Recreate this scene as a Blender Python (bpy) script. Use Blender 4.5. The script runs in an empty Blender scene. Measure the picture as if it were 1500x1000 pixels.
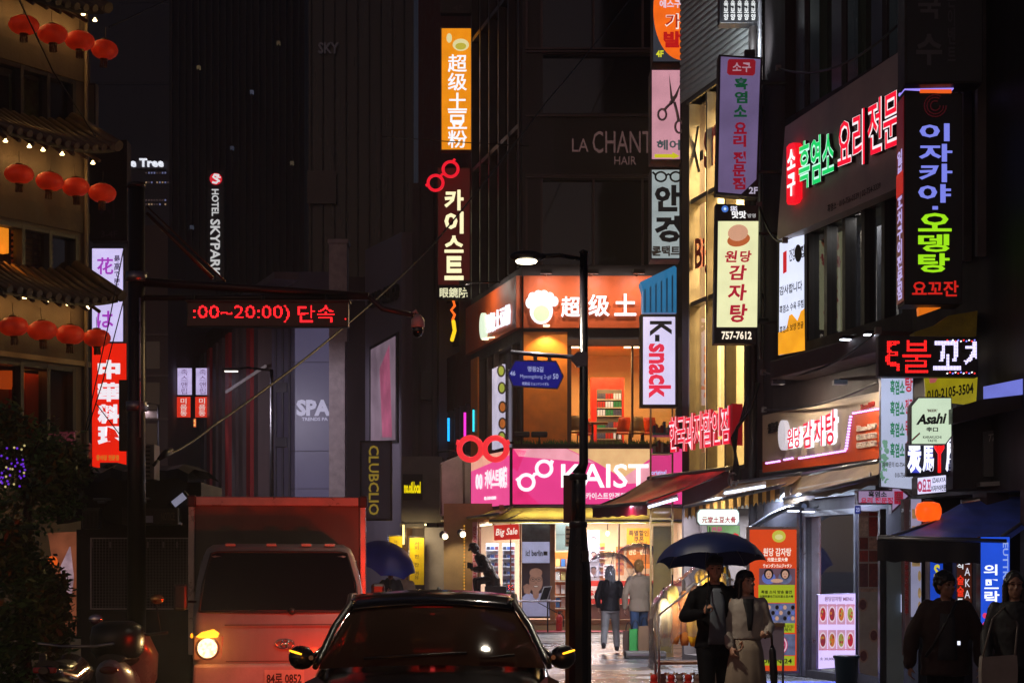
import bpy, bmesh, math, random
from mathutils import Vector, Matrix
random.seed(7)
R = math.radians
SC = bpy.context.scene
COL = SC.collection
# ------------------------------------------------------------------ camera, sky, exposure
FPX, CX, HY, EYE = 2700.0, 750.0, 833.0, 1.65
cam_d = bpy.data.cameras.new('camera')
cam = bpy.data.objects.new('camera', cam_d)
COL.objects.link(cam)
cam.location = (0, 0, EYE)
cam.rotation_euler = (R(90), 0, 0)
cam_d.sensor_width = 36
cam_d.lens = FPX / 1500 * 36
cam_d.shift_y = (HY - 500) / 1500
cam_d.clip_start = 0.1
cam_d.clip_end = 2000
SC.camera = cam
w = bpy.data.worlds.new('World')
SC.world = w
w.use_nodes = True
nt = w.node_tree
sky = nt.nodes.new('ShaderNodeTexSky')
sky.sky_type = 'NISHITA'
sky.sun_disc = False
sky.sun_elevation = R(18)
sky.sun_rotation = R(200)
bg = nt.nodes['Background']
tint = nt.nodes.new('ShaderNodeMix'); tint.data_type = 'RGBA'; tint.blend_type = 'MULTIPLY'; tint.inputs['Factor'].default_value = 1
tint.inputs['B'].default_value = (1.2, .9, .98, 1)      # low cloud lit by the city
nt.links.new(sky.outputs['Color'], tint.inputs['A']); nt.links.new(tint.outputs['Result'], bg.inputs['Color'])
bg.inputs['Strength'].default_value = 0.0115
SC.view_settings.view_transform = 'Standard'
SC.view_settings.look = 'None'
SC.view_settings.exposure = 0
SC.view_settings.gamma = 1
SC.cycles.max_bounces = 8
SC.cycles.transparent_max_bounces = 16
SC.cycles.sample_clamp_indirect = 4
SC.cycles.use_light_tree = True
SC.cycles.caustics_reflective = False
SC.cycles.caustics_refractive = False

# ------------------------------------------------------------------ helpers
def lin(h):
    if not isinstance(h, str):
        return tuple(h)
    h = h.lstrip('#')
    r = []
    for i in (0, 2, 4):
        c = int(h[i:i + 2], 16) / 255
        r.append(c / 12.92 if c <= .04045 else ((c + .055) / 1.055) ** 2.4)
    return tuple(r)

_mc = {}
def D(col, rough=.6, metal=0, var=.3, scale=2.5, bump=0, bscale=60, coat=0, spec=.5, streak=False):
    """painted / solid surface with uneven tone and roughness"""
    k = ('D', col, rough, metal, var, scale, bump, bscale, coat, spec, streak)
    if k in _mc: return _mc[k]
    m = bpy.data.materials.new('surface'); m.use_nodes = True
    n = m.node_tree.nodes; l = m.node_tree.links
    p = n['Principled BSDF']
    c = lin(col)
    p.inputs['Metallic'].default_value = metal
    p.inputs['Specular IOR Level'].default_value = spec
    if coat: p.inputs['Coat Weight'].default_value = coat; p.inputs['Coat Roughness'].default_value = .06
    tc = n.new('ShaderNodeTexCoord')
    mp = n.new('ShaderNodeMapping'); l.new(tc.outputs['Object'], mp.inputs['Vector'])
    if streak: mp.inputs['Scale'].default_value = (1, 1, .12)
    no = n.new('ShaderNodeTexNoise'); no.inputs['Scale'].default_value = scale; no.inputs['Detail'].default_value = 7
    no.inputs['Roughness'].default_value = .65
    l.new(mp.outputs['Vector'], no.inputs['Vector'])
    mr = n.new('ShaderNodeMapRange'); mr.inputs['From Min'].default_value = .3; mr.inputs['From Max'].default_value = .7
    mr.inputs['To Min'].default_value = 1 - var; mr.inputs['To Max'].default_value = 1 + var * .6
    l.new(no.outputs['Fac'], mr.inputs['Value'])
    mx = n.new('ShaderNodeMix'); mx.data_type = 'RGBA'; mx.blend_type = 'MULTIPLY'; mx.inputs['Factor'].default_value = 1
    mx.inputs['A'].default_value = (*c, 1)
    l.new(mr.outputs['Result'], mx.inputs['B'])
    l.new(mx.outputs['Result'], p.inputs['Base Color'])
    m2 = n.new('ShaderNodeMapRange'); m2.inputs['From Min'].default_value = .3; m2.inputs['From Max'].default_value = .7
    m2.inputs['To Min'].default_value = max(.02, rough * .75); m2.inputs['To Max'].default_value = min(1, rough * 1.25)
    l.new(no.outputs['Fac'], m2.inputs['Value']); l.new(m2.outputs['Result'], p.inputs['Roughness'])
    if bump:
        nb = n.new('ShaderNodeTexNoise'); nb.inputs['Scale'].default_value = bscale; nb.inputs['Detail'].default_value = 4
        l.new(tc.outputs['Object'], nb.inputs['Vector'])
        b = n.new('ShaderNodeBump'); b.inputs['Strength'].default_value = bump; b.inputs['Distance'].default_value = .01
        l.new(nb.outputs['Fac'], b.inputs['Height']); l.new(b.outputs['Normal'], p.inputs['Normal'])
    _mc[k] = m
    return m

def E(col, s=1.0, base=.3, var=.16, rough=.35, scale=3):
    """backlit sign face, tube or lamp, and prints made to glow: gives off its own light"""
    k = ('E', col, s, base, var, rough, scale)
    if k in _mc: return _mc[k]
    m = bpy.data.materials.new('lit'); m.use_nodes = True
    n = m.node_tree.nodes; l = m.node_tree.links
    p = n['Principled BSDF']; c = lin(col)
    p.inputs['Base Color'].default_value = (*[x * base for x in c], 1)
    p.inputs['Roughness'].default_value = rough
    p.inputs['Emission Color'].default_value = (*c, 1)
    if var:
        tc = n.new('ShaderNodeTexCoord'); no = n.new('ShaderNodeTexNoise'); no.inputs['Scale'].default_value = scale; no.inputs['Detail'].default_value = 5
        l.new(tc.outputs['Object'], no.inputs['Vector'])
        mr = n.new('ShaderNodeMapRange'); mr.inputs['From Min'].default_value = .3; mr.inputs['From Max'].default_value = .7
        mr.inputs['To Min'].default_value = s * (1 - var); mr.inputs['To Max'].default_value = s * (1 + var)
        l.new(no.outputs['Fac'], mr.inputs['Value']); l.new(mr.outputs['Result'], p.inputs['Emission Strength'])
    else:
        p.inputs['Emission Strength'].default_value = s
    _mc[k] = m
    return m

def G(tint='#e8f0ee', refl=.6, rough=.02):
    """window glass: see-through with a fresnel mirror"""
    k = ('G', tint, refl, rough)
    if k in _mc: return _mc[k]
    m = bpy.data.materials.new('glass'); m.use_nodes = True
    n = m.node_tree.nodes; l = m.node_tree.links
    n.remove(n['Principled BSDF'])
    t = n.new('ShaderNodeBsdfTransparent'); t.inputs['Color'].default_value = (*lin(tint), 1)
    g = n.new('ShaderNodeBsdfGlossy'); g.inputs['Roughness'].default_value = rough; g.inputs['Color'].default_value = (.9, .9, .9, 1)
    lw = n.new('ShaderNodeLayerWeight'); lw.inputs['Blend'].default_value = refl * .5
    ms = n.new('ShaderNodeMixShader')
    l.new(lw.outputs['Fresnel'], ms.inputs['Fac']); l.new(t.outputs[0], ms.inputs[1]); l.new(g.outputs[0], ms.inputs[2])
    l.new(ms.outputs[0], n['Material Output'].inputs['Surface'])
    _mc[k] = m
    return m

def CL(col, tr=.45):
    """thin awning or umbrella cloth: some light comes through"""
    k = ('CL', col, tr)
    if k in _mc: return _mc[k]
    m = bpy.data.materials.new('cloth'); m.use_nodes = True
    n = m.node_tree.nodes; l = m.node_tree.links; p = n['Principled BSDF']; c = lin(col)
    p.inputs['Roughness'].default_value = .45
    tc = n.new('ShaderNodeTexCoord'); no = n.new('ShaderNodeTexNoise'); no.inputs['Scale'].default_value = 3; no.inputs['Detail'].default_value = 6
    l.new(tc.outputs['Object'], no.inputs['Vector'])
    mr = n.new('ShaderNodeMapRange'); mr.inputs['From Min'].default_value = .3; mr.inputs['From Max'].default_value = .7; mr.inputs['To Min'].default_value = .7; mr.inputs['To Max'].default_value = 1.15
    l.new(no.outputs['Fac'], mr.inputs['Value'])
    mx = n.new('ShaderNodeMix'); mx.data_type = 'RGBA'; mx.blend_type = 'MULTIPLY'; mx.inputs['Factor'].default_value = 1; mx.inputs['A'].default_value = (*c, 1)
    l.new(mr.outputs['Result'], mx.inputs['B']); l.new(mx.outputs['Result'], p.inputs['Base Color'])
    t = n.new('ShaderNodeBsdfTranslucent'); l.new(mx.outputs['Result'], t.inputs['Color'])
    ms = n.new('ShaderNodeMixShader'); ms.inputs['Fac'].default_value = tr
    l.new(p.outputs[0], ms.inputs[1]); l.new(t.outputs[0], ms.inputs[2]); l.new(ms.outputs[0], n['Material Output'].inputs['Surface'])
    _mc[k] = m
    return m

def wpos(o):
    p = Vector((0, 0, 0))
    while o is not None:
        p += o.location; o = o.parent
    return p

class F:
    """vertical plane frame: origin on the ground, u to the right along it, n towards the street"""
    def __init__(s, X, Y, yaw=0):
        s.o = Vector((X, Y, 0)); s.u = Vector((math.cos(yaw), math.sin(yaw), 0)); s.n = Vector((math.sin(yaw), -math.cos(yaw), 0))
    def uv(s, px, py, n=0):
        d = Vector(((px - CX) / FPX, 1, (HY - py) / FPX))
        t = (n - (Vector((0, 0, 0)) - s.o).dot(s.n)) / d.dot(s.n)
        p = d * t
        return ((p - s.o).dot(s.u), p.z + EYE)
    def w(s, u, z, n=0):
        return s.o + s.u * u + s.n * n + Vector((0, 0, z))
    def P(s, px, py, n=0):
        return s.w(*s.uv(px, py, n), n)
    def U(s, px, n=0): return s.uv(px, HY, n)[0]

def at(px, Y, z=None, py=None):
    return Vector(((px - CX) / FPX * Y, Y, z if z is not None else EYE + (HY - py) / FPX * Y))
def FF(px, Y, yaw=0):
    p = at(px, Y, 0)
    return F(p.x, p.y, R(yaw))

class MB:
    def __init__(s): s.v = []; s.f = []; s.m = []; s.s = []; s.g = []
    def add(s, vs, fs, m=0, sm=False):
        b = len(s.v); s.v += [Vector(x) for x in vs]; s.g.append(b)
        for f in fs: s.f.append([b + i for i in f]); s.m.append(m); s.s.append(sm)
        return s
    def box(s, c, d, m=0, rz=0):
        c = Vector(c); x, y, z = d[0] / 2, d[1] / 2, d[2] / 2
        M = Matrix.Rotation(rz, 3, 'Z')
        vs = [c + M @ Vector((a * x, b * y, e * z)) for e in (-1, 1) for a, b in ((-1, -1), (1, -1), (1, 1), (-1, 1))]
        return s.add(vs, [(3, 2, 1, 0), (4, 5, 6, 7), (0, 1, 5, 4), (1, 2, 6, 5), (2, 3, 7, 6), (3, 0, 4, 7)], m)
    def prism(s, fr, pts, n0, n1, m=0):
        k = len(pts)
        vs = [fr.w(u, z, n1) for u, z in pts] + [fr.w(u, z, n0) for u, z in pts]
        fs = [list(range(k)), list(range(2 * k - 1, k - 1, -1))] + [(i, i + k, (i + 1) % k + k, (i + 1) % k) for i in range(k)]
        return s.add(vs, fs, m)
    def pp(s, fr, px, n0, n1, m=0):
        return s.prism(fr, [fr.uv(a, b, n1) for a, b in px], n0, n1, m)
    def pr(s, fr, x0, y0, x1, y1, n0, n1, m=0):
        """rectangle lying in the plane, given by its top left and bottom right pixel"""
        a = fr.uv(x0, y0, n1); b = fr.uv(x1, y1, n1)
        return s.prism(fr, [(a[0], b[1]), (b[0], b[1]), (b[0], a[1]), (a[0], a[1])], n0, n1, m)
    def rect(s, fr, u0, z0, u1, z1, n0, n1, m=0):
        return s.prism(fr, [(u0, z0), (u1, z0), (u1, z1), (u0, z1)], n0, n1, m)
    def quad(s, fr, px, n, m=0):
        return s.add([fr.P(a, b, n) for a, b in px], [tuple(range(len(px)))], m)
    def disc(s, fr, px, py, rx, ry, n0, n1, m=0, k=20, rot=0):
        pts = []
        for i in range(k):
            a = i * 2 * math.pi / k; x = rx * math.cos(a); y = ry * math.sin(a)
            pts.append((px + x * math.cos(rot) - y * math.sin(rot), py - x * math.sin(rot) - y * math.cos(rot)))
        return s.pp(fr, pts[:], n0, n1, m)
    def tube(s, pts, r, k=8, m=0, sm=True, cap=True):
        pts = [Vector(p) for p in pts]; n = len(pts)
        rs = r if isinstance(r, (list, tuple)) else [r] * n
        rings = []
        ref = None
        for i, p in enumerate(pts):
            d = (pts[min(i + 1, n - 1)] - pts[max(i - 1, 0)])
            d = d.normalized() if d.length > 1e-9 else Vector((0, 0, 1))
            if ref is None:
                ref = d.orthogonal().normalized()
            ref = (ref - d * ref.dot(d)); ref = ref.normalized() if ref.length > 1e-6 else d.orthogonal().normalized()
            q = d.cross(ref)
            rings.append([p + (ref * math.cos(2 * math.pi * j / k) + q * math.sin(2 * math.pi * j / k)) * rs[i] for j in range(k)])
        return s.loft(rings, m, sm, cap)
    def loft(s, rings, m=0, sm=True, cap=True, closed=False):
        k = len(rings[0]); vs = [p for r in rings for p in r]; fs = []
        nr = len(rings)
        for i in range(nr if closed else nr - 1):
            for j in range(k):
                a = i * k + j; b = i * k + (j + 1) % k; i2 = (i + 1) % nr
                fs.append((a, b, i2 * k + (j + 1) % k, i2 * k + j))
        b0 = len(s.v)
        s.add(vs, fs, m, sm)
        if cap and not closed:
            s.f.append([b0 + j for j in range(k - 1, -1, -1)]); s.m.append(m); s.s.append(False)
            s.f.append([b0 + (nr - 1) * k + j for j in range(k)]); s.m.append(m); s.s.append(False)
        return s
    def lathe(s, c, prof, k=16, m=0, sm=True, axis=(0, 0, 1)):
        """profile of (radius, height) round an axis"""
        c = Vector(c); a = Vector(axis).normalized(); x = a.orthogonal().normalized(); y = a.cross(x)
        return s.loft([[c + a * h + (x * math.cos(2 * math.pi * j / k) + y * math.sin(2 * math.pi * j / k)) * max(r, 1e-4) for j in range(k)] for r, h in prof], m, sm)
    def ball(s, c, r, k=12, rings=8, m=0, M=None):
        c = Vector(c); r = (r, r, r) if not isinstance(r, (tuple, list)) else r
        rr = []
        for i in range(rings + 1):
            t = -math.pi / 2 + math.pi * i / rings; t = max(-1.555, min(1.555, t))
            ring = []
            for j in range(k):
                p = Vector((r[0] * math.cos(t) * math.cos(2 * math.pi * j / k), r[1] * math.cos(t) * math.sin(2 * math.pi * j / k), r[2] * math.sin(t)))
                ring.append(c + (M @ p if M else p))
            rr.append(ring)
        return s.loft(rr, m, True)
    def caps(s, a, b, ra, rb, k=10, m=0, fl=1.0):
        """tapered limb with round ends"""
        a = Vector(a); b = Vector(b); d = (b - a).normalized()
        pts = []; rs = []
        for t in (-80, -45, 0):
            pts.append(a + d * ra * math.sin(R(t))); rs.append(ra * math.cos(R(t)))
        for t in (0, 45, 80):
            pts.append(b + d * rb * math.sin(R(t))); rs.append(rb * math.cos(R(t)))
        return s.tube(pts, rs, k, m)
    def text(s, fr, body, q, n, depth=0.0, bold=0.02, vert=False, rot=False, m=0, shear=0):
        """lettering fitted to a pixel quad (TL, TR, BR, BL) or rect (x0,y0,x1,y1) on the plane"""
        tv, tf = glyphs(body, bold, vert, depth > 0, shear)
        if len(q) == 4 and not isinstance(q[0], (tuple, list)):
            q = [(q[0], q[1]), (q[2], q[1]), (q[2], q[3]), (q[0], q[3])]
        Q = [Vector(fr.uv(a, b, n + depth)) for a, b in q]
        vs = []
        for x, y, z in tv:
            if rot: x, y = y, 1 - x
            t = Q[0] * (1 - x) + Q[1] * x; b = Q[3] * (1 - x) + Q[2] * x
            p = b * (1 - y) + t * y
            vs.append(fr.w(p.x, p.y, n + depth * z))
        return s.add(vs, tf, m)
    def build(s, name, mats, parent=None, sub=0, recalc=True, bevel=0):
        me = bpy.data.meshes.new(name)
        o0 = wpos(parent) if parent else Vector((0, 0, 0))
        me.from_pydata([v - o0 for v in s.v], [], s.f)
        for m in (mats if isinstance(mats, (list, tuple)) else [mats]): me.materials.append(m)
        me.polygons.foreach_set('material_index', s.m)
        me.polygons.foreach_set('use_smooth', s.s)
        if recalc:
            bm = bmesh.new(); bm.from_mesh(me); bmesh.ops.recalc_face_normals(bm, faces=bm.faces); bm.to_mesh(me); bm.free()
        me.update()
        o = bpy.data.objects.new(name, me); COL.objects.link(o)
        o.parent = parent
        if bevel:
            b = o.modifiers.new('bevel', 'BEVEL'); b.width = bevel; b.segments = 2; b.limit_method = 'ANGLE'
        if sub:
            sb = o.modifiers.new('subsurf', 'SUBSURF'); sb.levels = sub; sb.render_levels = sub
        return o
    def grid(s, rows, m=0):
        n = len(rows[0])
        return s.add([p for r in rows for p in r], [(i * n + j, i * n + j + 1, (i + 1) * n + j + 1, (i + 1) * n + j) for i in range(len(rows) - 1) for j in range(n - 1)], m, True)
    def each(s, name, mats, parent=None, **kw):
        """every piece a part of its own"""
        mats = mats if isinstance(mats, (list, tuple)) else [mats]
        for i, b in enumerate(s.g):
            e = s.g[i + 1] if i + 1 < len(s.g) else len(s.v); q = MB(); q.v = s.v[b:e]
            for f, m, sm in zip(s.f, s.m, s.s):
                if b <= f[0] < e: q.f.append([k - b for k in f]); q.m.append(0); q.s.append(sm); mm = m
            q.build(name, mats[mm], parent, **kw)
    def fuse(s, name, mat, parent=None, voxel=.012, smooth=4):
        """one continuous surface out of overlapping volumes"""
        me = bpy.data.meshes.new(name); me.from_pydata(s.v, [], s.f)
        bm = bmesh.new(); bm.from_mesh(me); bmesh.ops.recalc_face_normals(bm, faces=bm.faces); bm.to_mesh(me); bm.free()
        o = bpy.data.objects.new(name, me); COL.objects.link(o)
        r = o.modifiers.new('r', 'REMESH'); r.mode = 'VOXEL'; r.voxel_size = voxel
        if smooth:
            k = o.modifiers.new('s', 'SMOOTH'); k.iterations = smooth; k.factor = .5
        dg = bpy.context.evaluated_depsgraph_get()
        m2 = bpy.data.meshes.new_from_object(o.evaluated_get(dg))
        o.modifiers.clear(); o.data = m2; bpy.data.meshes.remove(me)
        m2.name = name
        if parent: m2.transform(Matrix.Translation(-wpos(parent)))
        m2.materials.clear(); m2.materials.append(mat)
        m2.polygons.foreach_set('use_smooth', [True] * len(m2.polygons))
        o.parent = parent
        return o

_gc = {}
def glyphs(body, bold, vert, solid, shear=0):
    k = (body, bold, vert, solid, shear)
    if k in _gc: return _gc[k]
    c = bpy.data.curves.new('lettering', 'FONT')
    c.body = '\n'.join(body) if vert else body
    c.align_x = 'CENTER'; c.offset = bold; c.resolution_u = 2; c.shear = shear
    if vert: c.space_line = .98
    c.extrude = .5 if solid else 0
    o = bpy.data.objects.new('lettering', c); COL.objects.link(o)
    me = bpy.data.meshes.new_from_object(o)
    bpy.data.objects.remove(o); bpy.data.curves.remove(c)
    V = [v.co.copy() for v in me.vertices]; fs = [tuple(p.vertices) for p in me.polygons]
    bpy.data.meshes.remove(me)
    x0 = min(v.x for v in V); x1 = max(v.x for v in V); y0 = min(v.y for v in V); y1 = max(v.y for v in V)
    tv = [((v.x - x0) / (x1 - x0), (v.y - y0) / (y1 - y0), v.z + .5 if solid else 0) for v in V]
    _gc[k] = (tv, fs)
    return _gc[k]

def led_points(body, rows, aspect, bold=.02):
    tv, fs = glyphs(body, bold, False, False)
    cols = int(rows * aspect); grid = set()
    for f in fs:
        P = [tv[i] for i in f]
        for k in range(1, len(P) - 1):
            a, b, c = P[0], P[k], P[k + 1]
            den = (b[1] - c[1]) * (a[0] - c[0]) + (c[0] - b[0]) * (a[1] - c[1])
            if abs(den) < 1e-12: continue
            for i in range(max(0, int(min(a[0], b[0], c[0]) * cols) - 1), min(cols, int(max(a[0], b[0], c[0]) * cols) + 2)):
                for j in range(max(0, int(min(a[1], b[1], c[1]) * rows) - 1), min(rows, int(max(a[1], b[1], c[1]) * rows) + 2)):
                    x = (i + .5) / cols; y = (j + .5) / rows
                    l1 = ((b[1] - c[1]) * (x - c[0]) + (c[0] - b[0]) * (y - c[1])) / den
                    l2 = ((c[1] - a[1]) * (x - c[0]) + (a[0] - c[0]) * (y - c[1])) / den
                    if l1 >= -.01 and l2 >= -.01 and l1 + l2 <= 1.01: grid.add((i, j))
    return [((i + .5) / cols, (j + .5) / rows) for i, j in grid]

def leds(mb, fr, body, rect, n, rows, r, m=0, bold=.02, xmax=9999):
    x0, y0, x1, y1 = rect
    for x, y in led_points(body, rows, (x1 - x0) / (y1 - y0), bold):
        px = x0 + (x1 - x0) * x; py = y1 + (y0 - y1) * y
        if px > xmax: continue
        u, z = fr.uv(px, py, n)
        mb.prism(fr, [(u + r * math.cos(a * math.pi / 3), z + r * math.sin(a * math.pi / 3)) for a in range(6)], n - .01, n, m)

def tag(o, label, cat, group=None, kind=None):
    o['label'] = label; o['category'] = cat
    if group: o['group'] = group
    if kind: o['kind'] = kind
    return o
def thing(name, loc, label, cat, group=None):
    o = bpy.data.objects.new(name, None); COL.objects.link(o)
    o.location = loc; o.empty_display_size = .2
    return tag(o, label, cat, group)
def struct(o):
    o['kind'] = 'structure'; return o
def lamp(kind, loc, energy, col, parent=None, size=.1, aim=None, spot=90, sy=None, blend=.5, name='lamp_light', spread=None):
    d = bpy.data.lights.new(name, kind); d.energy = energy; d.color = lin(col) if isinstance(col, str) else col
    o = bpy.data.objects.new(name, d); COL.objects.link(o)
    loc = Vector(loc)
    if parent: o.parent = parent; o.location = loc - wpos(parent)
    else: o.location = loc
    if aim is not None: o.rotation_euler = (Vector(aim) - loc).to_track_quat('-Z', 'Y').to_euler()
    if kind == 'AREA':
        d.size = size
        if spread: d.spread = R(spread)
        if sy: d.shape = 'RECTANGLE'; d.size_y = sy
    else: d.shadow_soft_size = size
    if kind == 'SPOT': d.spot_size = R(spot); d.spot_blend = blend
    return o
def facade(mb, fr, u0, u1, z0, z1, holes, n0, n1, m=0):
    """wall with rectangular openings, holes = (u0,z0,u1,z1)"""
    us = sorted({u0, u1, *[min(max(h[i], u0), u1) for h in holes for i in (0, 2)]}); zs = sorted({z0, z1, *[min(max(h[i], z0), z1) for h in holes for i in (1, 3)]})
    for a, b in zip(us, us[1:]):
        run = None
        for c, d in zip(zs, zs[1:]):
            if any(h[0] - 1e-6 <= a and b <= h[2] + 1e-6 and h[1] - 1e-6 <= c and d <= h[3] + 1e-6 for h in holes):
                if run: mb.rect(fr, a, run[0], b, run[1], n0, n1, m); run = None
            else:
                run = (run[0], d) if run else (c, d)
        if run: mb.rect(fr, a, run[0], b, run[1], n0, n1, m)
def room(mb, fr, u0, z0, u1, z1, n0, n1, m=(0, 0, 0, 0)):
    """inside of a room behind the wall: back, sides, floor, ceiling"""
    P = lambda u, z, n: fr.w(u, z, n)
    mb.add([P(u0, z0, n0), P(u1, z0, n0), P(u1, z1, n0), P(u0, z1, n0)], [(0, 1, 2, 3)], m[0])
    mb.add([P(u0, z0, n0), P(u0, z1, n0), P(u0, z1, n1), P(u0, z0, n1)], [(0, 1, 2, 3)], m[1])
    mb.add([P(u1, z0, n0), P(u1, z1, n0), P(u1, z1, n1), P(u1, z0, n1)], [(3, 2, 1, 0)], m[1])
    mb.add([P(u0, z0, n0), P(u1, z0, n0), P(u1, z0, n1), P(u0, z0, n1)], [(0, 1, 2, 3)], m[2])
    mb.add([P(u0, z1, n0), P(u1, z1, n0), P(u1, z1, n1), P(u0, z1, n1)], [(3, 2, 1, 0)], m[3])
def frame_bars(mb, fr, x0, y0, x1, y1, n0, n1, t=2, m=0):
    """picture-frame of four bars round a pixel rectangle"""
    a = fr.uv(x0, y0, n1); b = fr.uv(x1, y1, n1); k = fr.uv(x0 + t, y0, n1)[0] - a[0]
    mb.rect(fr, a[0], b[1], a[0] + k, a[1], n0, n1, m); mb.rect(fr, b[0] - k, b[1], b[0], a[1], n0, n1, m)
    mb.rect(fr, a[0] + k, a[1] - k, b[0] - k, a[1], n0, n1, m); mb.rect(fr, a[0] + k, b[1], b[0] - k, b[1] + k, n0, n1, m)

def lightbox(name, label, fr, q, face, texts=(), depth=.22, frame='#15151a', rim=3, cat='sign', group=None, extra=None, n=0, back=False):
    """blade or wall sign: cabinet, lit face, lettering. q = 4 pixel corners TL,TR,BR,BL; texts = (body, quad, colour, strength, options)"""
    if not isinstance(q[0], (tuple, list)): q = [(q[0], q[1]), (q[2], q[1]), (q[2], q[3]), (q[0], q[3])]
    c = fr.P((q[2][0] + q[3][0]) / 2, (q[2][1] + q[3][1]) / 2, n)
    t = thing(name, c, label, cat, group)
    mb = MB(); mb.pp(fr, q, n - depth, n); mb.build('cabinet', D(frame, .5), t, bevel=.008)
    if face is not None:
        cx = sum(p[0] for p in q) / 4; cy = sum(p[1] for p in q) / 4
        qi = [(p[0] + (rim if p[0] < cx else -rim), p[1] + (rim if p[1] < cy else -rim)) for p in q]
        MB().pp(fr, qi, n + .002, n + .012).build('face_panel', face, t)
        if back: MB().pp(fr, qi, n - depth - .012, n - depth - .002).build('back_panel', face, t)
    for tx in texts:
        body, qq, col, st = tx[:4]; op = tx[4] if len(tx) > 4 else {}
        op = dict(op); d = op.pop('depth', 0); nn = n + op.pop('n', .018)
        b = MB(); b.text(fr, body, qq, nn, d, **op)
        b.build('lettering', E(col, st, var=0) if st else D(col, .6), t)
    return t
# ------------------------------------------------------------------ frames of the place
FR = F(3.0, 33.7, math.atan2(-.968, .2508))          # shop fronts on the right
FK = FF(765, 48.0)                                    # corner building, upper front
FG = FF(693, 49.2)                                    # corner building, shop front
FL = F(FK.o.x, 48.0, math.atan2(-.972, .235))         # corner building, side street face
FB = F(at(130, 33, 0).x, 33.0, math.atan2(.839, .544))  # lantern restaurant front
FS = F(at(405, 66, 0).x, 66.0, math.atan2(-.954, .2987))  # red columned front down the street

# ------------------------------------------------------------------ setting
def asphalt(name, col, rough_lo, rough_hi, scale, bump):
    m = bpy.data.materials.new(name); m.use_nodes = True
    n = m.node_tree.nodes; l = m.node_tree.links; p = n['Principled BSDF']
    tc = n.new('ShaderNodeTexCoord')
    a = n.new('ShaderNodeTexNoise'); a.inputs['Scale'].default_value = scale; a.inputs['Detail'].default_value = 5
    b = n.new('ShaderNodeTexNoise'); b.inputs['Scale'].default_value = 55; b.inputs['Detail'].default_value = 3
    l.new(tc.outputs['Object'], a.inputs['Vector']); l.new(tc.outputs['Object'], b.inputs['Vector'])
    r = n.new('ShaderNodeMapRange'); r.inputs['From Min'].default_value = .4; r.inputs['From Max'].default_value = .6
    r.inputs['To Min'].default_value = rough_lo; r.inputs['To Max'].default_value = rough_hi
    l.new(a.outputs['Fac'], r.inputs['Value']); l.new(r.outputs['Result'], p.inputs['Roughness'])
    cr = n.new('ShaderNodeMapRange'); cr.inputs['To Min'].default_value = .6; cr.inputs['To Max'].default_value = 1.4
    l.new(b.outputs['Fac'], cr.inputs['Value'])
    mx = n.new('ShaderNodeMix'); mx.data_type = 'RGBA'; mx.blend_type = 'MULTIPLY'; mx.inputs['Factor'].default_value = 1
    mx.inputs['A'].default_value = (*lin(col), 1); l.new(cr.outputs['Result'], mx.inputs['B']); l.new(mx.outputs['Result'], p.inputs['Base Color'])
    bp = n.new('ShaderNodeBump'); bp.inputs['Strength'].default_value = bump; bp.inputs['Distance'].default_value = .01
    l.new(b.outputs['Fac'], bp.inputs['Height']); l.new(bp.outputs['Normal'], p.inputs['Normal'])
    return m
def sheet(name, pts, z, mat):
    mb = MB(); mb.add([(x, y, z) for x, y in pts], [tuple(range(len(pts)))])
    return struct(mb.build(name, mat))
sheet('ground', [(-600, -100), (600, -100), (600, 900), (-600, 900)], 0, asphalt('ground', (.045, .045, .048), .25, .55, .8, .5))
sheet('road', [(-5.5, -20), (2.6, -20), (2.6, 46.5), (-5.5, 46.5)], .004, asphalt('wet_asphalt', (.05, .05, .055), .12, .42, .9, .45))
# paved strip beside the shops on the right
pv = bpy.data.materials.new('pavers'); pv.use_nodes = True
_n = pv.node_tree.nodes; _l = pv.node_tree.links
_tc = _n.new('ShaderNodeTexCoord'); _br = _n.new('ShaderNodeTexBrick')
_br.inputs['Scale'].default_value = 2.2; _br.inputs['Color1'].default_value = (.12, .115, .11, 1); _br.inputs['Color2'].default_value = (.17, .16, .15, 1); _br.inputs['Mortar'].default_value = (.04, .04, .04, 1)
_br.inputs['Mortar Size'].default_value = .012
_l.new(_tc.outputs['Object'], _br.inputs['Vector']); _l.new(_br.outputs['Color'], _n['Principled BSDF'].inputs['Base Color'])
_no = _n.new('ShaderNodeTexNoise'); _no.inputs['Scale'].default_value = 1.3; _l.new(_tc.outputs['Object'], _no.inputs['Vector'])
_mr = _n.new('ShaderNodeMapRange'); _mr.inputs['From Min'].default_value = .4; _mr.inputs['From Max'].default_value = .6; _mr.inputs['To Min'].default_value = .12; _mr.inputs['To Max'].default_value = .4
_l.new(_no.outputs['Fac'], _mr.inputs['Value']); _l.new(_mr.outputs['Result'], _n['Principled BSDF'].inputs['Roughness'])
sheet('pavement', [(2.62, -20), (12, -20), (12, -1.5), (2.6, 35.3)], .008, pv)
sheet('plaza', [(-3, 46.6), (8, 46.6), (8, 49.15), (-3, 49.15)], .008, pv)
# crossing stripes before the corner shop
for k in range(6):
    mb = MB(); y0 = 41.2 + k * .85
    mb.add([(-3.5, y0, .013), (4.6, y0, .013), (4.6, y0 + .42, .013), (-3.5, y0 + .42, .013)], [(0, 1, 2, 3)])
    struct(mb.build('road_marking', D('#c8c8c8', .45, var=.5, scale=6)))

DARK = D('#2a2628', .7, var=.35)
STEEL = D('#8b8d90', .35, .9, var=.2, scale=5)
BLACKM = D('#0e0e10', .45, var=.2)
DGLASS = D('#0a0b0e', .06, var=.2, scale=.7, spec=.8)

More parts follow.
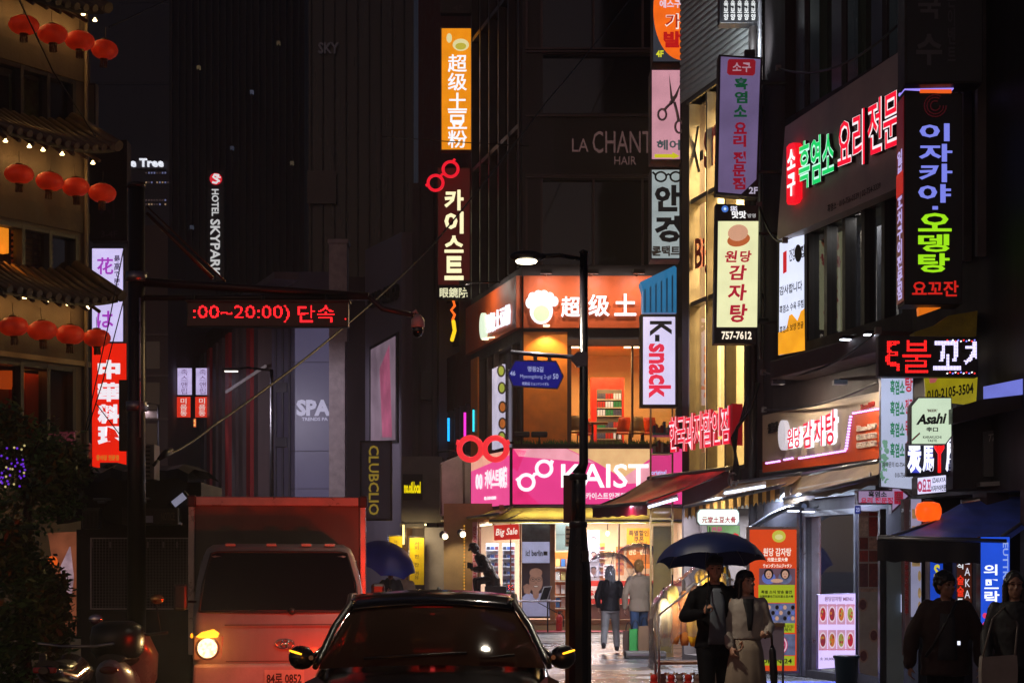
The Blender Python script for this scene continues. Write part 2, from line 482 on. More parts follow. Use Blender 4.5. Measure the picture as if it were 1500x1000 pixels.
# ------------------------------------------------------------------ corner building
t = thing('corner_building', FK.w(2, 0, -4), 'dark corner building with orange second floor and bright pink sign band', 'building')
m_or = D('#e88424', .5, var=.2)
u1 = FK.U(1012)
mb = MB()
zf0, zf1 = FK.uv(800, 480)[1], FK.uv(800, 404)[1]
ho = FK.uv(832, 497); hb = FK.uv(990, 655)
facade(mb, FK, 0, u1, 3.3, 30, [(ho[0], hb[1], hb[0], ho[1]), (FK.U(795), FK.uv(0, 166)[1], FK.U(990), FK.uv(0, 80)[1]), (FK.U(795), FK.uv(0, 388)[1], FK.U(990), FK.uv(0, 262)[1]), (FK.U(795), FK.uv(0, 70)[1], FK.U(990), FK.uv(0, -60)[1])], -.35, 0)
uL = FL.uv(690, 600)[0]; uLL = FL.uv(612, 600)[0]
facade(mb, FL, uL, 0, 3.3, 30, [(FL.U(703), FL.uv(765, 655)[1], FL.U(762), FL.uv(765, 497)[1]), (uL + .25, FL.uv(765, 390)[1], -.25, 26)], -.3, 0)
mb.build('wall', D('#3a3234', .7, var=.4, streak=True), t)
mb = MB()
facade(mb, FL, uLL, uL - .002, 0, 30, [(FL.U(650), FL.uv(690, 505)[1], FL.U(672), FL.uv(690, 420)[1]), (FL.U(650), FL.uv(690, 660)[1], FL.U(688), FL.uv(690, 588)[1])], -.3, -.02)
mb.build('side_wall', D('#5a2418', .8, var=.3, bump=.3), t)
mb = MB()                                              # painted orange pieces of the second floor
mb.pr(FK, 767, 404, 990, 480, .002, .16)
mb.prism(FL, [(uL, zf0), (-.01, zf0), (-.01, zf1), (uL, zf1)], .002, .16)
mb.build('orange_fascia', D('#c04e10', .55, var=.2), t)
mb = MB()
mb.pr(FK, 767, 486, 831, 660, .002, .05)
mb.prism(FL, [(FL.U(692), FL.uv(765, 655)[1]), (FL.U(702), FL.uv(765, 655)[1]), (FL.U(702), FL.uv(765, 490)[1]), (FL.U(692), FL.uv(765, 490)[1])], .002, .05)
mb.each('orange_pillar', m_or, t)
mb = MB(); a = FK.uv(832, 497); b = FK.uv(990, 655)
room(mb, FK, a[0] - .6, b[1] - .02, b[0] + .5, a[1] + .2, -5.5, -.36, (0, 1, 2, 0))
mb.build('upper_room', [D('#d8bc94', .7, var=.08), D('#d8b080', .7, var=.08), D('#6a4a30', .5)], t)
mb = MB()
mb.pr(FK, 832, 497, 990, 506, -.2, .02); mb.pr(FK, 832, 499, 837, 655, -.2, -.02); mb.pr(FK, 925, 507, 928, 640, -.2, -.05)
mb.build('window_frame', D('#5a3a26', .5), t)
MB().quad(FK, [(837, 506), (990, 506), (990, 655), (837, 655)], -.12).build('window_pane', G('#f4f4f0', .35), t)
MB().quad(FL, [(703, 500), (762, 492), (762, 654), (703, 658)], -.15).build('window_pane', DGLASS, t)
mb = MB()
for px in (712, 722, 748): mb.prism(FL, [(FL.U(px), FL.uv(765, 655)[1]), (FL.U(px) + .12, FL.uv(765, 655)[1]), (FL.U(px) + .12, FL.uv(765, 497)[1]), (FL.U(px), FL.uv(765, 497)[1])], -.2, -.02)
mb.each('window_frame', D('#6a5a50', .4, .6), t)
mb = MB()                                              # curtain wall above: panes and mullions
z0, z1 = FL.uv(765, 390)[1], 26
mb.rect(FL, uL + .25, z0, -.25, z1, -.22, -.14)
mb.build('curtain_glazing', D('#0a0a0c', .03, var=.1, scale=.5, spec=1.0), t)
mb = MB(); n_ = 5
for i in range(n_ + 1):
    u = uL + .25 + (-.5 - uL) * i / n_; mb.rect(FL, u - .05, z0, u + .05, z1, -.14, .05)
for zz in (13.2, 17.0, 21.0): mb.rect(FL, uL + .25, zz, -.25, zz + .12, -.14, .03)
mb.build('mullions', D('#4a4648', .4, .5), t)
mb = MB()
for y0, y1 in ((-60, 70), (80, 166), (262, 388)): mb.pr(FK, 795, y0, 990, y1, -.3, -.2)
mb.each('dark_glazing', DGLASS, t)
mb = MB()
for y in (70, 74, 168, 255, 258): mb.pr(FK, 770, y, 1005, y + 2.2, .002, .10)
for px in (770, 792, 868, 940): mb.pr(FK, px, -60, px + 3, 70, .002, .07); mb.pr(FK, px, 262, px + 3, 388, .002, .07)
mb.each('trim', D('#5a4a4c', .5, .3), t)
mb = MB(); mb.pr(FK, 812, 176, 990, 254, .003, .06); mb.build('salon_band', D('#1a1416', .5), t)
mb = MB(); mb.text(FK, 'LA', (838, 203, 862, 222), .065, .03, bold=.0); mb.text(FK, 'CHANTE', (868, 192, 968, 224), .065, .03, bold=.0); mb.text(FK, 'HAIR', (900, 229, 932, 241), .065, .03, bold=0)
mb.build('salon_lettering', E('#5a4240', .75, var=0), t)
# ground floor shop
mb = MB()
g0 = FG.U(700); g1 = FG.U(1000)
zt = FG.uv(0, 762)[1]
facade(mb, FG, FG.U(650), FG.U(1030), 0, 3.4, [(g0, .3, g1, zt)], -.3, 0)
mb.rect(FK, -.6, 3.18, u1, 3.32, -1.3, .1)             # soffit
mb.build('shop_wall', D('#b09060', .7, var=.2), t)
mb = MB(); room(mb, FG, g0 - .3, .25, g1 + .4, 3.3, -6, -.31, (0, 1, 2, 3))
mb.build('shop_room', [D('#d0c4b0', .6, var=.15, scale=1), D('#d0ccc8', .6, var=.1), D('#7a5a48', .3), D('#d8cfc0', .7, var=.05)], t)
mb = MB()
for px, w_ in ((700, 3), (747, 2), (761, 2.5), (806, 7), (838, 2), (906, 2)): mb.pr(FG, px, 764, px + w_, 911, -.22, -.04)
mb.pr(FG, 700, 907, 1000, 913, -.28, .03); mb.pr(FG, 700, 760, 1000, 765, -.28, .02)
mb.build('window_frame', D('#8a6038', .45), t)
MB().quad(FG, [(703, 765), (1000, 765), (1000, 908), (703, 908)], -.1).build('window_pane', G('#f2f6f6', .3), t)
mb = MB()
for px in (740, 800, 870, 930):
    for nn in (-1.5, -3.5): 
        p = FG.P(px, 765, 0); mb.box((p.x, 49.2 - nn, 3.26), (.9, .25, .06))
mb.each('ceiling_light', E('#fff0dc', 9, var=0), t)
lamp('AREA', FG.w(2.0, 3.1, -1.2), 640, '#eef0ff', t, 3.5, FG.w(2.0, 0, -1.2), sy=1.5)
lamp('AREA', FG.w(3.2, 3.1, -3.8), 480, '#ffd0a4', t, 3.5, FG.w(3.2, 0, -4), sy=2)
lamp('AREA', FK.w(2.3, 7.4, -2.2), 420, '#ffc47c', t, 2.5, FK.w(2.3, 0, -2.2), sy=2.5)
mb = MB()
for k in range(2):
    p = FK.w(1.5 + 1.6 * k, 7.72, -2.2); mb.box(p, (.6, .6, .05))
mb.each('ceiling_light', E('#ffd8a0', 6, var=0), t)
for fr_, px, py in ((FK, 800, 398), (FK, 868, 398), (FK, 936, 398), (FL, 733, 398)):
    c = fr_.P(px, py, 1.0) if fr_ is FK else fr_.w(fr_.U(px), FK.uv(0, 395)[1], 1.0)
    mb = MB(); mb.box(c, (.3, .16, .1)); mb.tube([c, c - fr_.n * .98 + Vector((0, 0, .05))], .03); mb.build('fascia_lamp', BLACKM, t)
    lamp('AREA', c - Vector((0, 0, .07)), 24, '#fff0e0', t, .25, c - fr_.n * 1.1 - Vector((0, 0, 1.6)), sy=.1)
for fr_, px in ((FK, 800), (FL, 733)):
    c = fr_.w(fr_.U(px), zf0 - .03, .42); mb = MB(); mb.lathe(c, [(.01, 0), (.09, .005), (.09, .05), (.01, .055)], 12); mb.tube([c + Vector((0, 0, .05)), c + Vector((0, 0, .09)) - fr_.n * .3], .02); mb.build('downlight', E('#ffe0b0', 2.5, var=0), t)
    lamp('SPOT', c - Vector((0, 0, .03)), 110, '#ffd8a0', t, .05, c - fr_.n * .5 - Vector((0, 0, 2.2)), 110)
# side-street windows with neon
mb = MB(); mb.quad(FL, [(650, 512), (672, 506), (672, 420), (650, 432)], -.2); mb.quad(FL, [(650, 660), (688, 660), (688, 588), (650, 600)], -.2)
mb.each('side_window_pane', DGLASS, t)
mb = MB()
for px in (650, 658, 666, 674, 682): mb.rect(FL, FL.U(px), FL.uv(690, 660)[1], FL.U(px) + .15, FL.uv(690, 588)[1], -.15, .02)
mb.build('side_window_frame', D('#5a5860', .4, .5), t)
for x0, y0, y1, c in ((657, 612, 646, '#20b0ff'), (681, 604, 640, '#f030c0'), (694, 600, 632, '#30d8f0')):
    g = thing('neon_tube', FL.P(x0, y1, .05), {657: 'left blue neon tube in the window beside the red glasses', 681: 'magenta neon tube in the window beside the red glasses', 694: 'short cyan neon tube right of the magenta one'}[x0], 'neon tube', 'neon tubes in the side window')
    MB().tube([FL.P(x0, y0, .06), FL.P(x0, y1, .06)], .035).build('tube', E(c, 1.6, var=0), g)
    mb = MB(); mb.tube([FL.P(x0, y0 - 2, .06), FL.P(x0, y0, .06)], .045); mb.tube([FL.P(x0, y1, .06), FL.P(x0, y1 + 2, .06)], .045); mb.build('end_cap', BLACKM, g)
g = thing('neon_sign', FL.P(664, 500, .05), 'yellow and red squiggle of neon under the red glasses shop sign', 'neon sign')
MB().tube([FL.P(x, y, .06) for x, y in ((664, 440), (666, 448), (661, 454), (666, 461), (663, 468))], .04).build('upper_tube', E('#ff6a20', 1.3, var=0), g)
MB().tube([FL.P(664, 470, .06), FL.P(666, 484, .06), FL.P(662, 498, .06)], .06).build('lower_tube', E('#ffd020', 1.2, var=0), g)

# ------------------------------------------------------------------ snack shop building (right side, first)
t = thing('snack_building', FR.w(2.2, 0, -3), 'grey corrugated building with tall lit window behind the snack sign', 'building')
ua, ub = FR.U(999), FR.uv(1118, 300)[0]
wl, wr = FR.U(1010), FR.U(1092)
wt, wb = FR.uv(1010, 153)[1], FR.uv(1010, 692)[1]
gt = FR.uv(1010, 745)[1]
mb = MB()
facade(mb, FR, ua, ub, 0, 24, [(wl, wb, wr, wt), (FR.U(1002), .12, FR.U(1100), gt)], -.3, 0)
mb.rect(FR, ua, 0, ua + .25, 24, -9, -.302)            # flank wall
mb.build('wall', D('#4a403c', .75, var=.3, bump=.3, bscale=30), t)
mb = MB(); z = wt + .12
while z < 22:
    p = [FR.w(ua - .02, z, .0), FR.w(ub, z, .0)]
    vs = []
    for q in p:
        for k in range(5):
            a = math.pi * k / 4; vs.append(q + FR.n * (.035 * math.sin(a) + .003) + Vector((0, 0, .055 - .055 * math.cos(a))))
    mb.add(vs, [(k, k + 1, k + 6, k + 5) for k in range(4)], 0, True); z += .112
mb.build('corrugated_cladding', D('#b4b8b8', .45, .1, var=.25, scale=1.2), t, recalc=False)
mb = MB(); room(mb, FR, wl - .05, wb - .02, wr + .05, wt + .02, -2.6, -.31, (0, 1, 0, 2)); mb.build('upper_room', [D('#dcd4b8', .7, var=.15), D('#d4ccb4', .7, var=.25, scale=1.5), D('#d8d0b8')], t)
mb = MB(); room(mb, FR, FR.U(1002) - .02, .1, FR.U(1100) + .02, gt + .02, -3.5, -.31, (0, 0, 1, 2)); mb.build('lower_room', [D('#b8b4a8', .6, var=.2), D('#5a564e'), D('#c8c8c0')], t)
mb = MB()
for k in range(7):
    u = wl + .3 + k * (wr - wl - .5) / 7; h_ = (1.1, .6, 1.6, .8, 1.3, .5, 1.0)[k]; z_ = wb + (.1 if k % 2 else (wt - wb) * .45)
    mb.rect(FR, u, z_, u + .45, z_ + h_, -1.9 + .12 * k, -1.6 + .12 * k, k % 4)
mb.each('stock_shelf', [D('#a89070', .6), D('#c8b890', .6), D('#8a5a40', .6), D('#b8b4a8', .6)], t)
mb = MB()
for k in range(3): mb.box(FR.w(wl + .7 + k * 1.1, wt - .25, -1.0), (.5, .12, .06))
mb.each('ceiling_light', E('#fff0d0', 6, var=0), t)
mb = MB(); H = [FR.uv(1010, y)[1] for y in (296, 446)]
for z in H: mb.rect(FR, wl, z - .04, wr, z + .04, -.2, -.02)
for k in range(4):
    u = wl + (wr - wl) * k / 3; mb.rect(FR, u - .03, wb, u + .03, wt, -.18, .015)
mb.rect(FR, wl - .06, wb - .06, wr + .06, wb, -.2, .04); mb.rect(FR, wl - .06, wt, wr + .06, wt + .05, -.2, .04)
mb.build('window_frame', D('#6a6458', .4, .5), t)
MB().add([FR.w(wl, wb, -.1), FR.w(wr, wb, -.1), FR.w(wr, wt, -.1), FR.w(wl, wt, -.1)], [(0, 1, 2, 3)]).build('window_pane', G('#f0ece0', .95), t)
mb = MB(); mb.text(FR, 'K-', [(1014, 190), (1030, 181), (1030, 250), (1014, 256)], -.08, 0, bold=.03); mb.build('window_lettering', D('#3a3430', .5), t)
mb = MB(); mb.text(FR, 'sn', [(1031, 192), (1052, 180), (1052, 240), (1031, 249)], -.08, 0, bold=.03); mb.text(FR, 'Big', [(1018, 350), (1042, 342), (1042, 402), (1018, 408)], -.08, 0, bold=.02); mb.each('window_lettering', D('#d83038', .5), t)
for zz, e in ((wt - .3, 380), (wt - 2.6, 220)):
    lamp('AREA', FR.w((wl + wr) / 2, zz, -1.2), e * 2.4, '#ffdca0', t, 1.0, FR.w((wl + wr) / 2, 0, -1.3), sy=.8)
lamp('AREA', FR.w(2.0, gt - .1, -1.5), 450, '#e8f0ff', t, 1.5, FR.w(2.0, 0, -1.5))
# glazed display bay at the corner
FD = FF(952, 34.6)
t2 = thing('display_bay', FD.w(.25, 0, 0), 'tall glazed display bay with brassy posts at the snack shop corner', 'display case')
mb = MB()
for px in (952, 984): mb.pr(FD, px, 592, px + 2.5, 962, -.05, 0)
mb.pr(FD, 954.5, 698, 984, 702, -.05, 0); mb.pr(FD, 954.5, 592, 984, 596, -.05, 0); mb.pr(FD, 954.5, 758, 984, 761, -.05, 0); mb.pr(FD, 954.5, 955, 984, 962, -.05, 0)
mb.build('frame', D('#a8905a', .4, .6), t2)
MB().quad(FD, [(954, 595), (985, 595), (985, 957), (954, 957)], -.03).build('pane', G('#e8f0e8', .45), t2)
mb = MB(); mb.text(FD, 'original', (954, 688, 976, 697), -.02, 0, bold=.02); mb.build('lettering', E('#b8c8ff', 1.0, var=0), t2)
mb = MB(); mb.pr(FD, 956, 634, 984, 637, -.6, -.06); mb.pr(FD, 956, 662, 984, 664, -.6, -.06); mb.each('glass_shelf', D('#58a8a0', .1, var=.1), t2)
mb = MB()
for k in range(14):
    px = 957 + (k % 7) * 3.8; y = 634 if k < 7 else 662; mb.pr(FD, px, y - random.uniform(8, 18), px + 3.2, y, -.4, -.12, random.randrange(4))
mb.each('packet', [D('#a04030'), D('#40506a'), D('#c8a040'), D('#d8d0c8')], t2)
MB().pr(FD, 957, 770, 983, 955, -.72, -.68).build('back_panel', D('#a88848', .5, var=.3), t2)

# ------------------------------------------------------------------ goat restaurant building (right side, second)
t = thing('restaurant_building', FR.w(7, 0, -3), 'dark three storey restaurant building with beige sign band over dim windows', 'building')
uc, ud = FR.uv(1119, 300)[0], FR.uv(1335, 300)[0]
mb = MB()
w2 = (FR.uv(1182, 470)[0], FR.uv(1182, 500)[1], FR.uv(1322, 400)[0], FR.uv(1182, 332)[1])
g2 = (FR.uv(1180, 900)[0], .12, FR.uv(1253, 900)[0], FR.uv(1180, 757)[1])
w3 = (FR.U(1150), FR.uv(1150, 175)[1], FR.U(1322), 22)
facade(mb, FR, uc, ud, 0, 24, [w2, g2, w3], -.3, 0)
mb.build('wall', D('#262022', .7, var=.35, streak=True), t)
mb = MB(); mb.rect(FR, w3[0], w3[1], w3[2], w3[3], -.25, -.2); mb.build('dark_glazing', DGLASS, t)
mb = MB()
for k, cc in enumerate((0, 1, 0, 1, 0, 1)):
    u = w3[0] + (w3[2] - w3[0]) * (k + .2) / 6; mb.rect(FR, u, w3[1], u + .34, w3[3], -.198, -.12 + .05 * cc, cc)
mb.each('facade_fin', [D('#5a6068', .3, .3, scale=1, streak=True), D('#486058', .3, .3, scale=1, streak=True)], t)
mb = MB(); mb.pp(FR, [(1150, 186), (1332, 66), (1332, 268), (1138, 352)], .004, .22); mb.build('sign_band', D('#b0a8a6', .5, var=.25, scale=1.2), t)
mb = MB(); mb.text(FR, '흑염소 · 010-756-0339 | 02-754-3339', [(1212, 300), (1290, 265), (1290, 278), (1212, 314)], .225, 0, bold=.02); mb.build('phone_lettering', D('#1a1416'), t)
mb = MB(); room(mb, FR, w2[0] - .05, w2[1] - .02, w2[2] + .05, w2[3] + .05, -2.5, -.31, (0, 0, 1, 1)); mb.build('upper_room', [D('#9a9a98', .7, var=.4, scale=3), D('#7a7a70')], t)
mb = MB()
for k in range(6):
    u = w2[0] + (w2[2] - w2[0]) * k / 5; mb.rect(FR, u - .05, w2[1], u + .05, w2[3], -.2, -.02)
mb.rect(FR, w2[0], w2[3] - .1, w2[2], w2[3], -.2, -.04)
mb.build('window_frame', BLACKM, t)
MB().add([FR.w(w2[0], w2[1], -.1), FR.w(w2[2], w2[1], -.1), FR.w(w2[2], w2[3], -.1), FR.w(w2[0], w2[3], -.1)], [(0, 1, 2, 3)]).build('window_pane', G('#b4b6b8', .6), t)
mb = MB()
for k in range(9):
    u = w2[0] + .2 + (w2[2] - w2[0] - .4) * k / 8; mb.rect(FR, u, w2[1] + .1, u + .16, w2[3] - .2, -.5 - .1 * (k % 2), -.46 - .1 * (k % 2), k % 2)
mb.each('curtain', [D('#b8b0a0', .8), D('#7a7e88', .8)], t)
lamp('AREA', FR.w((w2[0] + w2[2]) / 2, w2[3] - .1, -1.2), 80, '#f0e8e0', t, 2.2, FR.w((w2[0] + w2[2]) / 2, 0, -1.2), sy=.8)
# canopy slab between first and second floor
mb = MB(); zc = FR.uv(1200, 512, 1.0)[1]; mb.rect(FR, FR.uv(1100, 560, 1.0)[0], zc - .15, ud + .5, zc + .12, .004, .7)
mb.build('canopy_slab', D('#4a3a3a', .6, var=.4, scale=4), t, bevel=.02)
mb = MB(); zr = FR.uv(1200, 590, .2)[1]
mb.rect(FR, FR.uv(1118, 600, .3)[0], zr - .02, ud, zc - .16, .003, .14); mb.build('lower_band', D('#3a3232', .6, var=.3), t)
# ground floor shop window and steel column
mb = MB(); room(mb, FR, g2[0] - .02, g2[1] - .01, g2[2] + .02, g2[3] + .02, -3, -.31, (0, 0, 1, 0)); mb.build('dining_room', [D('#788890', .6, var=.3), D('#4a4e52')], t)
mb = MB(); mb.rect(FR, g2[0] - .06, .02, g2[0], g2[3] + .08, -.25, .03); mb.rect(FR, g2[2], .02, g2[2] + .06, g2[3] + .08, -.25, .03); mb.rect(FR, g2[0], g2[3], g2[2], g2[3] + .08, -.25, .03)
mb.build('window_frame', STEEL, t)
MB().add([FR.w(g2[0], g2[1], -.1), FR.w(g2[2], g2[1], -.1), FR.w(g2[2], g2[3], -.1), FR.w(g2[0], g2[3], -.1)], [(0, 1, 2, 3)]).build('window_pane', G('#c8d8e0', .55), t)
lamp('AREA', FR.w((g2[0] + g2[2]) / 2, g2[3] - .1, -1.4), 120, '#d8e8ff', t, 1.2, FR.w((g2[0] + g2[2]) / 2, 0, -1.4))
mb = MB(); mb.rect(FR, FR.U(1128), .02, FR.U(1176), FR.uv(1150, 735)[1], .004, .10); mb.build('steel_column', D('#8a8c98', .22, .9, var=.3, scale=2, streak=True), t)
mb = MB(); mb.rect(FR, FR.U(1119), FR.uv(1150, 735)[1] + .01, FR.U(1290), FR.uv(1150, 735)[1] + .55, .004, .08); mb.build('shutter_housing', D('#6a7274', .4, .6, var=.25), t)
mb = MB()
cv = [FR.P(1098 + 80 * k / 12, 775 - 34 * math.sin(math.pi * .5 * k / 12), .35) for k in range(13)]
mb.tube(cv, .045); mb.build('duct_arch', D('#5a6068', .35, .8), t)
# downpipes and cables between the two buildings
g = thing('drainpipe', FR.w(uc - .1, 0, .2), 'dark drainpipe running up between the snack shop and the restaurant', 'pipe')
MB().tube([FR.w(uc - .1, .02, .15), FR.w(uc - .1, 23, .15)], .07).build('pipe', D('#2a2626', .4), g)
mb = MB()
for z in (3, 6, 9, 12, 15): mb.rect(FR, uc - .2, z, uc, z + .08, .0, .23)
mb.each('bracket', BLACKM, g)
g = thing('drainpipe', FR.w(uc + .12, 0, .2), 'thinner pale conduit just right of the dark drainpipe', 'pipe')
MB().tube([FR.w(uc + .12, 5, .12), FR.w(uc + .12, 23, .12)], .035).build('pipe', D('#6a6a70', .35, .5), g)
mb = MB()
for z in (5.6, 9.4, 13): mb.rect(FR, uc + .05, z, uc + .19, z + .05, .0, .16)
mb.each('bracket', BLACKM, g)

# ------------------------------------------------------------------ izakaya corner building (right edge)
t = thing('izakaya_building', FR.w(11, 0, -3), 'black building at the right edge behind the tall izakaya sign', 'building')
ue = FR.uv(1560, 300)[0]
mb = MB()
gz = FR.uv(1340, 730)[1]
facade(mb, FR, ud + .004, ue, 0, 24, [(FR.U(1345), .05, FR.U(1500), gz)], -.3, 0)
mb.build('wall', D('#1a1718', .6, var=.4, streak=True), t)
mb = MB(); room(mb, FR, FR.U(1345) - .02, .04, FR.U(1500) + .02, gz + .02, -3, -.31); mb.build('entrance_room', D('#2a2430', .7, var=.3), t)
mb = MB()
for px in (1412, 1420, 1441): mb.rect(FR, FR.U(px), 5.5, FR.U(px) + .07, 23, .003, .12)
mb.each('facade_pipe', D('#5a5456', .5), t)
mb = MB()
for px in (1430, 1500): mb.rect(FR, FR.U(px), .03, FR.U(px) + .35, gz, -.25, .05)
mb.each('pillar', D('#3a3038', .6), t)
# dark low annex with phone number at the right edge
FA = FF(1440, 22.5)
t = thing('annex', FA.w(.5, 0, -.3), 'low dark annex with a sloping roof and faint phone number', 'building')
mb = MB(); mb.pp(FA, [(1395, 598), (1530, 556), (1530, 590), (1395, 620)], -.9, .6); mb.build('roof', D('#2a2024', .5, .3), t)
mb = MB(); mb.pp(FA, [(1396, 622), (1530, 592), (1530, 716), (1396, 716)], -.8, -.1); mb.build('wall', D('#121214', .6), t)
mb = MB(); mb.pp(FA, [(1441, 632), (1530, 618), (1530, 692), (1441, 698)], -.098, -.05); mb.build('sign_board', D('#464a4c', .4, var=.2), t)
mb = MB(); mb.text(FA, '777-4353', [(1448, 636), (1486, 629), (1486, 640), (1448, 647)], -.045, 0, bold=.01); mb.build('phone_lettering', D('#a0a0a0'), t)
mb = MB(); mb.pp(FA, [(1436, 706), (1530, 700), (1530, 708), (1436, 712)], -.098, .1); mb.build('ledge', STEEL, t)
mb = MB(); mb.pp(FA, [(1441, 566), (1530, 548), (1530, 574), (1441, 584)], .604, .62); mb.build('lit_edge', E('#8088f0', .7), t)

# ------------------------------------------------------------------ lantern restaurant (left)
t = thing('lantern_restaurant', FB.w(-1.5, 0, -1), 'cream walled restaurant with three tiled eaves hung with red lanterns', 'building')
uw0 = FB.U(-60); uw1 = 0.0
Zf = [FB.uv(100, y, 1.0)[1] for y in (20, 222, 447)]
mb = MB()
ll = FB.uv(0, 526)[1]; lb = FB.uv(0, 668)[1]; ml = FB.uv(0, 318)[1]; mbm = FB.uv(0, 402)[1]; tl = FB.uv(40, 98)[1]; tb = FB.uv(40, 178)[1]
H = [(FB.U(-50), lb, FB.U(108), ll), (FB.U(-50), mbm + .1, FB.U(112), ml - .05), (FB.U(-50), tb, FB.U(108), tl)]
facade(mb, FB, uw0, uw1, 0, 16, H, -.25, 0)
mb.rect(FB, uw1 - .2, 0, uw1 - .002, 16, -5, -.252)
mb.build('wall', D('#54483a', .75, var=.6, scale=1.4, bump=.35, streak=True), t)
mb = MB()
for h in H: mb.rect(FB, h[0] - .02, h[1] - .02, h[2] + .02, h[3] + .02, -.9, -.85)
mb.each('room_back', D('#5a3018', .6, var=.5, scale=2), t)
mb = MB()
for h in H: mb.add([FB.w(h[0], h[1], -.12), FB.w(h[2], h[1], -.12), FB.w(h[2], h[3], -.12), FB.w(h[0], h[3], -.12)], [(0, 1, 2, 3)])
mb.each('window_pane', G('#c8c0b0', .55), t)
mb = MB(); mb.rect(FB, uw0, ll + .05, uw1, ll + .14, .002, .06); mb.build('ledge', D('#8a7a5c', .7), t)
mb = MB()
for z_ in (ll + .145, ml + .01, tl + .01): mb.rect(FB, uw0, z_, uw1, z_ + .38, .002, .03)
mb.each('concrete_band', D('#4a4236', .85, var=.6, scale=2.5, bump=.5, bscale=14, streak=True), t)
mb = MB(); mb.tube([FB.w(uw1 - .12, .1, .06), FB.w(uw1 - .12, 15, .06)], .035); mb.build('downpipe', D('#6a6050', .5), t)
for h in H:
    mb = MB(); k = 4
    for i in range(k + 1):
        u = h[0] + (h[2] - h[0]) * i / k; mb.rect(FB, u - .035, h[1], u + .035, h[3], -.2, .02)
    for z in (h[1], h[3] - .07): mb.rect(FB, h[0] + .036, z, h[2] - .036, z + .07, -.2, .012)
    mb.build('window_frame', D('#1c1a20', .5), t)
mb = MB()
for i in range(8):
    z = mbm + .2 + i * .1
    mb.rect(FB, FB.U(34), z, FB.U(62), z + .05, -.3, -.25); mb.rect(FB, FB.U(68), z, FB.U(93), z + .05, -.3, -.25)
mb.build('shutter_slats', D('#6a3c1c', .5), t)
mb = MB(); mb.rect(FB, FB.U(42), lb, FB.U(60), ll - .12, -.5, -.45); mb.rect(FB, FB.U(64), lb, FB.U(90), ll - .12, -.5, -.45); mb.each('curtain', D('#8a3014', .8), t)
mb = MB(); mb.rect(FB, FB.U(42), tb + .05, FB.U(92), tl - .05, -.5, -.45); mb.build('reflection_panel', D('#7a8a70', .6, var=.6, scale=6), t)  # green panel painted in for the greenish reflection in the glass
mb = MB(); mb.lathe(FB.P(4, 372, -.3), [(.02, 0), (.1, .02), (.1, .5), (.02, .52)]); mb.build('window_lantern', E('#ff9a28', 1.6, var=.05), t)
mb = MB(); mb.lathe(FB.P(14, 570, -.4), [(.02, 0), (.25, .02), (.25, .3), (.02, .32)]); mb.build('window_lantern', E('#d05018', .7, var=.05), t)
lamp('AREA', FB.w(-1.2, ll - .1, -.5), 5, '#ff8838', t, .8, FB.w(-1.2, 0, -.5))
lamp('POINT', FB.P(4, 372, -.15), 3, '#ff8828', t, .08)
uE = [FB.uv(155, y, 1.0)[0] for y in (40, 232, 450)]
uE = [FB.uv(150, 45, 1.0)[0], FB.uv(165, 235, 1.0)[0], FB.uv(170, 455, 1.0)[0]]
for zf, ue_ in zip(Zf, uE):
    mb = MB(); zb = zf + .62
    P = lambda u, z, n: FB.w(u, z, n)
    # sloped boards, with a slight upturn at the corner
    for a, b in zip([uw0 + (ue_ - uw0) * i / 12 for i in range(12)], [uw0 + (ue_ - uw0) * i / 12 for i in range(1, 13)]):
        la = .18 * max(0, 1 - (ue_ - a) / 1.2) ** 2; lb_ = .18 * max(0, 1 - (ue_ - b) / 1.2) ** 2
        vs = [P(a, zf + la, 1.05), P(b, zf + lb_, 1.05), P(b, zb + lb_, -.02), P(a, zb + la, -.02)]
        vs += [v + Vector((0, 0, .07)) for v in vs]
        mb.add(vs, [(3, 2, 1, 0), (4, 5, 6, 7), (0, 1, 5, 4), (1, 2, 6, 5), (2, 3, 7, 6), (3, 0, 4, 7)])
    rf = mb.build('eave', D('#2c2118', .6, var=.4, scale=8), t)
    mb = MB(); u = uw0 + .1
    while u < ue_:
        l_ = .18 * max(0, 1 - (ue_ - u) / 1.2) ** 2
        mb.tube([P(u, zf + l_ + .09, 1.12), P(u, (zf + zb) / 2 + l_ + .07, .55), P(u, zb + l_ + .09, 0)], [.065, .06, .06], 8); u += .21
    mb.tube([P(ue_, zf + .27, 1.15), P(ue_, zb + .3, .0)], .1)
    mb.build('roof_tiles', D('#4a3c2a', .4, var=.4, scale=6, bump=.3), rf)
    mb = MB(); u = uw0 + .12
    while u < ue_ - .1:
        mb.tube([P(u, zf - .02, .98), P(u, zb - .06, .0)], .035, 6); u += .3
    mb.build('rafters', D('#3a2412', .6), rf)
bl = [[(40, 2), (70, 9), (95, 17), (122, 25), (139, 34)], [(8, 211), (43, 219), (63, 224), (91, 230), (136, 243)], [(4, 433), (36, 440), (68, 446), (100, 450), (128, 455)]]
for row, zf in zip(bl, Zf):
    for px, py in row:
        p = FB.P(px, py, .55)
        mb = MB(); mb.lathe(p + Vector((0, 0, .05)), [(.01, -.022), (.035, -.018), (.04, 0), (.02, .012), (.015, .04)], 10); mb.build('eave_light', E('#ffdc98', 7, var=0), t)
        lamp('POINT', p + FB.n * -.28 + Vector((0, 0, -.06)), 3.6, '#ffc070', t, .03)
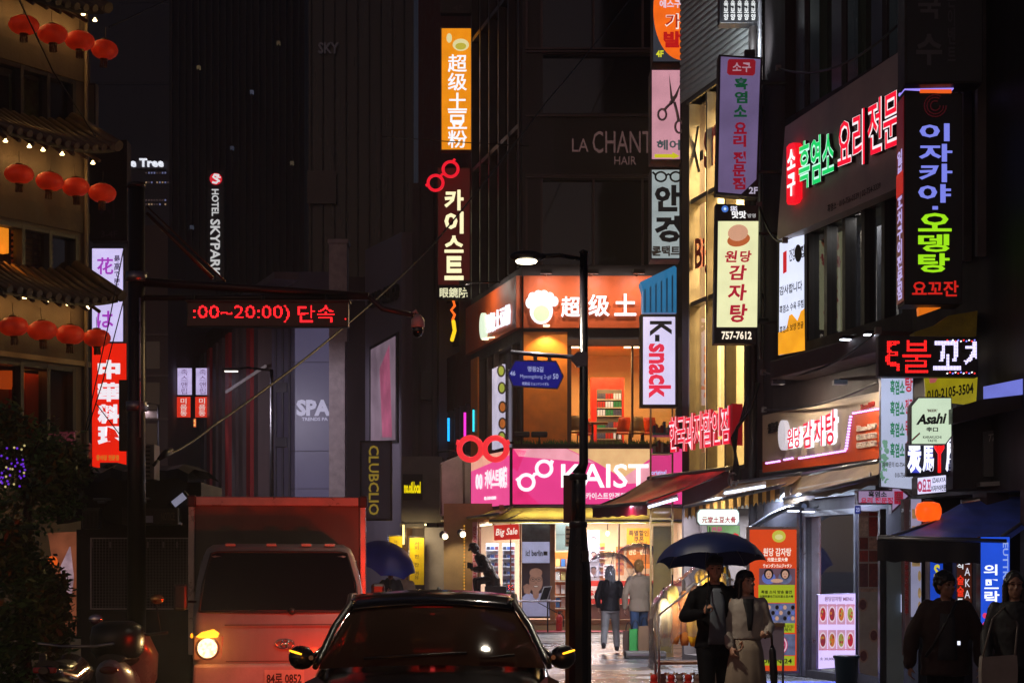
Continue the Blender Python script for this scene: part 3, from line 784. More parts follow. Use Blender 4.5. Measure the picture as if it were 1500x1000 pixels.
# lanterns
def lantern():
    L = thing('red_lantern', (0, 0, 0), 'x', 'lantern', 'red lanterns under the eaves')
    prof = [(.07, -.17), (.16, -.155), (.24, -.10), (.275, -.03), (.275, .03), (.24, .10), (.16, .155), (.07, .17)]
    mb = MB(); k = 32
    rr = []
    for r, h in prof:
        rr.append([Vector((r * (1 + .045 * math.cos(j * math.pi)) * math.cos(2 * math.pi * j / k), r * (1 + .045 * math.cos(j * math.pi)) * math.sin(2 * math.pi * j / k), h)) for j in range(k)])
    mb.loft(rr, 0, True); mb.build('body', LANT, L)
    mb = MB(); mb.lathe((0, 0, .165), [(.085, 0), (.085, .03), (.03, .04)], 12); mb.lathe((0, 0, -.2), [(.06, 0), (.085, .01), (.085, .04)], 12); mb.build('cap', D('#6a4a18', .4, .5), L)
    mb = MB()
    for j in range(10):
        a = j * .628; mb.tube([(.06 * math.cos(a), .06 * math.sin(a), -.2), (.065 * math.cos(a), .065 * math.sin(a), -.33)], .014, 5)
    mb.build('tassel', D('#5a3a14', .8), L)
    mb = MB(); mb.tube([(0, 0, .2), (0, 0, .42)], .006, 5); mb.build('cord', D('#3a2a14'), L)
    return L
LANT = E('#e4300a', .13, base=.85, var=.5, rough=.5, scale=5)
L0 = lantern()
row_n = ('top', 'middle', 'bottom'); ord_n = ('first', 'second', 'third', 'last')
rows = [[(35, 37), (77, 50), (117, 60), (153, 73)], [(28, 255), (73, 266), (111, 274), (150, 283)], [(20, 478), (62, 484), (103, 490), (142, 495)]]
first = True
for r, row in enumerate(rows):
    for i, (px, py) in enumerate(row):
        if first: o = L0; first = False
        else:
            o = L0.copy(); COL.objects.link(o)
            for ch in L0.children:
                c = ch.copy(); COL.objects.link(c); c.parent = o
        o.location = FB.P(px, py, .78); o.rotation_euler = (R(random.uniform(-5, 5)), R(random.uniform(-5, 5)), random.uniform(0, 6))
        s_ = random.uniform(.93, 1.06); o.scale = (s_ * .86, s_ * .86, random.uniform(.84, .96))
        o['label'] = f'red tasselled lantern, {ord_n[i]} from the left under the {row_n[r]} eave'
# blank box sign on the corner of the restaurant
FBs = FF(120, 33.6)
lightbox('sign_box', 'blank grey unlit sign box beside the top floor window', FBs, [(102, 122), (140, 122), (140, 198), (100, 196)], D('#56564c', .5), depth=.25, frame='#2a2622')

# ------------------------------------------------------------------ far street
def block(name, label, px0, px1, py_top, Y, col, cat='building', depth=12, rough=.8, parts=None, left=None):
    fr = FF(px0, Y)
    t = thing(name, fr.w(fr.U(px1) / 2, 0, -depth / 2), label, cat)
    mb = MB(); mb.rect(fr, 0, 0, fr.U(px1), fr.uv(px0, py_top)[1], -depth, 0); mb.build('wall', D(col, rough, var=.35, streak=True, scale=1.0), t)
    return t, fr
t, f = block('hotel_tower', 'tall dark hotel tower with vertical ribs carrying the white hotel lettering', 248, 446, -420, 118, '#141117')
mb = MB()
for k in range(20):
    px = 250 + k * 9.8; mb.pr(f, px, -420, px + 2, 560, .003, .35)
mb.build('facade_ribs', D('#121015', .6, .2), t)
ht = t
fs_ = FF(315, 116.5)
t = thing('hotel_sign', fs_.P(315, 405), 'white vertical hotel lettering with a round red emblem on dark tower', 'sign')
mb = MB(); mb.pr(fs_, 304, 250, 328, 410, -.4, -.02); mb.build('backing', D('#141216', .6), t)
mb = MB(); mb.text(fs_, 'HOTEL', (310, 277, 320, 316), 0, .1, bold=.01, rot=True); mb.text(fs_, 'SKYPARK', (308, 321, 322, 405), 0, .1, bold=.015, rot=True); mb.build('lettering', E('#d8d8d8', .85, var=0), t)
mb = MB(); mb.disc(fs_, 316, 262, 9, 8.5, 0, .1); mb.build('emblem', E('#e02030', .9, var=0), t)
mb = MB()
mb.tube([fs_.P(x, y, .14) for x, y in ((321, 257), (314, 256), (312, 259), (316, 262), (320, 265), (317, 268), (311, 267))], .07, 6); mb.tube([fs_.P(x, y, .14) for x, y in ((323, 260), (317, 259.5), (319, 263), (322, 266))], .05, 6)
mb.build('emblem_stripe', E('#f0f0f0', .9, var=0), t)
for px, y, q in ((288, 96, '#6a5a40'), (366, 132, '#50566a'), (405, 60, '#5a4c38'), (337, 214, '#3c4456'), (425, 236, '#5c5040'), (278, 330, '#464e60')):
    fh = FF(248, 117.6); mb = MB(); mb.pr(fh, px, y, px + 5, y + 5, -.3, .02); mb.build('lit_window', E(q, .45, var=.3), ht)
t, f = block('office_tower', 'very far dark tower with a few lit windows below a white name sign', 176, 262, 236, 170, '#3a363e')
for y in (252, 266, 292, 298, 336, 342, 372, 380, 388):
    for k in range(9):
        px = 213 + k * 4; q = random.choice(('#4a3a3a', '#4a3a3a', '#b09070', '#7a80b0', None))
        if q and px < 246: mb = MB(); mb.pr(f, px, y, px + 2.2, y + 2.4, .002, .05); mb.build('window', E(q, .65, var=.2), t)
block('sky_cover_tower', 'black tower added to cover the sky behind the rooftop name sign', 90, 275, -260, 215, '#1a171d')  # added so the brightened sky stays out of view
mb = MB()
for y in (-120, 0, 120): mb.pr(f, 90, y, 275, y + 4, .002, .3)
mb.each('ledge', D('#1e1a22', .7), t)
t = thing('rooftop_sign', f.P(200, 245, .3), 'white rooftop letters reading Tree on the farthest tower', 'sign')
mb = MB(); mb.text(f, 'ne Tree', (182, 232, 239, 244), .1, .3, bold=.02); mb.build('lettering', E('#f0f4ff', 1.1, var=0), t)
mb = MB(); mb.pr(f, 180, 246, 241, 248, -.2, .3); mb.build('rail', BLACKM, t)
# dark glass tower right of the hotel, higher
t, f = block('glass_tower', 'black glass tower rising behind the red shop sign', 452, 606, -500, 84, '#0e0c0e', rough=.3)
mb = MB()
for k in range(9): mb.pr(f, 455 + k * 17, -500, 456.5 + k * 17, 420, .003, .12)
mb.build('mullions', D('#0d0b0d', .6), t)
mb = MB(); mb.pr(f, 450, 250, 492, 298, .2, .35); mb.build('screen_box', D('#3a3234', .4), t)
mb = MB(); mb.text(f, 'SKY', (466, 62, 496, 78), .2, .1, bold=.02); mb.build('sky_lettering', E('#282226', .7, var=0), t)
# tan and dark walls at the left of the street
t, f = block('side_street_building', 'dim tan wall of a building behind the traffic pole', 186, 246, 330, 74, '#5a4c46')
mb = MB()
for y in (500, 560, 620): mb.pr(f, 214, y, 234, y + 40, .002, .03)
mb.each('window', DGLASS, t)
mb = MB()
for y in (488, 548, 612): mb.pr(f, 208, y, 246, y + 3, .002, .12)
mb.each('ledge', D('#6a5c56'), t)
# red columned front
t = thing('red_columned_building', FS.w(-4, 0, -4), 'far shop front of tall red and grey vertical columns down the street', 'building')
mb = MB(); u0 = FS.uv(296, 600)[0]; zt_ = FS.uv(405, 400)[1]
mb.rect(FS, u0, 0, 0, zt_, -6, 0); mb.build('wall', D('#4a3c42', .7, var=.35, streak=True), t)
mb = MB(); mb2 = MB()
for k in range(11):
    u = u0 + (-u0) * (k + .1) / 11; (mb if k % 3 else mb2).rect(FS, u, 0, u + .9, zt_ - 1.2, .003, .55)
mb.each('grey_column', D('#6a585c', .6, streak=True), t); mb2.each('red_column', D('#c01c20', .5, streak=True), t)
mb = MB(); mb.pp(FS, [(330, 572), (388, 534), (388, 537.5), (330, 576)], .56, .62); mb.build('light_strip', E('#807478', .5, var=.3), t)
mb = MB(); mb.pp(FS, [(296, 470), (402, 398), (402, 408), (296, 478)], .6, 1.4); mb.build('cornice', D('#5a4a50'), t)
fx = FF(330, 84)
lightbox('banner_sign', 'dark red vertical banner with pale round letters far down the street', fx, [(310, 542), (330, 540), (330, 700), (310, 700)], E('#3c0c12', .8), [('SHO', (313, 556, 327, 602), '#8a7068', .6, dict(rot=True, bold=.01))], depth=.2)
for k, (x0, lab) in enumerate(((259, 'left of two far white over red lit signs'), (286, 'right of two far white over red lit signs'))):
    ff_ = FF(x0, 76 + 3 * k)
    lightbox('two_tone_sign', lab + ' at the street end', ff_, (x0, 538, x0 + 23, 579), E('#c8b8e8', .95), [('족스앤립', (x0 + 6, 541, x0 + 16, 577), '#7a5a90', .7, dict(vert=True, bold=.0))], depth=.3, rim=1)
    lightbox('red_sign', ('left' if k == 0 else 'right') + ' small red lit sign hanging below the far white one', ff_, (x0 - 1, 580, x0 + 21, 612), E('#e0321c', .95), [('미음동', (x0 + 5, 583, x0 + 15, 609), '#f0e0d8', .9, dict(vert=True, bold=.01))], depth=.3, rim=1)
ff_ = FF(262, 82)
lightbox('menu_board', 'pale orange lit menu board far down the street', ff_, (255, 622, 273, 655), E('#8a5a4c', .7), [('■■■\n■■■', (258, 632, 270, 650), '#5a2a24', .4)], depth=.3, rim=1)
lightbox('menu_board', 'peach coloured lit panel below the far menu board', ff_, (254, 658, 274, 690), E('#b07060', .8), [('MENU', (257, 668, 271, 672), '#8a4a40', .5)], depth=.3, rim=1)
lightbox('small_sign', 'tiny orange and yellow lit sign under the far red signs', FF(280, 80), (276, 612, 288, 626), E('#f07040', 1.1), [('ㅁㅁ', (278, 615, 286, 623), '#ffe080', 1)], depth=.2, rim=1)
f = FF(298, 90)
t = thing('lit_doorway', f.P(305, 712), 'green and white striped lit doorway far down the street', 'doorway')
mb = MB(); mb.pr(f, 296, 656, 323, 712, -.6, 0); mb.build('frame', D('#3a3a40'), t)
mb = MB()
for k in range(6): mb.pr(f, 298 + k * 3, 660, 299.4 + k * 3, 706, .003, .06, k % 2)
mb.build('lit_strips', [E('#90d8a0', .7, var=.2), E('#a8b050', .6, var=.2)], t)
mb = MB(); mb.pr(f, 317, 654, 322, 710, .003, .1); mb.build('white_post', E('#b0a8a8', .6), t)
# clothes store wall and pillar
f = FF(398, 66)
t = thing('clothes_store', f.w(1, 0, -4), 'far blue grey store wall with large pale lettering beside a white pillar', 'building')
mb = MB(); mb.rect(f, 0, 0, f.U(484), f.uv(0, 398)[1], -8, 0); mb.build('wall', D('#565068', .7, var=.15, scale=.6), t)
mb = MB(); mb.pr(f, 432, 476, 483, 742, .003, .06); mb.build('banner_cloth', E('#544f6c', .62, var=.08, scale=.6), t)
mb = MB(); mb.text(f, 'SPA', (434, 585, 484, 609), .065, .02, bold=.05); mb.text(f, 'TRENDS PA', (442, 611, 480, 616), .065, .02, bold=.02); mb.build('lettering', E('#a8a4c0', .85, var=0), t)
mb = MB()
for y in (530, 592, 660, 715): mb.pr(f, 425, y, 483, y + .8, .061, .07)
mb.build('panel_joint', D('#34303e', .6), t)
mb = MB(); mb.pr(f, 404, 560, 420, 574, .002, .12); mb.pr(f, 404, 640, 420, 654, .002, .12); mb.each('vent', D('#2a2632', .5, .4), t)
mb = MB()
for px in (402, 412, 422): mb.pr(f, px, 400, px + 3, 742, .002, .1)
mb.build('dark_fins', D('#3a3448', .6), t)  # darker upright strips beside the banner cloth
f = FF(482, 62)
t = thing('white_pillar', f.w(.3, 0, -.3), 'stained white pillar rising beside the blue grey store wall', 'pillar')
mb = MB(); mb.pr(f, 482, 352, 508, 500, -.8, 0); mb.rect(f, 0, 0, f.U(505), f.uv(0, 500.2)[1], -.8, 0); mb.build('shaft', D('#a89a9c', .7, var=.35, scale=3.5, bump=.2), t)
mb = MB(); mb.pr(f, 480, 350, 510, 356, -.85, .06); mb.build('capital', D('#9a8c90'), t)
# cosmetics shop front
FC = F(at(590, 57, 0).x, 57, math.atan2(-.96, .28))
t = thing('cosmetics_store', FC.w(-1, 0, -4), 'pale grey cosmetics store with black letters and a pink window poster', 'building')
mb = MB(); mb.pp(FC, [(535, 366), (588, 340), (588, 960), (535, 960)], -6, 0); mb.build('wall', D('#7a7280', .6, var=.25, streak=True), t)
mb = MB(); mb.pp(FC, [(541, 508), (582, 486), (582, 648), (541, 650)], .004, .05); mb.build('window_frame', D('#1c181c'), t)
mb = MB(); mb.pp(FC, [(543, 512), (579, 492), (579, 644), (543, 646)], .052, .06); mb.build('poster', E('#8a7484', .62, var=.4, scale=.9), t)
mb = MB(); mb.pp(FC, [(556, 540), (570, 505), (574, 640), (560, 640)], .062, .068); mb.build('poster_pink', E('#b05878', .62, var=.4, scale=1.2), t)
mb = MB(); mb.text(FC, 'CLUBCLIO', [(538, 432), (580, 412), (580, 438), (538, 452)], .01, .12, bold=.04); mb.build('lettering', D('#141014'), t)
lightbox('banner_sign', 'tall black banner sign with gold vertical cosmetics lettering', FF(527, 52), (527, 645, 574, 762), E('#15131a', .8), [('CLUBCLIO', (540, 652, 555, 754), '#8a7424', .8, dict(rot=True, bold=.02))], depth=.25)
f = FF(606, 56)
t = thing('stone_pier', f.w(.3, 0, -1), 'rough grey stone pier between cosmetics store and red shop', 'pillar')
mb = MB(); mb.pr(f, 604, 268, 640, 960, -4, 0); mb.build('shaft', D('#4c464c', .85, var=.6, scale=2.2, bump=.8, bscale=9, streak=True), t)
mb = MB()
for px in (612, 632): mb.pr(f, px, 268, px + 3, 700, .003, .1)
mb.pr(f, 616, 545, 632, 585, .004, .3)
mb.build('conduit', D('#2a262a', .5), t)
f = FF(588, 55)
t = thing('cafe', f.w(.6, 0, -1), 'small shop front below the stone pier with black board and yellow letters', 'shop')
mb = MB(); mb.pr(f, 588, 668, 648, 765, -2, 0); mb.build('fascia', D('#6a6460', .7, var=.3), t)
mb = MB(); mb.pr(f, 590, 694, 619, 732, .003, .08); mb.build('board', D('#1c1a1c'), t)
mb = MB(); mb.text(f, 'no.oil.local', (592, 705, 616, 722), .085, .03, bold=.04); mb.build('lettering', E('#f0d800', 1.1, var=0), t)
mb = MB(); mb.pr(f, 586, 766, 622, 772, -1, .2); mb.build('canopy', D('#4a4444'), t)
mb = MB(); mb.pr(f, 590, 772, 620, 925, -1.5, -1.3); mb.build('doorway', D('#6a4a30', .6, var=.5), t)
mb = MB(); mb.pr(f, 622, 772, 652, 925, -1.2, 0); mb.build('shutter', D('#8a8690', .5, var=.2), t)
for x0, x1, y0, y1, lab in ((600, 621, 787, 856, 'tall yellow cloth banner standing before the small cafe'), (570, 589, 785, 815, 'short yellow banner partly behind the blue umbrella')):
    tb_ = thing('yellow_banner', f.P((x0 + x1) / 2, 925, .6), lab, 'banner')
    mb = MB(); mb.pr(f, x0, y0, x1, y1, .58, .6); mb.build('cloth', CL('#d8c010', .4), tb_)
    mb = MB(); mb.text(f, '커피 한 잔 여유', (x0 + 7, y0 + 6, x1 - 7, y1 - 8), .604, 0, bold=.02, vert=True); mb.build('lettering', D('#6a5a10'), tb_)
    mb = MB(); mb.tube([f.P(x0 - 1, y0 - 2, .57), f.P(x0 - 1, 924, .57)], .015); mb.tube([f.P(x0 - 1, y0 - 1, .57), f.P(x1, y0 - 1, .57)], .012); mb.build('pole', STEEL, tb_)
tb_ = thing('cafe_tube_lamp', f.P(591, 800, .3), 'glowing warm vertical tube beside the yellow banners', 'lamp')
mb = MB(); mb.tube([f.P(591, 768, .3), f.P(591, 797, .3)], .03); mb.build('tube', E('#ffd890', 2.2, var=0), tb_)
mb = MB(); mb.pr(f, 592.5, 765, 594.5, 800, .2, .32); mb.build('holder', BLACKM, tb_)
lamp('AREA', f.P(606, 775, 1.3), 45, '#ffe0a0', t, .4, f.P(606, 840, .6))
mb = MB(); mb.box(f.P(617, 768, .1), (.3, .1, .05)); mb.build('spot_lamp', E('#ffe0a0', 5, var=0), t)
lamp('POINT', f.P(610, 785, -.5), 10, '#ffd088', t, .1)
for px, yh, Y, lab in ((398, 541, 57, 'grey street lamp with long arm before the far red columns'), (232, 592, 74, 'tiny street lamp under the far red signs')):
    p = at(px, Y, .01); zh = at(0, Y, py=yh).z; L_ = 1.25 if Y < 60 else .6
    t = thing('street_lamp', p, lab, 'street lamp')
    mb = MB(); mb.tube([p, (p.x, Y, zh)], [.09, .05], 10); mb.tube([(p.x, Y, zh - .03), (p.x - L_ * .6, Y, zh + .06), (p.x - L_, Y, zh)], .035); mb.build('shaft', D('#2a262c', .4, .4), t)
    c = Vector((p.x - L_, Y, zh)); mb = MB(); mb.ball(c, (.32, .12, .06)); mb.build('head', D('#4a464c', .4), t)
    mb = MB(); mb.box(c - Vector((0, 0, .06)), (.4, .14, .03)); mb.build('lens', E('#f0e8d8', 2.5, var=0), t)
    lamp('SPOT', c - Vector((0, 0, .1)), 1150 if Y < 60 else 600, '#dcd4e4', t, .1, c + Vector((.5, 2.5, -5)), 165, blend=.3)
# ------------------------------------------------------------------ signs of the corner building
f = FF(669, 54.0)
t = lightbox('potato_noodle_sign', 'tall amber lit sign with five white Chinese characters', f, (645, 40, 693, 221), E('#f09010', 1.0, var=.12),
    [(ch, (656, y, 684, y + 26), '#f2f6ff', 1.15, dict(bold=.012)) for ch, y in zip('超级土豆粉', (80, 107, 136, 163, 191))], depth=.35, frame='#6a5a50', rim=2)
mb = MB(); mb.disc(f, 675, 66, 12, 9, .018, .024); mb.disc(f, 658, 56, 4, 7, .018, .024); mb.build('plain_emblem', E('#e8dca0', .95, var=0), t)
mb = MB(); mb.disc(f, 675, 68, 8, 5, .026, .03); mb.build('plain_emblem', E('#c8b840', .9, var=0), t)
mb = MB()
for y in (45, 215): mb.pr(f, 692, y, 704, y + 3, -.2, -.12)
mb.each('bracket', STEEL, t)
f4 = FF(672, 54)
lightbox('unlit_sign', 'unlit dark floor sign above the amber sign', f4, (645, -60, 693, 19), D('#241e22', .5), [('4F', (664, 8, 678, 16), '#4a4246', 0)], depth=.35, frame='#3a3234')
f = FF(664, 54.2)
t = lightbox('glasses_shop_sign', 'tall dark red sign with glowing cream Korean letters', f, (640, 245, 690, 438), E('#3c0806', .9, var=.1),
    [(ch, (651, y, 679, y2), '#fff4c0', 1.15, dict(bold=.035, depth=.03)) for ch, y, y2 in zip('카이스트', (278, 310, 345, 375), (308, 342, 370, 410))] , depth=.35, frame='#2a1412', rim=2)
mb = MB(); mb.pr(f, 641, 417, 688, 439, .013, .03); mb.build('lower_panel', D('#0c0c0e'), t)
mb = MB(); mb.text(f, '眼鏡院', (644, 421, 685, 436), .035, .0, bold=.02); mb.build('lettering', E('#f0ecc0', .95, var=0), t)
def glasses(name, label, fr, c1, c2, r, px_t, n, col, st):
    t = thing(name, fr.P(c1[0], c1[1] + r, n), label, 'neon sign')
    mb = MB()
    for c in (c1, c2):
        pts = [fr.P(c[0] + r * math.cos(a), c[1] + r * math.sin(a), n) for a in [k * math.pi / 16 for k in range(32)]]
        k_ = 10; rings = []
        ctr = fr.P(*c, n)
        for p in pts:
            d = (p - ctr).normalized(); rings.append([p + (d * math.cos(2 * math.pi * j / k_) * px_t + fr.n * math.sin(2 * math.pi * j / k_) * px_t * 1.2) for j in range(k_)])
        mb.loft(rings, 0, True, closed=True)
    mb.build('rim', E(col, st, var=0), t)
    m = ((c1[0] + c2[0]) / 2, (c1[1] + c2[1]) / 2); dx = c2[0] - c1[0]; dy = c2[1] - c1[1]; L = math.hypot(dx, dy); ux, uy = dx / L, dy / L
    mb = MB(); g = (L - 2 * r) / 2 + 1
    mb.tube([fr.P(m[0] - ux * g, m[1] - uy * g, n), fr.P(m[0] + uy * 3, m[1] - ux * 3, n), fr.P(m[0] + ux * g, m[1] + uy * g, n)], px_t * .8); mb.build('bridge', E(col, st, var=0), t)
    mb = MB()
    for s, c in ((-1, c1), (1, c2)):
        q = (c[0] + s * ux * r + uy * r * .55, c[1] + s * uy * r - ux * r * .55); mb.tube([fr.P(*q, n), fr.P(q[0] + s * ux * r * .28, q[1] + s * uy * r * .28 - 1, n)], px_t * .9)
    mb.build('hinge', E(col, st, var=0), t)
    return t
f = FF(650, 53.8)
glasses('glasses_sign', 'red glowing eyeglasses tilted on top of the dark red sign', f, (638, 268), (660, 248), 11, .045, .0, '#e8182c', 1.1)
f = FF(706, 47.2)
t = glasses('glasses_sign', 'large red lit eyeglasses hung at the corner over the pink sign', f, (689, 657), (726, 657), 16, .075, 0, '#f03038', 1.05)
mb = MB(); mb.tube([f.P(745, 648, -.05), f.P(762, 648, -1)], .03); mb.tube([f.P(640, 662, -.02), f.P(671, 659, -.02)], .02); mb.build('bracket', BLACKM, t)
# orange fascia letters, front and side
f = FK
t = thing('fascia_sign', f.P(880, 470, .16), 'white glowing Chinese letters on the orange front fascia', 'sign')
for ch, x0, x1, y0, y1 in (('超', 822, 850, 434, 464), ('级', 862, 893, 431, 463), ('土', 900, 932, 430, 462)):
    mb = MB(); mb.text(f, ch, (x0, y0, x1, y1), .2, .06, bold=.014); mb.build('lettering', E('#f6f8ff', 1.5, var=0), t)
mb = MB(); mb.disc(f, 793, 455, 17, 19, .18, .3); mb.disc(f, 776, 443, 6, 8, .18, .29); mb.disc(f, 812, 441, 6, 7, .18, .29)
for k in range(4): mb.disc(f, 780 + k * 8.5, 434 - (k in (1, 2)) * 3, 6, 6, .18, .28)
mb.build('plain_emblem', E('#eef2f6', 1.3, var=.05), t)
mb = MB(); mb.disc(f, 793, 459, 12, 12, .302, .31); mb.build('plain_emblem', E('#d8e8b8', 1.1, var=.05), t)
t = thing('fascia_sign', FL.P(725, 480, .16), 'white glowing Chinese letters on the orange side fascia', 'sign')
mb = MB(); mb.text(FL, '超级土豆粉', [(710, 462), (746, 444), (746, 474), (710, 490)], .2, .05, bold=.01); mb.build('lettering', E('#eef2ff', 1.3, var=0), t)
mb = MB(); mb.disc(FL, 706, 478, 4, 20, .2, .3); mb.build('plain_emblem', E('#dcecd0', 1.1, var=0), t)
# food poster lightbox on side
t = thing('food_poster', FL.P(735, 645, .1), 'narrow lit poster of round noodle dishes by the orange pillar', 'poster')
mb = MB(); mb.prism(FL, [(FL.U(727), FL.uv(765, 648)[1]), (FL.U(743), FL.uv(765, 648)[1]), (FL.U(743), FL.uv(765, 523)[1]), (FL.U(727), FL.uv(765, 523)[1])], .05, .12); mb.build('panel', E('#c8c0d8', .9), t)
mb = MB()
for y in (543, 568, 596, 620, 640): mb.disc(FL, 735 + (y % 3 - 1), y, 6, 9, .122, .126, 0); mb.disc(FL, 735 + (y % 3 - 1), y, 3.8, 6.5, .128, .131, 1 + (y // 3) % 2)
mb.each('dish', [E('#403028', .5), E('#c06828', .8), E('#a8b040', .8)], t)
# pink fascia
Fp = F(at(748, 47.4, 0).x, 47.4, 0)
t = thing('pink_fascia_sign', Fp.P(850, 738, 0), 'wide pink lit fascia with white spectacles and latin letters', 'sign')
FpL = F(Fp.o.x, 47.4, math.atan2(-.972, .235))
mb = MB(); mb.pr(Fp, 748, 655, 1006, 740, -1.2, 0); mb.build('cabinet', D('#4a3040'), t)
mb = MB(); mb.pr(Fp, 750, 657, 1004, 738, .003, .012); mb.build('face_panel', E('#ea3c8c', 1.0, var=.06, scale=1.5), t)
mb = MB(); mb.pp(Fp, [(750, 657), (772, 657), (758, 690), (750, 684)], .013, .016, 1); mb.pp(Fp, [(752, 657), (830, 657), (872, 678), (760, 668)], .013, .016, 0); mb.pp(Fp, [(832, 657), (952, 657), (952, 672), (912, 700), (876, 678)], .013, .017, 2); mb.pp(Fp, [(905, 700), (952, 676), (952, 706), (920, 708)], .013, .016, 0); mb.pp(Fp, [(750, 700), (790, 738), (750, 738)], .013, .016, 1)
mb.each('face_pattern', [E('#f0a0b0', 1.0), E('#e82878', 1.0), E('#e8b880', 1.0)], t)
mb = MB(); mb.text(Fp, 'KAIST', (822, 679, 950, 714), .018, .03, bold=.012); mb.build('lettering', E('#ffffff', 1.3, var=0), t)
mb = MB(); mb.text(Fp, '카이스트안경원', (858, 721, 916, 731), .018, .01, bold=.02); mb.build('lettering', E('#f4eef4', 1.1, var=0), t)
mb = MB()
for c in ((771, 706), (797, 686)):
    pts = [Fp.P(c[0] + 11 * math.cos(a), c[1] + 11 * math.sin(a), .03) for a in [k * math.pi / 12 for k in range(24)]]
    ctr = Fp.P(*c, .03); mb.loft([[p + (p - ctr).normalized() * .045 * math.cos(j * 1.047) + Fp.n * .03 * math.sin(j * 1.047) for j in range(6)] for p in pts], 0, True, closed=True)
mb.tube([Fp.P(780, 699, .03), Fp.P(783, 694, .03), Fp.P(788, 693, .03)], .04); mb.tube([Fp.P(760, 704, .03), Fp.P(757, 700, .03)], .045); mb.tube([Fp.P(807, 680, .03), Fp.P(809, 674, .03)], .045)
mb.build('spectacles_logo', E('#f4f0f8', 1.2, var=0), t)
t = thing('pink_side_sign', FpL.P(720, 745, 0), 'small foreshortened pink sign with Korean letters round the corner', 'sign')
mb = MB(); mb.pp(FpL, [(689, 668), (747, 656), (747, 741), (689, 746)], -.02, .05); mb.build('cabinet', D('#4a3040'), t)
mb = MB(); mb.pp(FpL, [(690, 670), (746, 659), (746, 739), (690, 744)], .052, .06); mb.build('face_panel', E('#ee4c94', 1.0, var=.06), t)
mb = MB(); mb.pp(FpL, [(690, 670), (746, 659), (746, 666), (690, 690)], .062, .065); mb.build('face_pattern', E('#f0a890', 1), t)
mb = MB(); mb.text(FpL, '카이스트眼鏡', [(710, 688), (742, 682), (742, 714), (710, 716)], .07, .01, bold=.03); mb.text(FpL, '02-318-0300', [(709, 727), (726, 726), (726, 731), (709, 732)], .07, .01); mb.build('lettering', E('#fff0f4', 1.1, var=0), t)
mb = MB()
for c in (699, 704):
    ctr = FpL.P(c, 705, .08); mb.loft([[ctr + (FpL.u * math.cos(a) + Vector((0, 0, math.sin(a)))) * .13 * (1 + .18 * math.cos(j * 1.57)) * Vector((1, 1, 1)).x + Vector((0, 0, math.sin(a) * .06)) + FpL.n * .02 * math.sin(j * 1.57) for j in range(4)] for a in [k * .5236 for k in range(12)]], 0, True, closed=True)
mb.build('spectacles_logo', E('#fff0f4', 1.1, var=0), t)
# artificial grass edge and second floor furniture
t = thing('planter_strip', Fp.P(870, 654, -.2), 'strip of artificial grass along the ledge above the pink sign', 'planter')
mb = MB(); mb.pr(Fp, 752, 650, 1004, 654, -.5, -.1); mb.build('trough', D('#2a3020', .8), t)
mb = MB()
for i in range(500):
    px = random.uniform(752, 1003); p = Fp.P(px, 650.5, -random.uniform(.1, .45)); h = random.uniform(.06, .16)
    mb.add([p, p + Vector((.03, 0, 0)), p + Vector((random.uniform(-.05, .05), random.uniform(-.04, .04), h))], [(0, 1, 2)])
o = mb.build('grass_blades', D('#4a7028', .7), t)
t = thing('drink_cooler', FK.P(892, 652, -3), 'red drink cooler with rows of cans behind the orange window', 'fridge')
fc = F(FK.P(872, 640, -3).x, 51, 0)
mb = MB(); mb.pr(fc, 866, 553, 914, 652, -.7, 0); mb.build('cabinet', D('#c01c0c', .4), t)
mb = MB(); mb.pr(fc, 874, 570, 911, 650, .003, .02); mb.build('inside', D('#4a4648', .5), t)
mb = MB()
for r, y in enumerate((584, 596, 608, 626, 642)):
    for k in range(9): mb.pr(fc, 875.5 + k * 3.9, y - 8, 878.4 + k * 3.9, y, .021, .08, (k // 3 + r) % 4)
mb.each('can', [E('#505060', .5), E('#c02820', .6), E('#d8d4d0', .7), E('#208048', .6)], t)
mb = MB()
for y in (584.5, 596.5, 608.5, 626.5, 642.5): mb.pr(fc, 874.5, y, 910.5, y + 1, .021, .07)
mb.each('shelf', D('#c0c0c0'), t)
def chair(px, Y, face, col, lab):
    t = thing('cafe_chair', (at(px, Y, 0).x, Y, FK.uv(0, 655)[1]), lab, 'chair', 'chairs behind the orange window')
    z = t.location.z; x = t.location.x
    mb = MB(); mb.box((x, Y, z + .45), (.42, .42, .04)); mb.build('seat', col, t, bevel=.015)
    mb = MB(); mb.loft([[Vector((x + (.21 - .02 * k) * a, Y + face * (.2 + .03 * k + e), z + .47 + .13 * k)) for a, e in ((-1, 0), (0, .04), (1, 0), (1, .03), (0, .07), (-1, .03))] for k in range(4)], 0, True); mb.build('backrest', col, t)
    for sx in (-1, 1):
        for sy in (-1, 1): MB().tube([(x + .18 * sx, Y + .18 * sy, z + .43), (x + .21 * sx, Y + .22 * sy, z)], .015, 6).build('leg', BLACKM, t)
OR_, CR_ = D('#e04a10', .4), D('#d8b070', .5)
for px, Y, fc_, c, lab in ((842, 48.7, -1, CR_, 'cream chair leftmost behind the orange window'), (856, 49.6, -1, OR_, 'orange chair next to the leftmost cream chair'), (914, 49.2, -1, OR_, 'orange chair right of the red drink cooler'), (932, 49.0, -1, CR_, 'cream chair near the right end of the orange window'), (950, 49.3, -1, OR_, 'orange chair at the right end of the orange window')):
    chair(px, Y, fc_, c, lab)
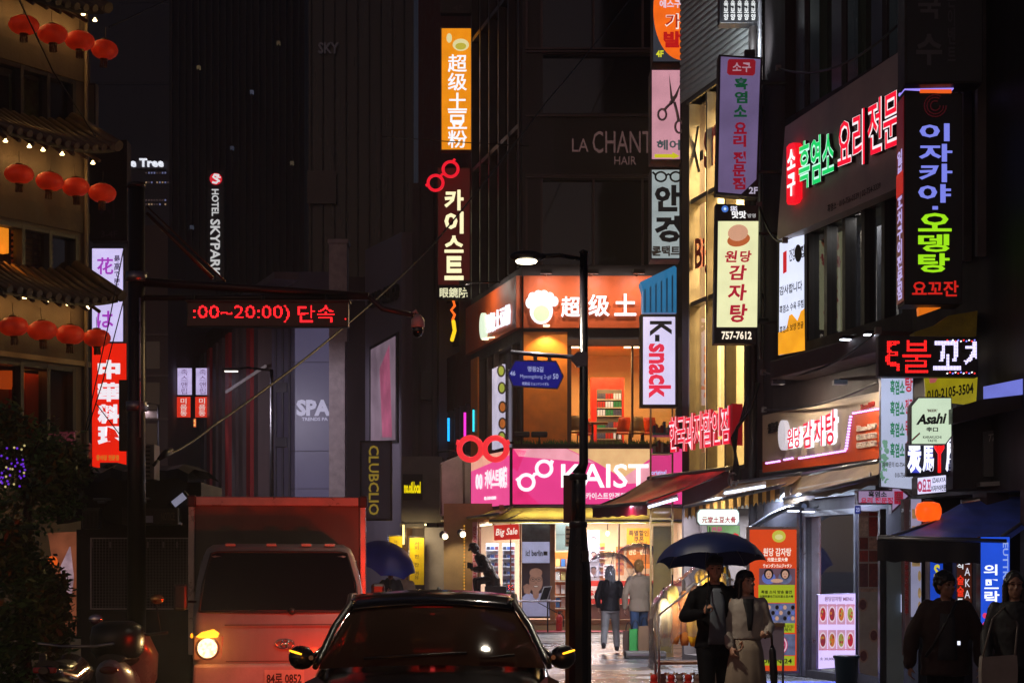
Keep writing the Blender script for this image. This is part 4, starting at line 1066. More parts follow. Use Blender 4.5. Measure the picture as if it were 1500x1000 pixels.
for px, Y, lab in ((868, 49.2, 'brown table between orange chairs left of drink cooler'), (940, 49.9, 'brown table behind the cream chair at the right')):
    z = FK.uv(0, 655)[1]; x = at(px, Y, 0).x
    t = thing('cafe_table', (x, Y, z), lab, 'table')
    MB().box((x, Y, z + .72), (.8, .6, .04)).build('tabletop', D('#7a4a28', .4), t, bevel=.01)
    mb = MB(); mb.tube([(x, Y, z + .7), (x, Y, z + .03)], .03); mb.lathe((x, Y, z), [(.22, 0), (.2, .025), (.03, .04)]); mb.build('pedestal', BLACKM, t)
# black speakers / spotlights on the ledge
for px, lab in ((764, 'black floodlight on the ledge left of the orange window'), (790, 'second black floodlight on the ledge by the orange pillar')):
    p = Fp.P(px, 636, -.1); t = thing('floodlight', Fp.P(px, 652, -.1), lab, 'lamp')
    mb = MB(); mb.box(p, (.42, .25, .14)); mb.build('body', BLACKM, t, bevel=.03)
    mb = MB(); mb.tube([p, Fp.P(px, 651, -.1)], .02); mb.build('bracket', BLACKM, t)
# yellow awnings
def awning(name, label, fr, back, front, n0, n1, drop, mat, vmat=None, valance=True, scallop=0, frame=True):
    """back, front = two pixel points each (left, right) measured on planes n0 and n1"""
    A, B = fr.P(*back[0], n0), fr.P(*back[1], n0); C_, D_ = fr.P(*front[1], n1), fr.P(*front[0], n1)
    t = thing(name, (A + B) / 2, label, 'awning')
    mb = MB(); rows = []; N = 24
    for k in range(7):
        s = k / 6; rows.append([(A.lerp(D_, s)).lerp(B.lerp(C_, s), j / N) - Vector((0, 0, .05 * math.sin(math.pi * s) + .006 * math.cos(j * math.pi / 4))) for j in range(N + 1)])
    mb.grid(rows)
    mb.build('canopy', mat, t, recalc=False)
    if valance:
        mb = MB(); N = 72; top = []; bot = []
        for j in range(N + 1):
            p = D_.lerp(C_, j / N) + fr.n * .003 * math.sin(j * .4); top.append(p); bot.append(p - Vector((0, 0, drop - (scallop * abs(math.sin(j * math.pi / 3)) if scallop else .01 * math.sin(j * .5)))) + fr.n * .008 * math.sin(j * .3))
        mb.grid([top, [p.lerp(q, .5) for p, q in zip(top, bot)], bot])
        if scallop: mb.m = [(k % N) // 3 % 2 for k in range(len(mb.m))]
        mb.build('valance', [vmat or mat, CL('#4a3218', .3)], t, recalc=False)
    if frame:
        mb = MB(); mb.tube([D_, C_], .03); mb.tube([A, B], .04); mb.tube([A.lerp(B, .08) - Vector((0, 0, .1)), D_.lerp(C_, .08)], .02); mb.tube([A.lerp(B, .92) - Vector((0, 0, .1)), D_.lerp(C_, .92)], .02)
        mb.build('frame', STEEL, t)
    return t
Y_AW = CL('#b0a048', .6)
for k_, (fr_, px, w_) in enumerate(((Fp, 800, 1.6), (Fp, 900, 1.6), (FpL, 712, 2.2))):  # tube lamps added to light the awning cloth from behind
    p = fr_.w(fr_.U(px), 2.84, .10); t = thing('added_awning_lamp', p, ('left', 'middle', 'corner')[k_] + ' warm tube lamp added under the mustard awning to light its cloth', 'lamp', 'added tube lamps under the mustard awning')
    mb = MB(); mb.tube([p - fr_.u * w_ / 2, p + fr_.u * w_ / 2], .022); mb.build('tube', E('#ffe8b8', 3, var=0), t)
    mb = MB(); mb.tube([p - fr_.u * w_ / 2 - fr_.n * .05, p + fr_.u * w_ / 2 - fr_.n * .05], .03); mb.build('batten', D('#b0b0a8'), t)
    lamp('AREA', p + fr_.n * .03 + Vector((0, 0, .03)), 11, '#ffeccc', t, w_, p + fr_.n * .5 + Vector((0, 0, 1)), sy=.06)
    lamp('AREA', p - Vector((0, 0, .04)), 40, '#f4f2ff', t, w_, p + fr_.n * .8 - Vector((0, 0, 2)), sy=.06)
awning('shop_awning', 'mustard yellow awning along the front under the pink fascia', Fp, [(752, 742), (1006, 742)], [(716, 762), (1002, 762)], .0, .55, .06, Y_AW)
awning('shop_awning', 'mustard yellow awning round the corner under the small pink sign', FpL, [(690, 748), (746, 743)], [(647, 762), (730, 752)], .0, .7, .06, Y_AW)
# pale hanging cloth sign on the left
f = FF(667, 52.5)
t = thing('cloth_sign', f.P(667, 752), 'blank pale grey cloth covered sign left of the pink side sign', 'sign')
mb = MB(); mb.pp(f, [(644, 678), (678, 664), (690, 668), (690, 748), (644, 756)], -.3, 0); mb.build('board', D('#d0c4c4', .8, var=.25, scale=2, bump=.3, bscale=4), t, bevel=.05)
mb = MB(); mb.tube([f.P(646, 680, .03), f.P(646, 752, .03)], .03); mb.tube([f.P(679, 666, .03), f.P(680, 750, .03)], .03); mb.build('frame', D('#8a7c74'), t)
# shop window pieces
t = thing('sale_sign', FG.P(742, 790, .05), 'red board with slanted white Big Sale letters in the shop window', 'sign')
mb = MB(); mb.pp(FG, [(723, 769), (760, 767), (761, 789), (724, 791)], .01, .05); mb.build('board', E('#d02820', .8), t)
mb = MB(); mb.text(FG, 'Big Sale', [(726, 774), (758, 772), (758, 785), (726, 787)], .052, .006, bold=.015, shear=.2); mb.build('lettering', E('#fff0e0', 1.0, var=0), t)
f = F(FG.o.x, FG.o.y + .5, 0)
t = thing('eyewear_poster', f.P(785, 905), 'tall window poster with smiling person in glasses below white name panel', 'poster')
mb = MB(); mb.pr(f, 764, 762, 806, 905, -.05, 0); mb.build('panel', D('#3c3442', .4, var=.3, scale=2), t)
mb = MB(); mb.pr(f, 765, 766, 805, 792, .002, .006); mb.build('brick_photo', D('#4a5a66', .5, var=.6, scale=5), t)
mb = MB(); mb.pr(f, 765, 793, 805, 824, .002, .008); mb.build('name_panel', E('#c0c0e8', .62), t)
mb = MB(); mb.text(f, 'ic! berlin', (770, 805, 795, 814), .01, 0, bold=.03); mb.pr(f, 796, 807, 802, 813, .009, .012); mb.build('lettering', D('#202028'), t)
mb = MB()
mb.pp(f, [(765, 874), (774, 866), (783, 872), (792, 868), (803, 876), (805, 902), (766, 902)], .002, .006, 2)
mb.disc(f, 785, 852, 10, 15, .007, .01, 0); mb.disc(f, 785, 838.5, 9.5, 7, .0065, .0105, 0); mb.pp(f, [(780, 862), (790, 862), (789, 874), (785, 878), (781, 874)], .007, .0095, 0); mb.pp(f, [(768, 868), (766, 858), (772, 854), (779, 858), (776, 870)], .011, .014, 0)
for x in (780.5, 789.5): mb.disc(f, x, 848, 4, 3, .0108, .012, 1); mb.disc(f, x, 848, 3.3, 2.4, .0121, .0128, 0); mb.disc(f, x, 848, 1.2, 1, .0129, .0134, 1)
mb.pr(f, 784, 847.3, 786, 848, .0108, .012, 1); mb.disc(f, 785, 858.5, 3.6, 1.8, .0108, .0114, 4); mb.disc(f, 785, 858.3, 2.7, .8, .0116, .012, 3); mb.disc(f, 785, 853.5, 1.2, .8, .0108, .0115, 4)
mb.build('portrait', [E('#a87a68', .55, var=.25), E('#1c1618', .5), E('#a8a4c8', .6), E('#e8dcd8', .6), E('#8a5a4c', .5)], t)  # portrait made to glow so it shows, it is no lamp
t = thing('white_board', FG.P(822, 800, -.3), 'pale green white panel hung behind the glass right of the tall poster', 'board')
f = F(FG.o.x, FG.o.y + .6, 0)
mb = MB(); mb.pr(f, 814, 766, 838, 806, -.05, 0); mb.build('panel', E('#c0d4cc', .75), t)
mb = MB(); mb.pr(f, 814, 782, 838, 783, .002, .01); mb.build('trim', D('#8a9a94'), t)
f = F(FG.o.x, FG.o.y + 1.3, 0)
t = thing('display_shelf', f.P(828, 905), 'orange backed shelf of boxes and a small portrait right of the poster', 'shelf')
mb = MB(); mb.pr(f, 812, 808, 838, 908, -.3, -.02); mb.build('back_panel', D('#c86a20', .5), t)
mb = MB()
for y in (830, 850, 872, 890): mb.pr(f, 812, y, 838, y + 1.4, -.018, .15)
mb.each('shelf_board', D('#d8c8a8'), t)
mb = MB()
for k in range(12): mb.pr(f, 814 + (k % 3) * 8, 818 + (k // 3) * 19, 820 + (k % 3) * 8, 829 + (k // 3) * 20, -.017, .08, k % 4)
mb.each('box', [D('#d8c070'), D('#3868a0'), D('#c8a898'), D('#e8e4dc')], t)
# eyewear racks
for x0, lab in ((712, 'blue lit rack of eyeglasses at the left end of the shop window'), (736, 'second eyeglasses rack beside the glass door'), (868, 'dark bottle rack deep inside the shop'),):
    f = F(FG.o.x, FG.o.y + (1.2 if x0 < 800 else 4), 0)
    t = thing('eyewear_rack', f.P(x0 + 8, 908), lab, 'rack', 'racks in the glasses shop')
    mb = MB(); mb.pr(f, x0, 795, x0 + 18, 908, -.3, -.02); mb.build('back_panel', D('#a8b0c0' if x0 < 800 else '#c89040', .4), t)
    mb = MB()
    for k in range(8): mb.pr(f, x0, 805 + k * 12, x0 + 18, 806 + k * 12, -.018, .15)
    mb.each('shelf_board', D('#d0d4dc', .3), t)
    mb = MB()
    for k in range(24): mb.pr(f, x0 + 1 + (k % 3) * 6, 800 + (k // 3) * 12, x0 + 5.5 + (k % 3) * 6, 804.5 + (k // 3) * 12, -.017, .1, k % 3)
    mb.each('eyewear', [D('#202430'), D('#304880'), D('#702830')], t)
for k, (x0, y0, x1, y1, dY, col, lab) in enumerate(((828, 770, 838, 800, .4, '#d8e0e4', 'small white notice high on the glass beside the lamp post'), (808, 845, 813, 900, .35, '#c8c0d0', 'narrow pale strip poster right of the tall poster'), (716, 858, 740, 880, .5, '#5878b0', 'blue leaflet low in the left shop window'), (902, 800, 914, 842, 2.6, '#c87830', 'orange poster behind the women outside the shop'), (884, 826, 900, 846, 3.2, '#e0d8d0', 'white card row on the inner wall of the shop'), (940, 840, 951, 900, 2.4, '#b05828', 'rust poster at the right end of the shop window'))):
    f = F(FG.o.x, FG.o.y + dY, 0); t = thing('shop_notice', f.P((x0 + x1) / 2, y1), lab, 'poster')
    mb = MB(); mb.pr(f, x0, y0, x1, y1, -.02, 0); mb.build('sheet', D(col, .5, var=.2), t)
    mb = MB()
    for j in range(4): yy = y0 + (y1 - y0) * (j + .6) / 4.6; mb.pr(f, x0 + 1, yy, x1 - 1 - (j % 2) * 2, yy + (y1 - y0) * .08, .002, .004)
    mb.each('printed_line', D(('#30343c', '#a02820')[k % 2], .6), t)
# inside, right: menu signs, counter, red stripe, bulb, pictures
f = F(FG.o.x, FG.o.y + 5.2, 0)
t = thing('inner_sign', f.P(935, 800), 'amber lit sign with dark letters deep inside the shop', 'sign')
mb = MB(); mb.pr(f, 918, 773, 952, 797, -.1, 0); mb.build('panel', E('#e8a018', 1.0), t)
mb = MB(); mb.text(f, '특별할인\n쿠폰', (921, 776, 950, 794), .005, 0, bold=.03); mb.build('lettering', D('#2a1808'), t)
t = thing('inner_sign', f.P(930, 830), 'orange panel with small notes below the amber sign', 'sign')
mb = MB(); mb.pr(f, 918, 801, 952, 832, -.1, 0); mb.build('panel', E('#d07828', .8), t)
mb = MB(); mb.text(f, '안경 · 렌즈', (921, 804, 948, 812), .005, 0, bold=.03); mb.build('lettering', D('#fff0d0'), t)
f = F(FG.o.x, FG.o.y + 2.2, 0)
t = thing('counter', f.P(910, 908), 'low counter with red and white lettered front inside the shop', 'counter')
mb = MB(); mb.pr(f, 858, 850, 1000, 884, -.6, 0); mb.build('front_panel', D('#b83024', .4), t)
mb = MB(); mb.pr(f, 858, 858, 1000, 876, .002, .006); mb.build('white_band', D('#c8b8a8'), t)
mb = MB(); mb.text(f, 'sunglasses', (862, 861, 950, 875), .008, .0, bold=.03); mb.build('lettering', D('#c02818'), t)
mb = MB(); mb.pr(f, 858, 885, 1000, 908, -.6, -.05); mb.build('base', D('#5a3020'), t)
f = F(FG.o.x, FG.o.y + 1.6, 0)
t = thing('picture_stand', f.P(869, 850), 'white panel with small portraits behind the lamp post side of the window', 'poster')
mb = MB(); mb.pr(f, 861, 776, 878, 850, -.05, 0); mb.build('panel', D('#b8a8a8', .5), t)
mb = MB()
for y in (792, 814, 836): mb.pr(f, 863, y - 8, 876, y + 8, .002, .005, 0); mb.disc(f, 869.5, y, 3.6, 5, .006, .008, 1); mb.disc(f, 869.5, y - 4, 4, 3, .0055, (.0066), 2)
mb.each('portrait', [D('#d8ccd0'), D('#b08070'), D('#2a2022')], t)
t = thing('hanging_bulb', f.P(890, 785, -1), 'bare glowing bulb hanging inside the shop window', 'lamp')
p = f.P(890, 781, -1); mb = MB(); mb.ball(p, (.06, .06, .08)); mb.build('bulb', E('#ffc878', 8, var=0), t)
mb = MB(); mb.tube([p + Vector((0, 0, .07)), p + Vector((0, 0, .6))], .012); mb.build('cord', BLACKM, t)
for k, x in enumerate((890, 906, 928)):
    pt = F(FG.o.x, FG.o.y + 3.4, 0); t = thing('table_candle', pt.P(x, 872), ('first', 'second', 'third')[k] + ' small warm lamp on the counter from the left', 'lamp', 'warm lamps on the counter')
    p = pt.P(x, 866); mb = MB(); mb.ball(p, (.07, .07, .05)); mb.build('shade', E('#ffb860', 5, var=0), t); mb = MB(); mb.tube([p - Vector((0, 0, .15)), p], .02); mb.build('stem', BLACKM, t)
# wall left of the shop window with a striped post
f = FG
t = thing('wall_post', FG.P(696, 918, .1), 'pink lettered white post at the left end of the shop window', 'post')
mb = MB(); mb.pr(f, 692, 764, 699, 921, .005, .2); mb.build('post', D('#d8a0a8', .5), t)
mb = MB(); mb.text(f, '안경렌즈선글라스할인', (693, 770, 698, 905), .203, 0, bold=.03, vert=True); mb.build('lettering', D('#c02038'), t)
t = thing('led_strip', FG.P(680, 905, .1), 'string of amber leds down the cream wall', 'lights')
mb = MB()
for k in range(30): mb.ball(f.P(680, 770 + k * 4.6, .04), .022, 6, 4)
mb.build('diodes', E('#e8a830', 1.0, var=0), t)
mb = MB(); mb.tube([f.P(680, 768, .02), f.P(680, 908, .02)], .012); mb.build('strip', D('#c8b078'), t)
for k, (px, py) in enumerate(((650, 783), (676, 780))):
    t = thing('flood_lamp', f.P(px, py + 6, .3), ('left' if k == 0 else 'right') + ' round chrome floodlight under the side awning', 'lamp', 'floodlights under the side awning')
    mb = MB(); mb.ball(f.P(px, py, .35), .12); mb.build('body', D('#a8a098', .25, .9), t); mb = MB(); mb.disc(f, px + 2, py + 2, 4.5, 4.5, .44, .47); mb.build('lens', E('#fff0d0', 1.6, var=0), t); lamp('SPOT', f.P(px + 2, py + 2, .55), 25, '#ffecc8', t, .05, f.P(px + 12, 860, .0), 120)
# bronze reading figure
# folding table with tablet, extinguisher, mat
zg = .01
def table(px0, px1, Y, ztop, lab):
    x0, x1 = at(px0, Y, 0).x, at(px1, Y, 0).x; x = (x0 + x1) / 2
    t = thing('folding_table', (x, Y, 0), lab, 'table')
    MB().box((x, Y, ztop), (x1 - x0, .6, .035)).build('tabletop', D('#a8a8b0', .25, .4), t, bevel=.008)
    for s in (x0 + .35, x1 - .35):
        for d in (-1, 1): MB().tube([(s, Y + .25 * d, ztop - .02), (s, Y + .25 * d, zg)], .016, 6).build('leg', BLACKM, t)
        MB().tube([(s - .25, Y - .24, ztop - .03), (s + .25, Y - .24, ztop - .3)], .012, 6).build('brace', BLACKM, t)
    return t
zt_ = at(0, 47.8, py=880).z
table(728, 822, 47.8, zt_, 'narrow silver folding table with black legs before the shop window')
t = thing('tablet_stand', (at(800, 47.8, 0).x, 47.8, zt_ + .02), 'small tablet on a white stand on the folding table', 'tablet')
f = FF(800, 47.75, -20)
mb = MB(); mb.pp(f, [(791, 878), (797, 860), (807, 859), (801, 877)], -.02, 0); mb.build('screen', D('#16181c', .2), t)
mb = MB(); mb.pp(f, [(789.5, 879.5), (796, 858.5), (808.5, 857.5), (802, 878.5)], -.04, -.022); mb.build('case', D('#c8c8cc'), t)
mb = MB(); mb.box((t.location.x, 47.85, zt_ + .03), (.25, .2, .02)); mb.build('foot', D('#c8c8cc'), t)
t = thing('table_plant', (at(738, 47.8, 0).x, 47.8, zt_ + .02), 'tuft of green leaves on the left end of the folding table', 'plant')
mb = MB(); mb.lathe(t.location, [(.08, 0), (.11, .1), (.1, .1)], 10); mb.build('pot', D('#d8d4cc'), t)
mb = MB()
for i in range(90):
    a = random.uniform(0, 6.28); p = t.location + Vector((.05 * math.cos(a), .05 * math.sin(a), .1)); q = p + Vector((random.uniform(-.2, .2), random.uniform(-.15, .15), random.uniform(.02, .16)))
    mb.add([p, p + Vector((.02, .02, 0)), q, q + Vector((-.03, .0, -.02))], [(0, 1, 2, 3)])
mb.build('leaves', D('#4a9030', .6), t)
t = thing('fire_extinguisher', (at(819, 48.6, 0).x, 48.6, .01), 'red fire extinguisher standing by the shop window', 'extinguisher')
mb = MB(); mb.lathe(t.location, [(.08, 0), (.085, .02), (.085, .36), (.05, .43), (.03, .45)]); mb.build('cylinder', D('#b01810', .3), t)
mb = MB(); mb.lathe(t.location + Vector((0, 0, .45)), [(.03, 0), (.03, .06)]); mb.box(t.location + Vector((.04, 0, .52)), (.14, .03, .03)); mb.build('valve', BLACKM, t)
mb = MB(); mb.tube([t.location + Vector((.03, 0, .5)), t.location + Vector((.12, -.02, .4)), t.location + Vector((.11, -.02, .12))], .014); mb.build('hose', BLACKM, t)
t = thing('door_mat', (at(860, 48.3, 0).x, 48.2, .01), 'long red mat before the glasses shop', 'mat')
mb = MB(); mb.box((at(860, 48.3, 0).x, 48.2, .02), (3.2, 1.4, .02)); mb.build('carpet', D('#a82030', .8, bump=.4, bscale=200), t)
mb = MB(); mb.box((at(860, 48.3, 0).x, 47.48, .018), (3.24, .04, .02)); mb.build('edge', D('#3a1014'), t)

# ------------------------------------------------------------------ signs on the right side
# three stacked blade signs left of the corrugated wall
f = FF(955, 36.5)
t = lightbox('wig_sign', 'dark grey sign with an orange half circle and 4F at the top', f, (956, -60, 999, 91), E('#3c3f48', .7), [('에스구', (966, 0, 998, 12), '#e8c8d8', 1.0, dict(bold=.04)), ('가', (974, 20, 998, 43), '#f0e8e0', 1.1, dict(bold=.04)), ('발', (972, 46, 998, 70), '#c01818', .9, dict(bold=.05)), ('가', (975, 21, 996, 41), '#b83018', .9, dict(bold=.02, n=.024)), ('4F', (961, 74, 972, 84), '#d8d830', 1.0, dict(bold=.03))], depth=.6, rim=1)
pts = [(998, -58)] + [(998 - 41 * math.cos(a), 15 + 73 * math.sin(a)) for a in [k * math.pi / 24 - .4 for k in range(16)]] + [(998, 88)]
mb = MB(); mb.pp(f, pts, .013, .016); mb.build('orange_disc', E('#f06818', 1.05), t)
t = lightbox('hair_salon_sign', 'pink lit sign with large silver scissors', f, (953, 101, 998, 235), E('#d89aa8', .85, var=.15, scale=2), [('헤어', (962, 205, 996, 220), '#4a5a5c', .7, dict(bold=.03))], depth=.6, frame='#4a4448', rim=2)
mb = MB()
mb.pp(f, [(980, 108), (985, 140), (989, 148), (986, 151), (982, 145)], .018, .024); mb.pp(f, [(998, 120), (992, 142), (984, 154), (980, 150), (989, 138)], .025, .03)
for c, rx, ry in (((970, 168), 6, 8), ((995, 186), 6, 9)):
    q = [(c[0] + rx * math.cos(a), c[1] + ry * math.sin(a)) for a in [k * .3927 for k in range(16)]]
    for k in range(16): mb.tube([f.P(*q[k], .026), f.P(*q[(k + 1) % 16], .026)], .025, 5)
mb.tube([f.P(986, 148, .026), f.P(976, 158, .026), f.P(973, 162, .026)], .03); mb.tube([f.P(988, 150, .026), f.P(992, 166, .026), f.P(994, 178, .026)], .03)
mb.build('scissors', D('#d0d0d4', .3, .3), t)
mb = MB(); mb.pp(f, [(959, 226), (985, 226), (985, 223), (996, 229), (985, 233), (985, 231), (959, 231)], .018, .022); mb.build('arrow', E('#d0c820', .9, var=0), t)
t = lightbox('optician_sign', 'white sign with black spectacles over huge Korean letters', f, (953, 247, 997, 380), E('#a8b4b4', .8), [('안', (959, 271, 996, 310), '#1a1c20', .4, dict(bold=.05)), ('경', (959, 316, 996, 355), '#1a1c20', .4, dict(bold=.05)), ('콘택트', (955, 360, 996, 375), '#3a3028', .5, dict(bold=.04))], depth=.6, frame='#3a3c40', rim=2)
mb = MB()
for cx_ in (968, 990):
    q = [f.P(cx_ + 8 * math.cos(a), 259 + 7 * math.sin(a), .03) for a in [k * .3927 for k in range(16)]]
    for k in range(16): mb.tube([q[k], q[(k + 1) % 16]], .02, 5)
mb.tube([f.P(976, 257, .03), f.P(979, 255, .03), f.P(982, 257, .03)], .02, 5); mb.tube([f.P(960, 256, .03), f.P(956, 252, .03)], .02, 5)
mb.build('spectacles', D('#1a1c20'), t)
# blue corrugated box above the snack sign
f = FF(940, 35)
t = thing('blue_canopy', f.P(965, 460), 'blue lit canopy side panel above the white snack sign', 'panel')
mb = MB(); mb.pp(f, [(938, 413), (988, 389), (991, 392), (991, 458), (942, 458), (942, 426)], -.5, 0); mb.build('panel', E('#2878a8', .75, var=.25, scale=1.5), t)
mb = MB()
for k in range(6): mb.pp(f, [(944 + k * 8, 424 - k * 4), (946 + k * 8, 423 - k * 4), (946 + k * 8, 457), (944 + k * 8, 457)], .002, .03)
mb.build('ribs', D('#3a90c0', .3), t)
f = FF(965, 33.5)
lightbox('snack_sign', 'white lit sign with sideways black and red snack lettering', f, (938, 460, 993, 596), E('#d4ccf0', 1.05, var=.06),
    [('K-', (952, 470, 984, 500), '#181828', .3, dict(rot=True, bold=.03)), ('snack', (950, 503, 983, 583), '#e02848', 1.0, dict(rot=True, bold=.035))], depth=.3, rim=4, back=True)
# letters on the snack building
t = thing('snack_letter_sign', FR.P(1025, 655, .2), 'red outlined Korean channel letters on brick wall under the snack window', 'sign')
qd = [(980, 611), (1068, 593), (1068, 650), (980, 664)]
mb = MB(); mb.pp(FR, [(1070, 592), (1073, 591), (1073, 652), (1070, 652)], .02, .2); mb.build('red_end', E('#8a1018', .6), t)
mb = MB(); mb.text(FR, '한국과자할인점', qd, .11, .06, bold=.032); mb.build('letter_sides', E('#b01028', .8, var=0), t)
mb = MB(); mb.text(FR, '한국과자할인점', qd, .172, .004, bold=.032); mb.build('outline_lettering', E('#ffd8e0', 1.15, var=0), t)
mb = MB(); mb.text(FR, '한국과자할인점', qd, .178, .004, bold=.003); mb.build('lettering', E('#f01838', 1.15, var=0), t)
# goat restaurant tall sign
f = FF(1082, 28.6)
t = lightbox('goat_blade_sign', 'tall lilac sign with green and red Korean letters and a red stamp', f, [(1053, 80), (1117, 84), (1110, 289), (1049, 284)], E('#7d6c9a', .62, var=.25, scale=1.2),
    [(ch, (x - 9, y, x + 10, y + 17.5), c, .5, dict(bold=.04)) for ch, x, y, c in (('흑', 1085, 114, '#0a5a38'), ('염', 1085, 134, '#0a5a38'), ('소', 1084, 154, '#0a5a38'), ('요', 1084, 179, '#b01030'), ('리', 1083, 198, '#b01030'), ('전', 1083, 222, '#b01030'), ('문', 1082, 241, '#b01030'), ('점', 1082, 260, '#b01030'))], depth=.3, rim=3, back=True)
mb = MB(); mb.pp(f, [(1068, 87), (1104, 87), (1107, 90), (1106, 108), (1103, 111), (1068, 110), (1065, 107), (1066, 90)], .018, .024); mb.build('stamp', E('#a01828', .6, var=0), t)
mb = MB(); mb.text(f, '소구', (1073, 92, 1100, 106), .026, 0, bold=.02); mb.build('lettering', E('#c8a0b0', .6, var=0), t)
mb = MB(); mb.pp(f, [(1083, 287), (1109, 262), (1110, 288)], .018, .024); mb.build('corner', D('#14121a'), t)
mb = MB(); mb.text(f, '2F', (1097, 274, 1110, 284), .026, 0, bold=.03); mb.build('lettering', E('#c8c0d8', .7, var=0), t)
for y in (120, 250):
    mb = MB(); mb.pr(f, 1110, y, 1150, y + 4, -.2, -.14); mb.build('bracket', BLACKM, t)
q_ = f.P(1098, 79, -.15); mb = MB(); mb.box(q_, (.16, .12, .10)); mb.tube([q_, f.P(1098, 84, -.15)], .012); mb.build('floodlight', BLACKM, t)  # floodlight added to light the corrugated cladding
lamp('SPOT', q_ + Vector((-.1, .1, 0)), 260, '#e0e8ec', t, .05, FR.P(1020, 40, 0), 110)
# pork stew tall sign
f = FF(1078, 28.9)
t = lightbox('stew_blade_sign', 'tall cream sign with red Korean letters and black bands', f, [(1049, 298), (1111, 301), (1108, 503), (1046, 503)], D('#0c0c10', .4), [
    ('SBS', (1070, 302, 1080, 309), '#f0f0ff', 1.0, dict(bold=.03)), ('맛맛', (1072, 309, 1093, 320), '#f8f8f8', 1.1, dict(bold=.04)), ('방영', (1095, 313, 1107, 319), '#c0c0c0', .8), ('757-7612', (1057, 485, 1101, 497), '#fff0d8', 1.1, dict(bold=.03))], depth=.3, rim=1)
mb = MB(); mb.disc(f, 1062, 306, 5, 5, .018, .022); mb.build('channel_emblem', E('#4878d0', .9, var=0), t)
mb = MB(); mb.disc(f, 1062, 306, 2, 2, .023, .026); mb.build('channel_emblem', E('#d0e8f8', 1.0, var=0), t)
mb = MB(); mb.pp(f, [(1052, 324), (1111, 324), (1109, 479), (1050, 479)], .014, .02); mb.build('face_panel', E('#e8e8b4', 1.05, var=.08), t)
mb = MB(); mb.pp(f, [(1052, 324), (1111, 324), (1109, 479), (1050, 479)], -.312, -.302); mb.build('back_panel', E('#e8e8b4', 1.05, var=.08), t)
mb = MB()
for ch, x0, y0, x1, y1 in (('원', 1062, 367, 1080, 384), ('당', 1084, 367, 1101, 384), ('감', 1068, 388, 1094, 410), ('자', 1066, 416, 1094, 440), ('탕', 1069, 445, 1095, 472)): mb.text(f, ch, (x0, y0, x1, y1), .022, .01, bold=.03, shear=.1)
mb.build('lettering', E('#b81c34', .85, var=0), t)
mb = MB(); mb.disc(f, 1082, 351, 17, 10, .022, .026, 0, rot=.2); mb.disc(f, 1081, 341, 15, 12, .027, .03, 1, rot=.2); mb.build('plain_emblem', [E('#c86838', .8, var=0), E('#e0a888', .85, var=.05)], t)
for y in (340, 470):
    mb = MB(); mb.pr(f, 1108, y, 1140, y + 4, -.2, -.14); mb.build('bracket', BLACKM, t)
# small striped sign at the very top
f = FF(1085, 29.5)
t = lightbox('column_text_sign', 'black sign with columns of tiny white text at the top edge', f, (1054, -70, 1113, 34), D('#101014'), [], depth=.3)
mb = MB()
for k in range(5): mb.text(f, '전통흑염소탕수육보양', (1060 + k * 10, -66, 1067 + k * 10, 30), .018, 0, bold=.04, vert=True)
mb.build('lettering', E('#d0d0d0', .75, var=0), t)
mb = MB(); mb.pr(f, 1056, -66, 1111, 32, -.312, -.302); mb.build('back_panel', E('#c8d0d8', 1.0), t)
# big neon letters of the goat restaurant
t = thing('goat_letter_sign', FR.P(1235, 280, .3), 'large green and red glowing Korean channel letters on the beige band', 'sign')
def chan(fr, body, q, col, out='#fff0f4', n=.24, d=.06):
    mb = MB(); mb.text(fr, body, q, n, d, bold=.034); mb.build('letter_sides', D('#2a0c10', .5), t)
    mb = MB(); mb.text(fr, body, q, n + d + .002, .004, bold=.034); mb.build('outline_lettering', E(out, 1.1, var=0), t)
    mb = MB(); mb.text(fr, body, q, n + d + .008, .004, bold=.006); mb.build('lettering', E(col, 1.15, var=0), t)
mb = MB(); mb.pp(FR, [(1152, 216), (1156, 211), (1162, 209), (1165, 213), (1165, 290), (1161, 297), (1154, 300), (1152, 296)], .225, .34); mb.build('stamp', E('#e81020', 1.15, var=0), t)
mb = MB(); mb.text(FR, '소구', [(1153, 222), (1164, 216), (1164, 284), (1153, 290)], .345, .01, bold=.02, vert=True); mb.build('lettering', E('#ffffff', 1.2, var=0), t)
chan(FR, '흑염소', [(1170, 210), (1221, 187), (1221, 259), (1170, 280)], '#08c860', '#c8ffe8')
chan(FR, '요리', [(1227, 177), (1266, 158), (1266, 240), (1227, 254)], '#f01030')
chan(FR, '전문점', [(1271, 152), (1338, 114), (1338, 203), (1271, 230)], '#f01030')
# tall lit menu between the windows
f = F(FR.P(1160, 500, .05).x, FR.P(1160, 500, .05).y, math.atan2(-.968, .2508) + R(18))
t = lightbox('beer_menu_sign', 'white and amber lit panel with a red stamp beside dark windows', f, [(1139, 353), (1182, 338), (1181, 515), (1138, 523)], E('#dfe6ff', 1.1, var=.08), [
    ('감사합니다', [(1142, 420), (1175, 410), (1175, 425), (1142, 433)], '#303038', .3, dict(bold=.02)), ('흑염소 수육 무침', [(1142, 448), (1177, 438), (1177, 450), (1142, 460)], '#303038', .3, dict(bold=.02)), ('흑염소 보양 전골', [(1142, 478), (1177, 470), (1177, 480), (1142, 489)], '#4a2a10', .3, dict(bold=.02, n=.03)), ('건강', [(1156, 366), (1165, 362), (1165, 380), (1156, 384)], '#404048', .3), ('집', [(1173, 360), (1178, 358), (1178, 376), (1173, 378)], '#404048', .3)], depth=.12, n=.05)
mb = MB(); mb.pp(f, [(1147, 370), (1152, 367), (1152, 398), (1147, 401)], .07, .075); mb.build('stamp', E('#d01828', .9, var=0), t)
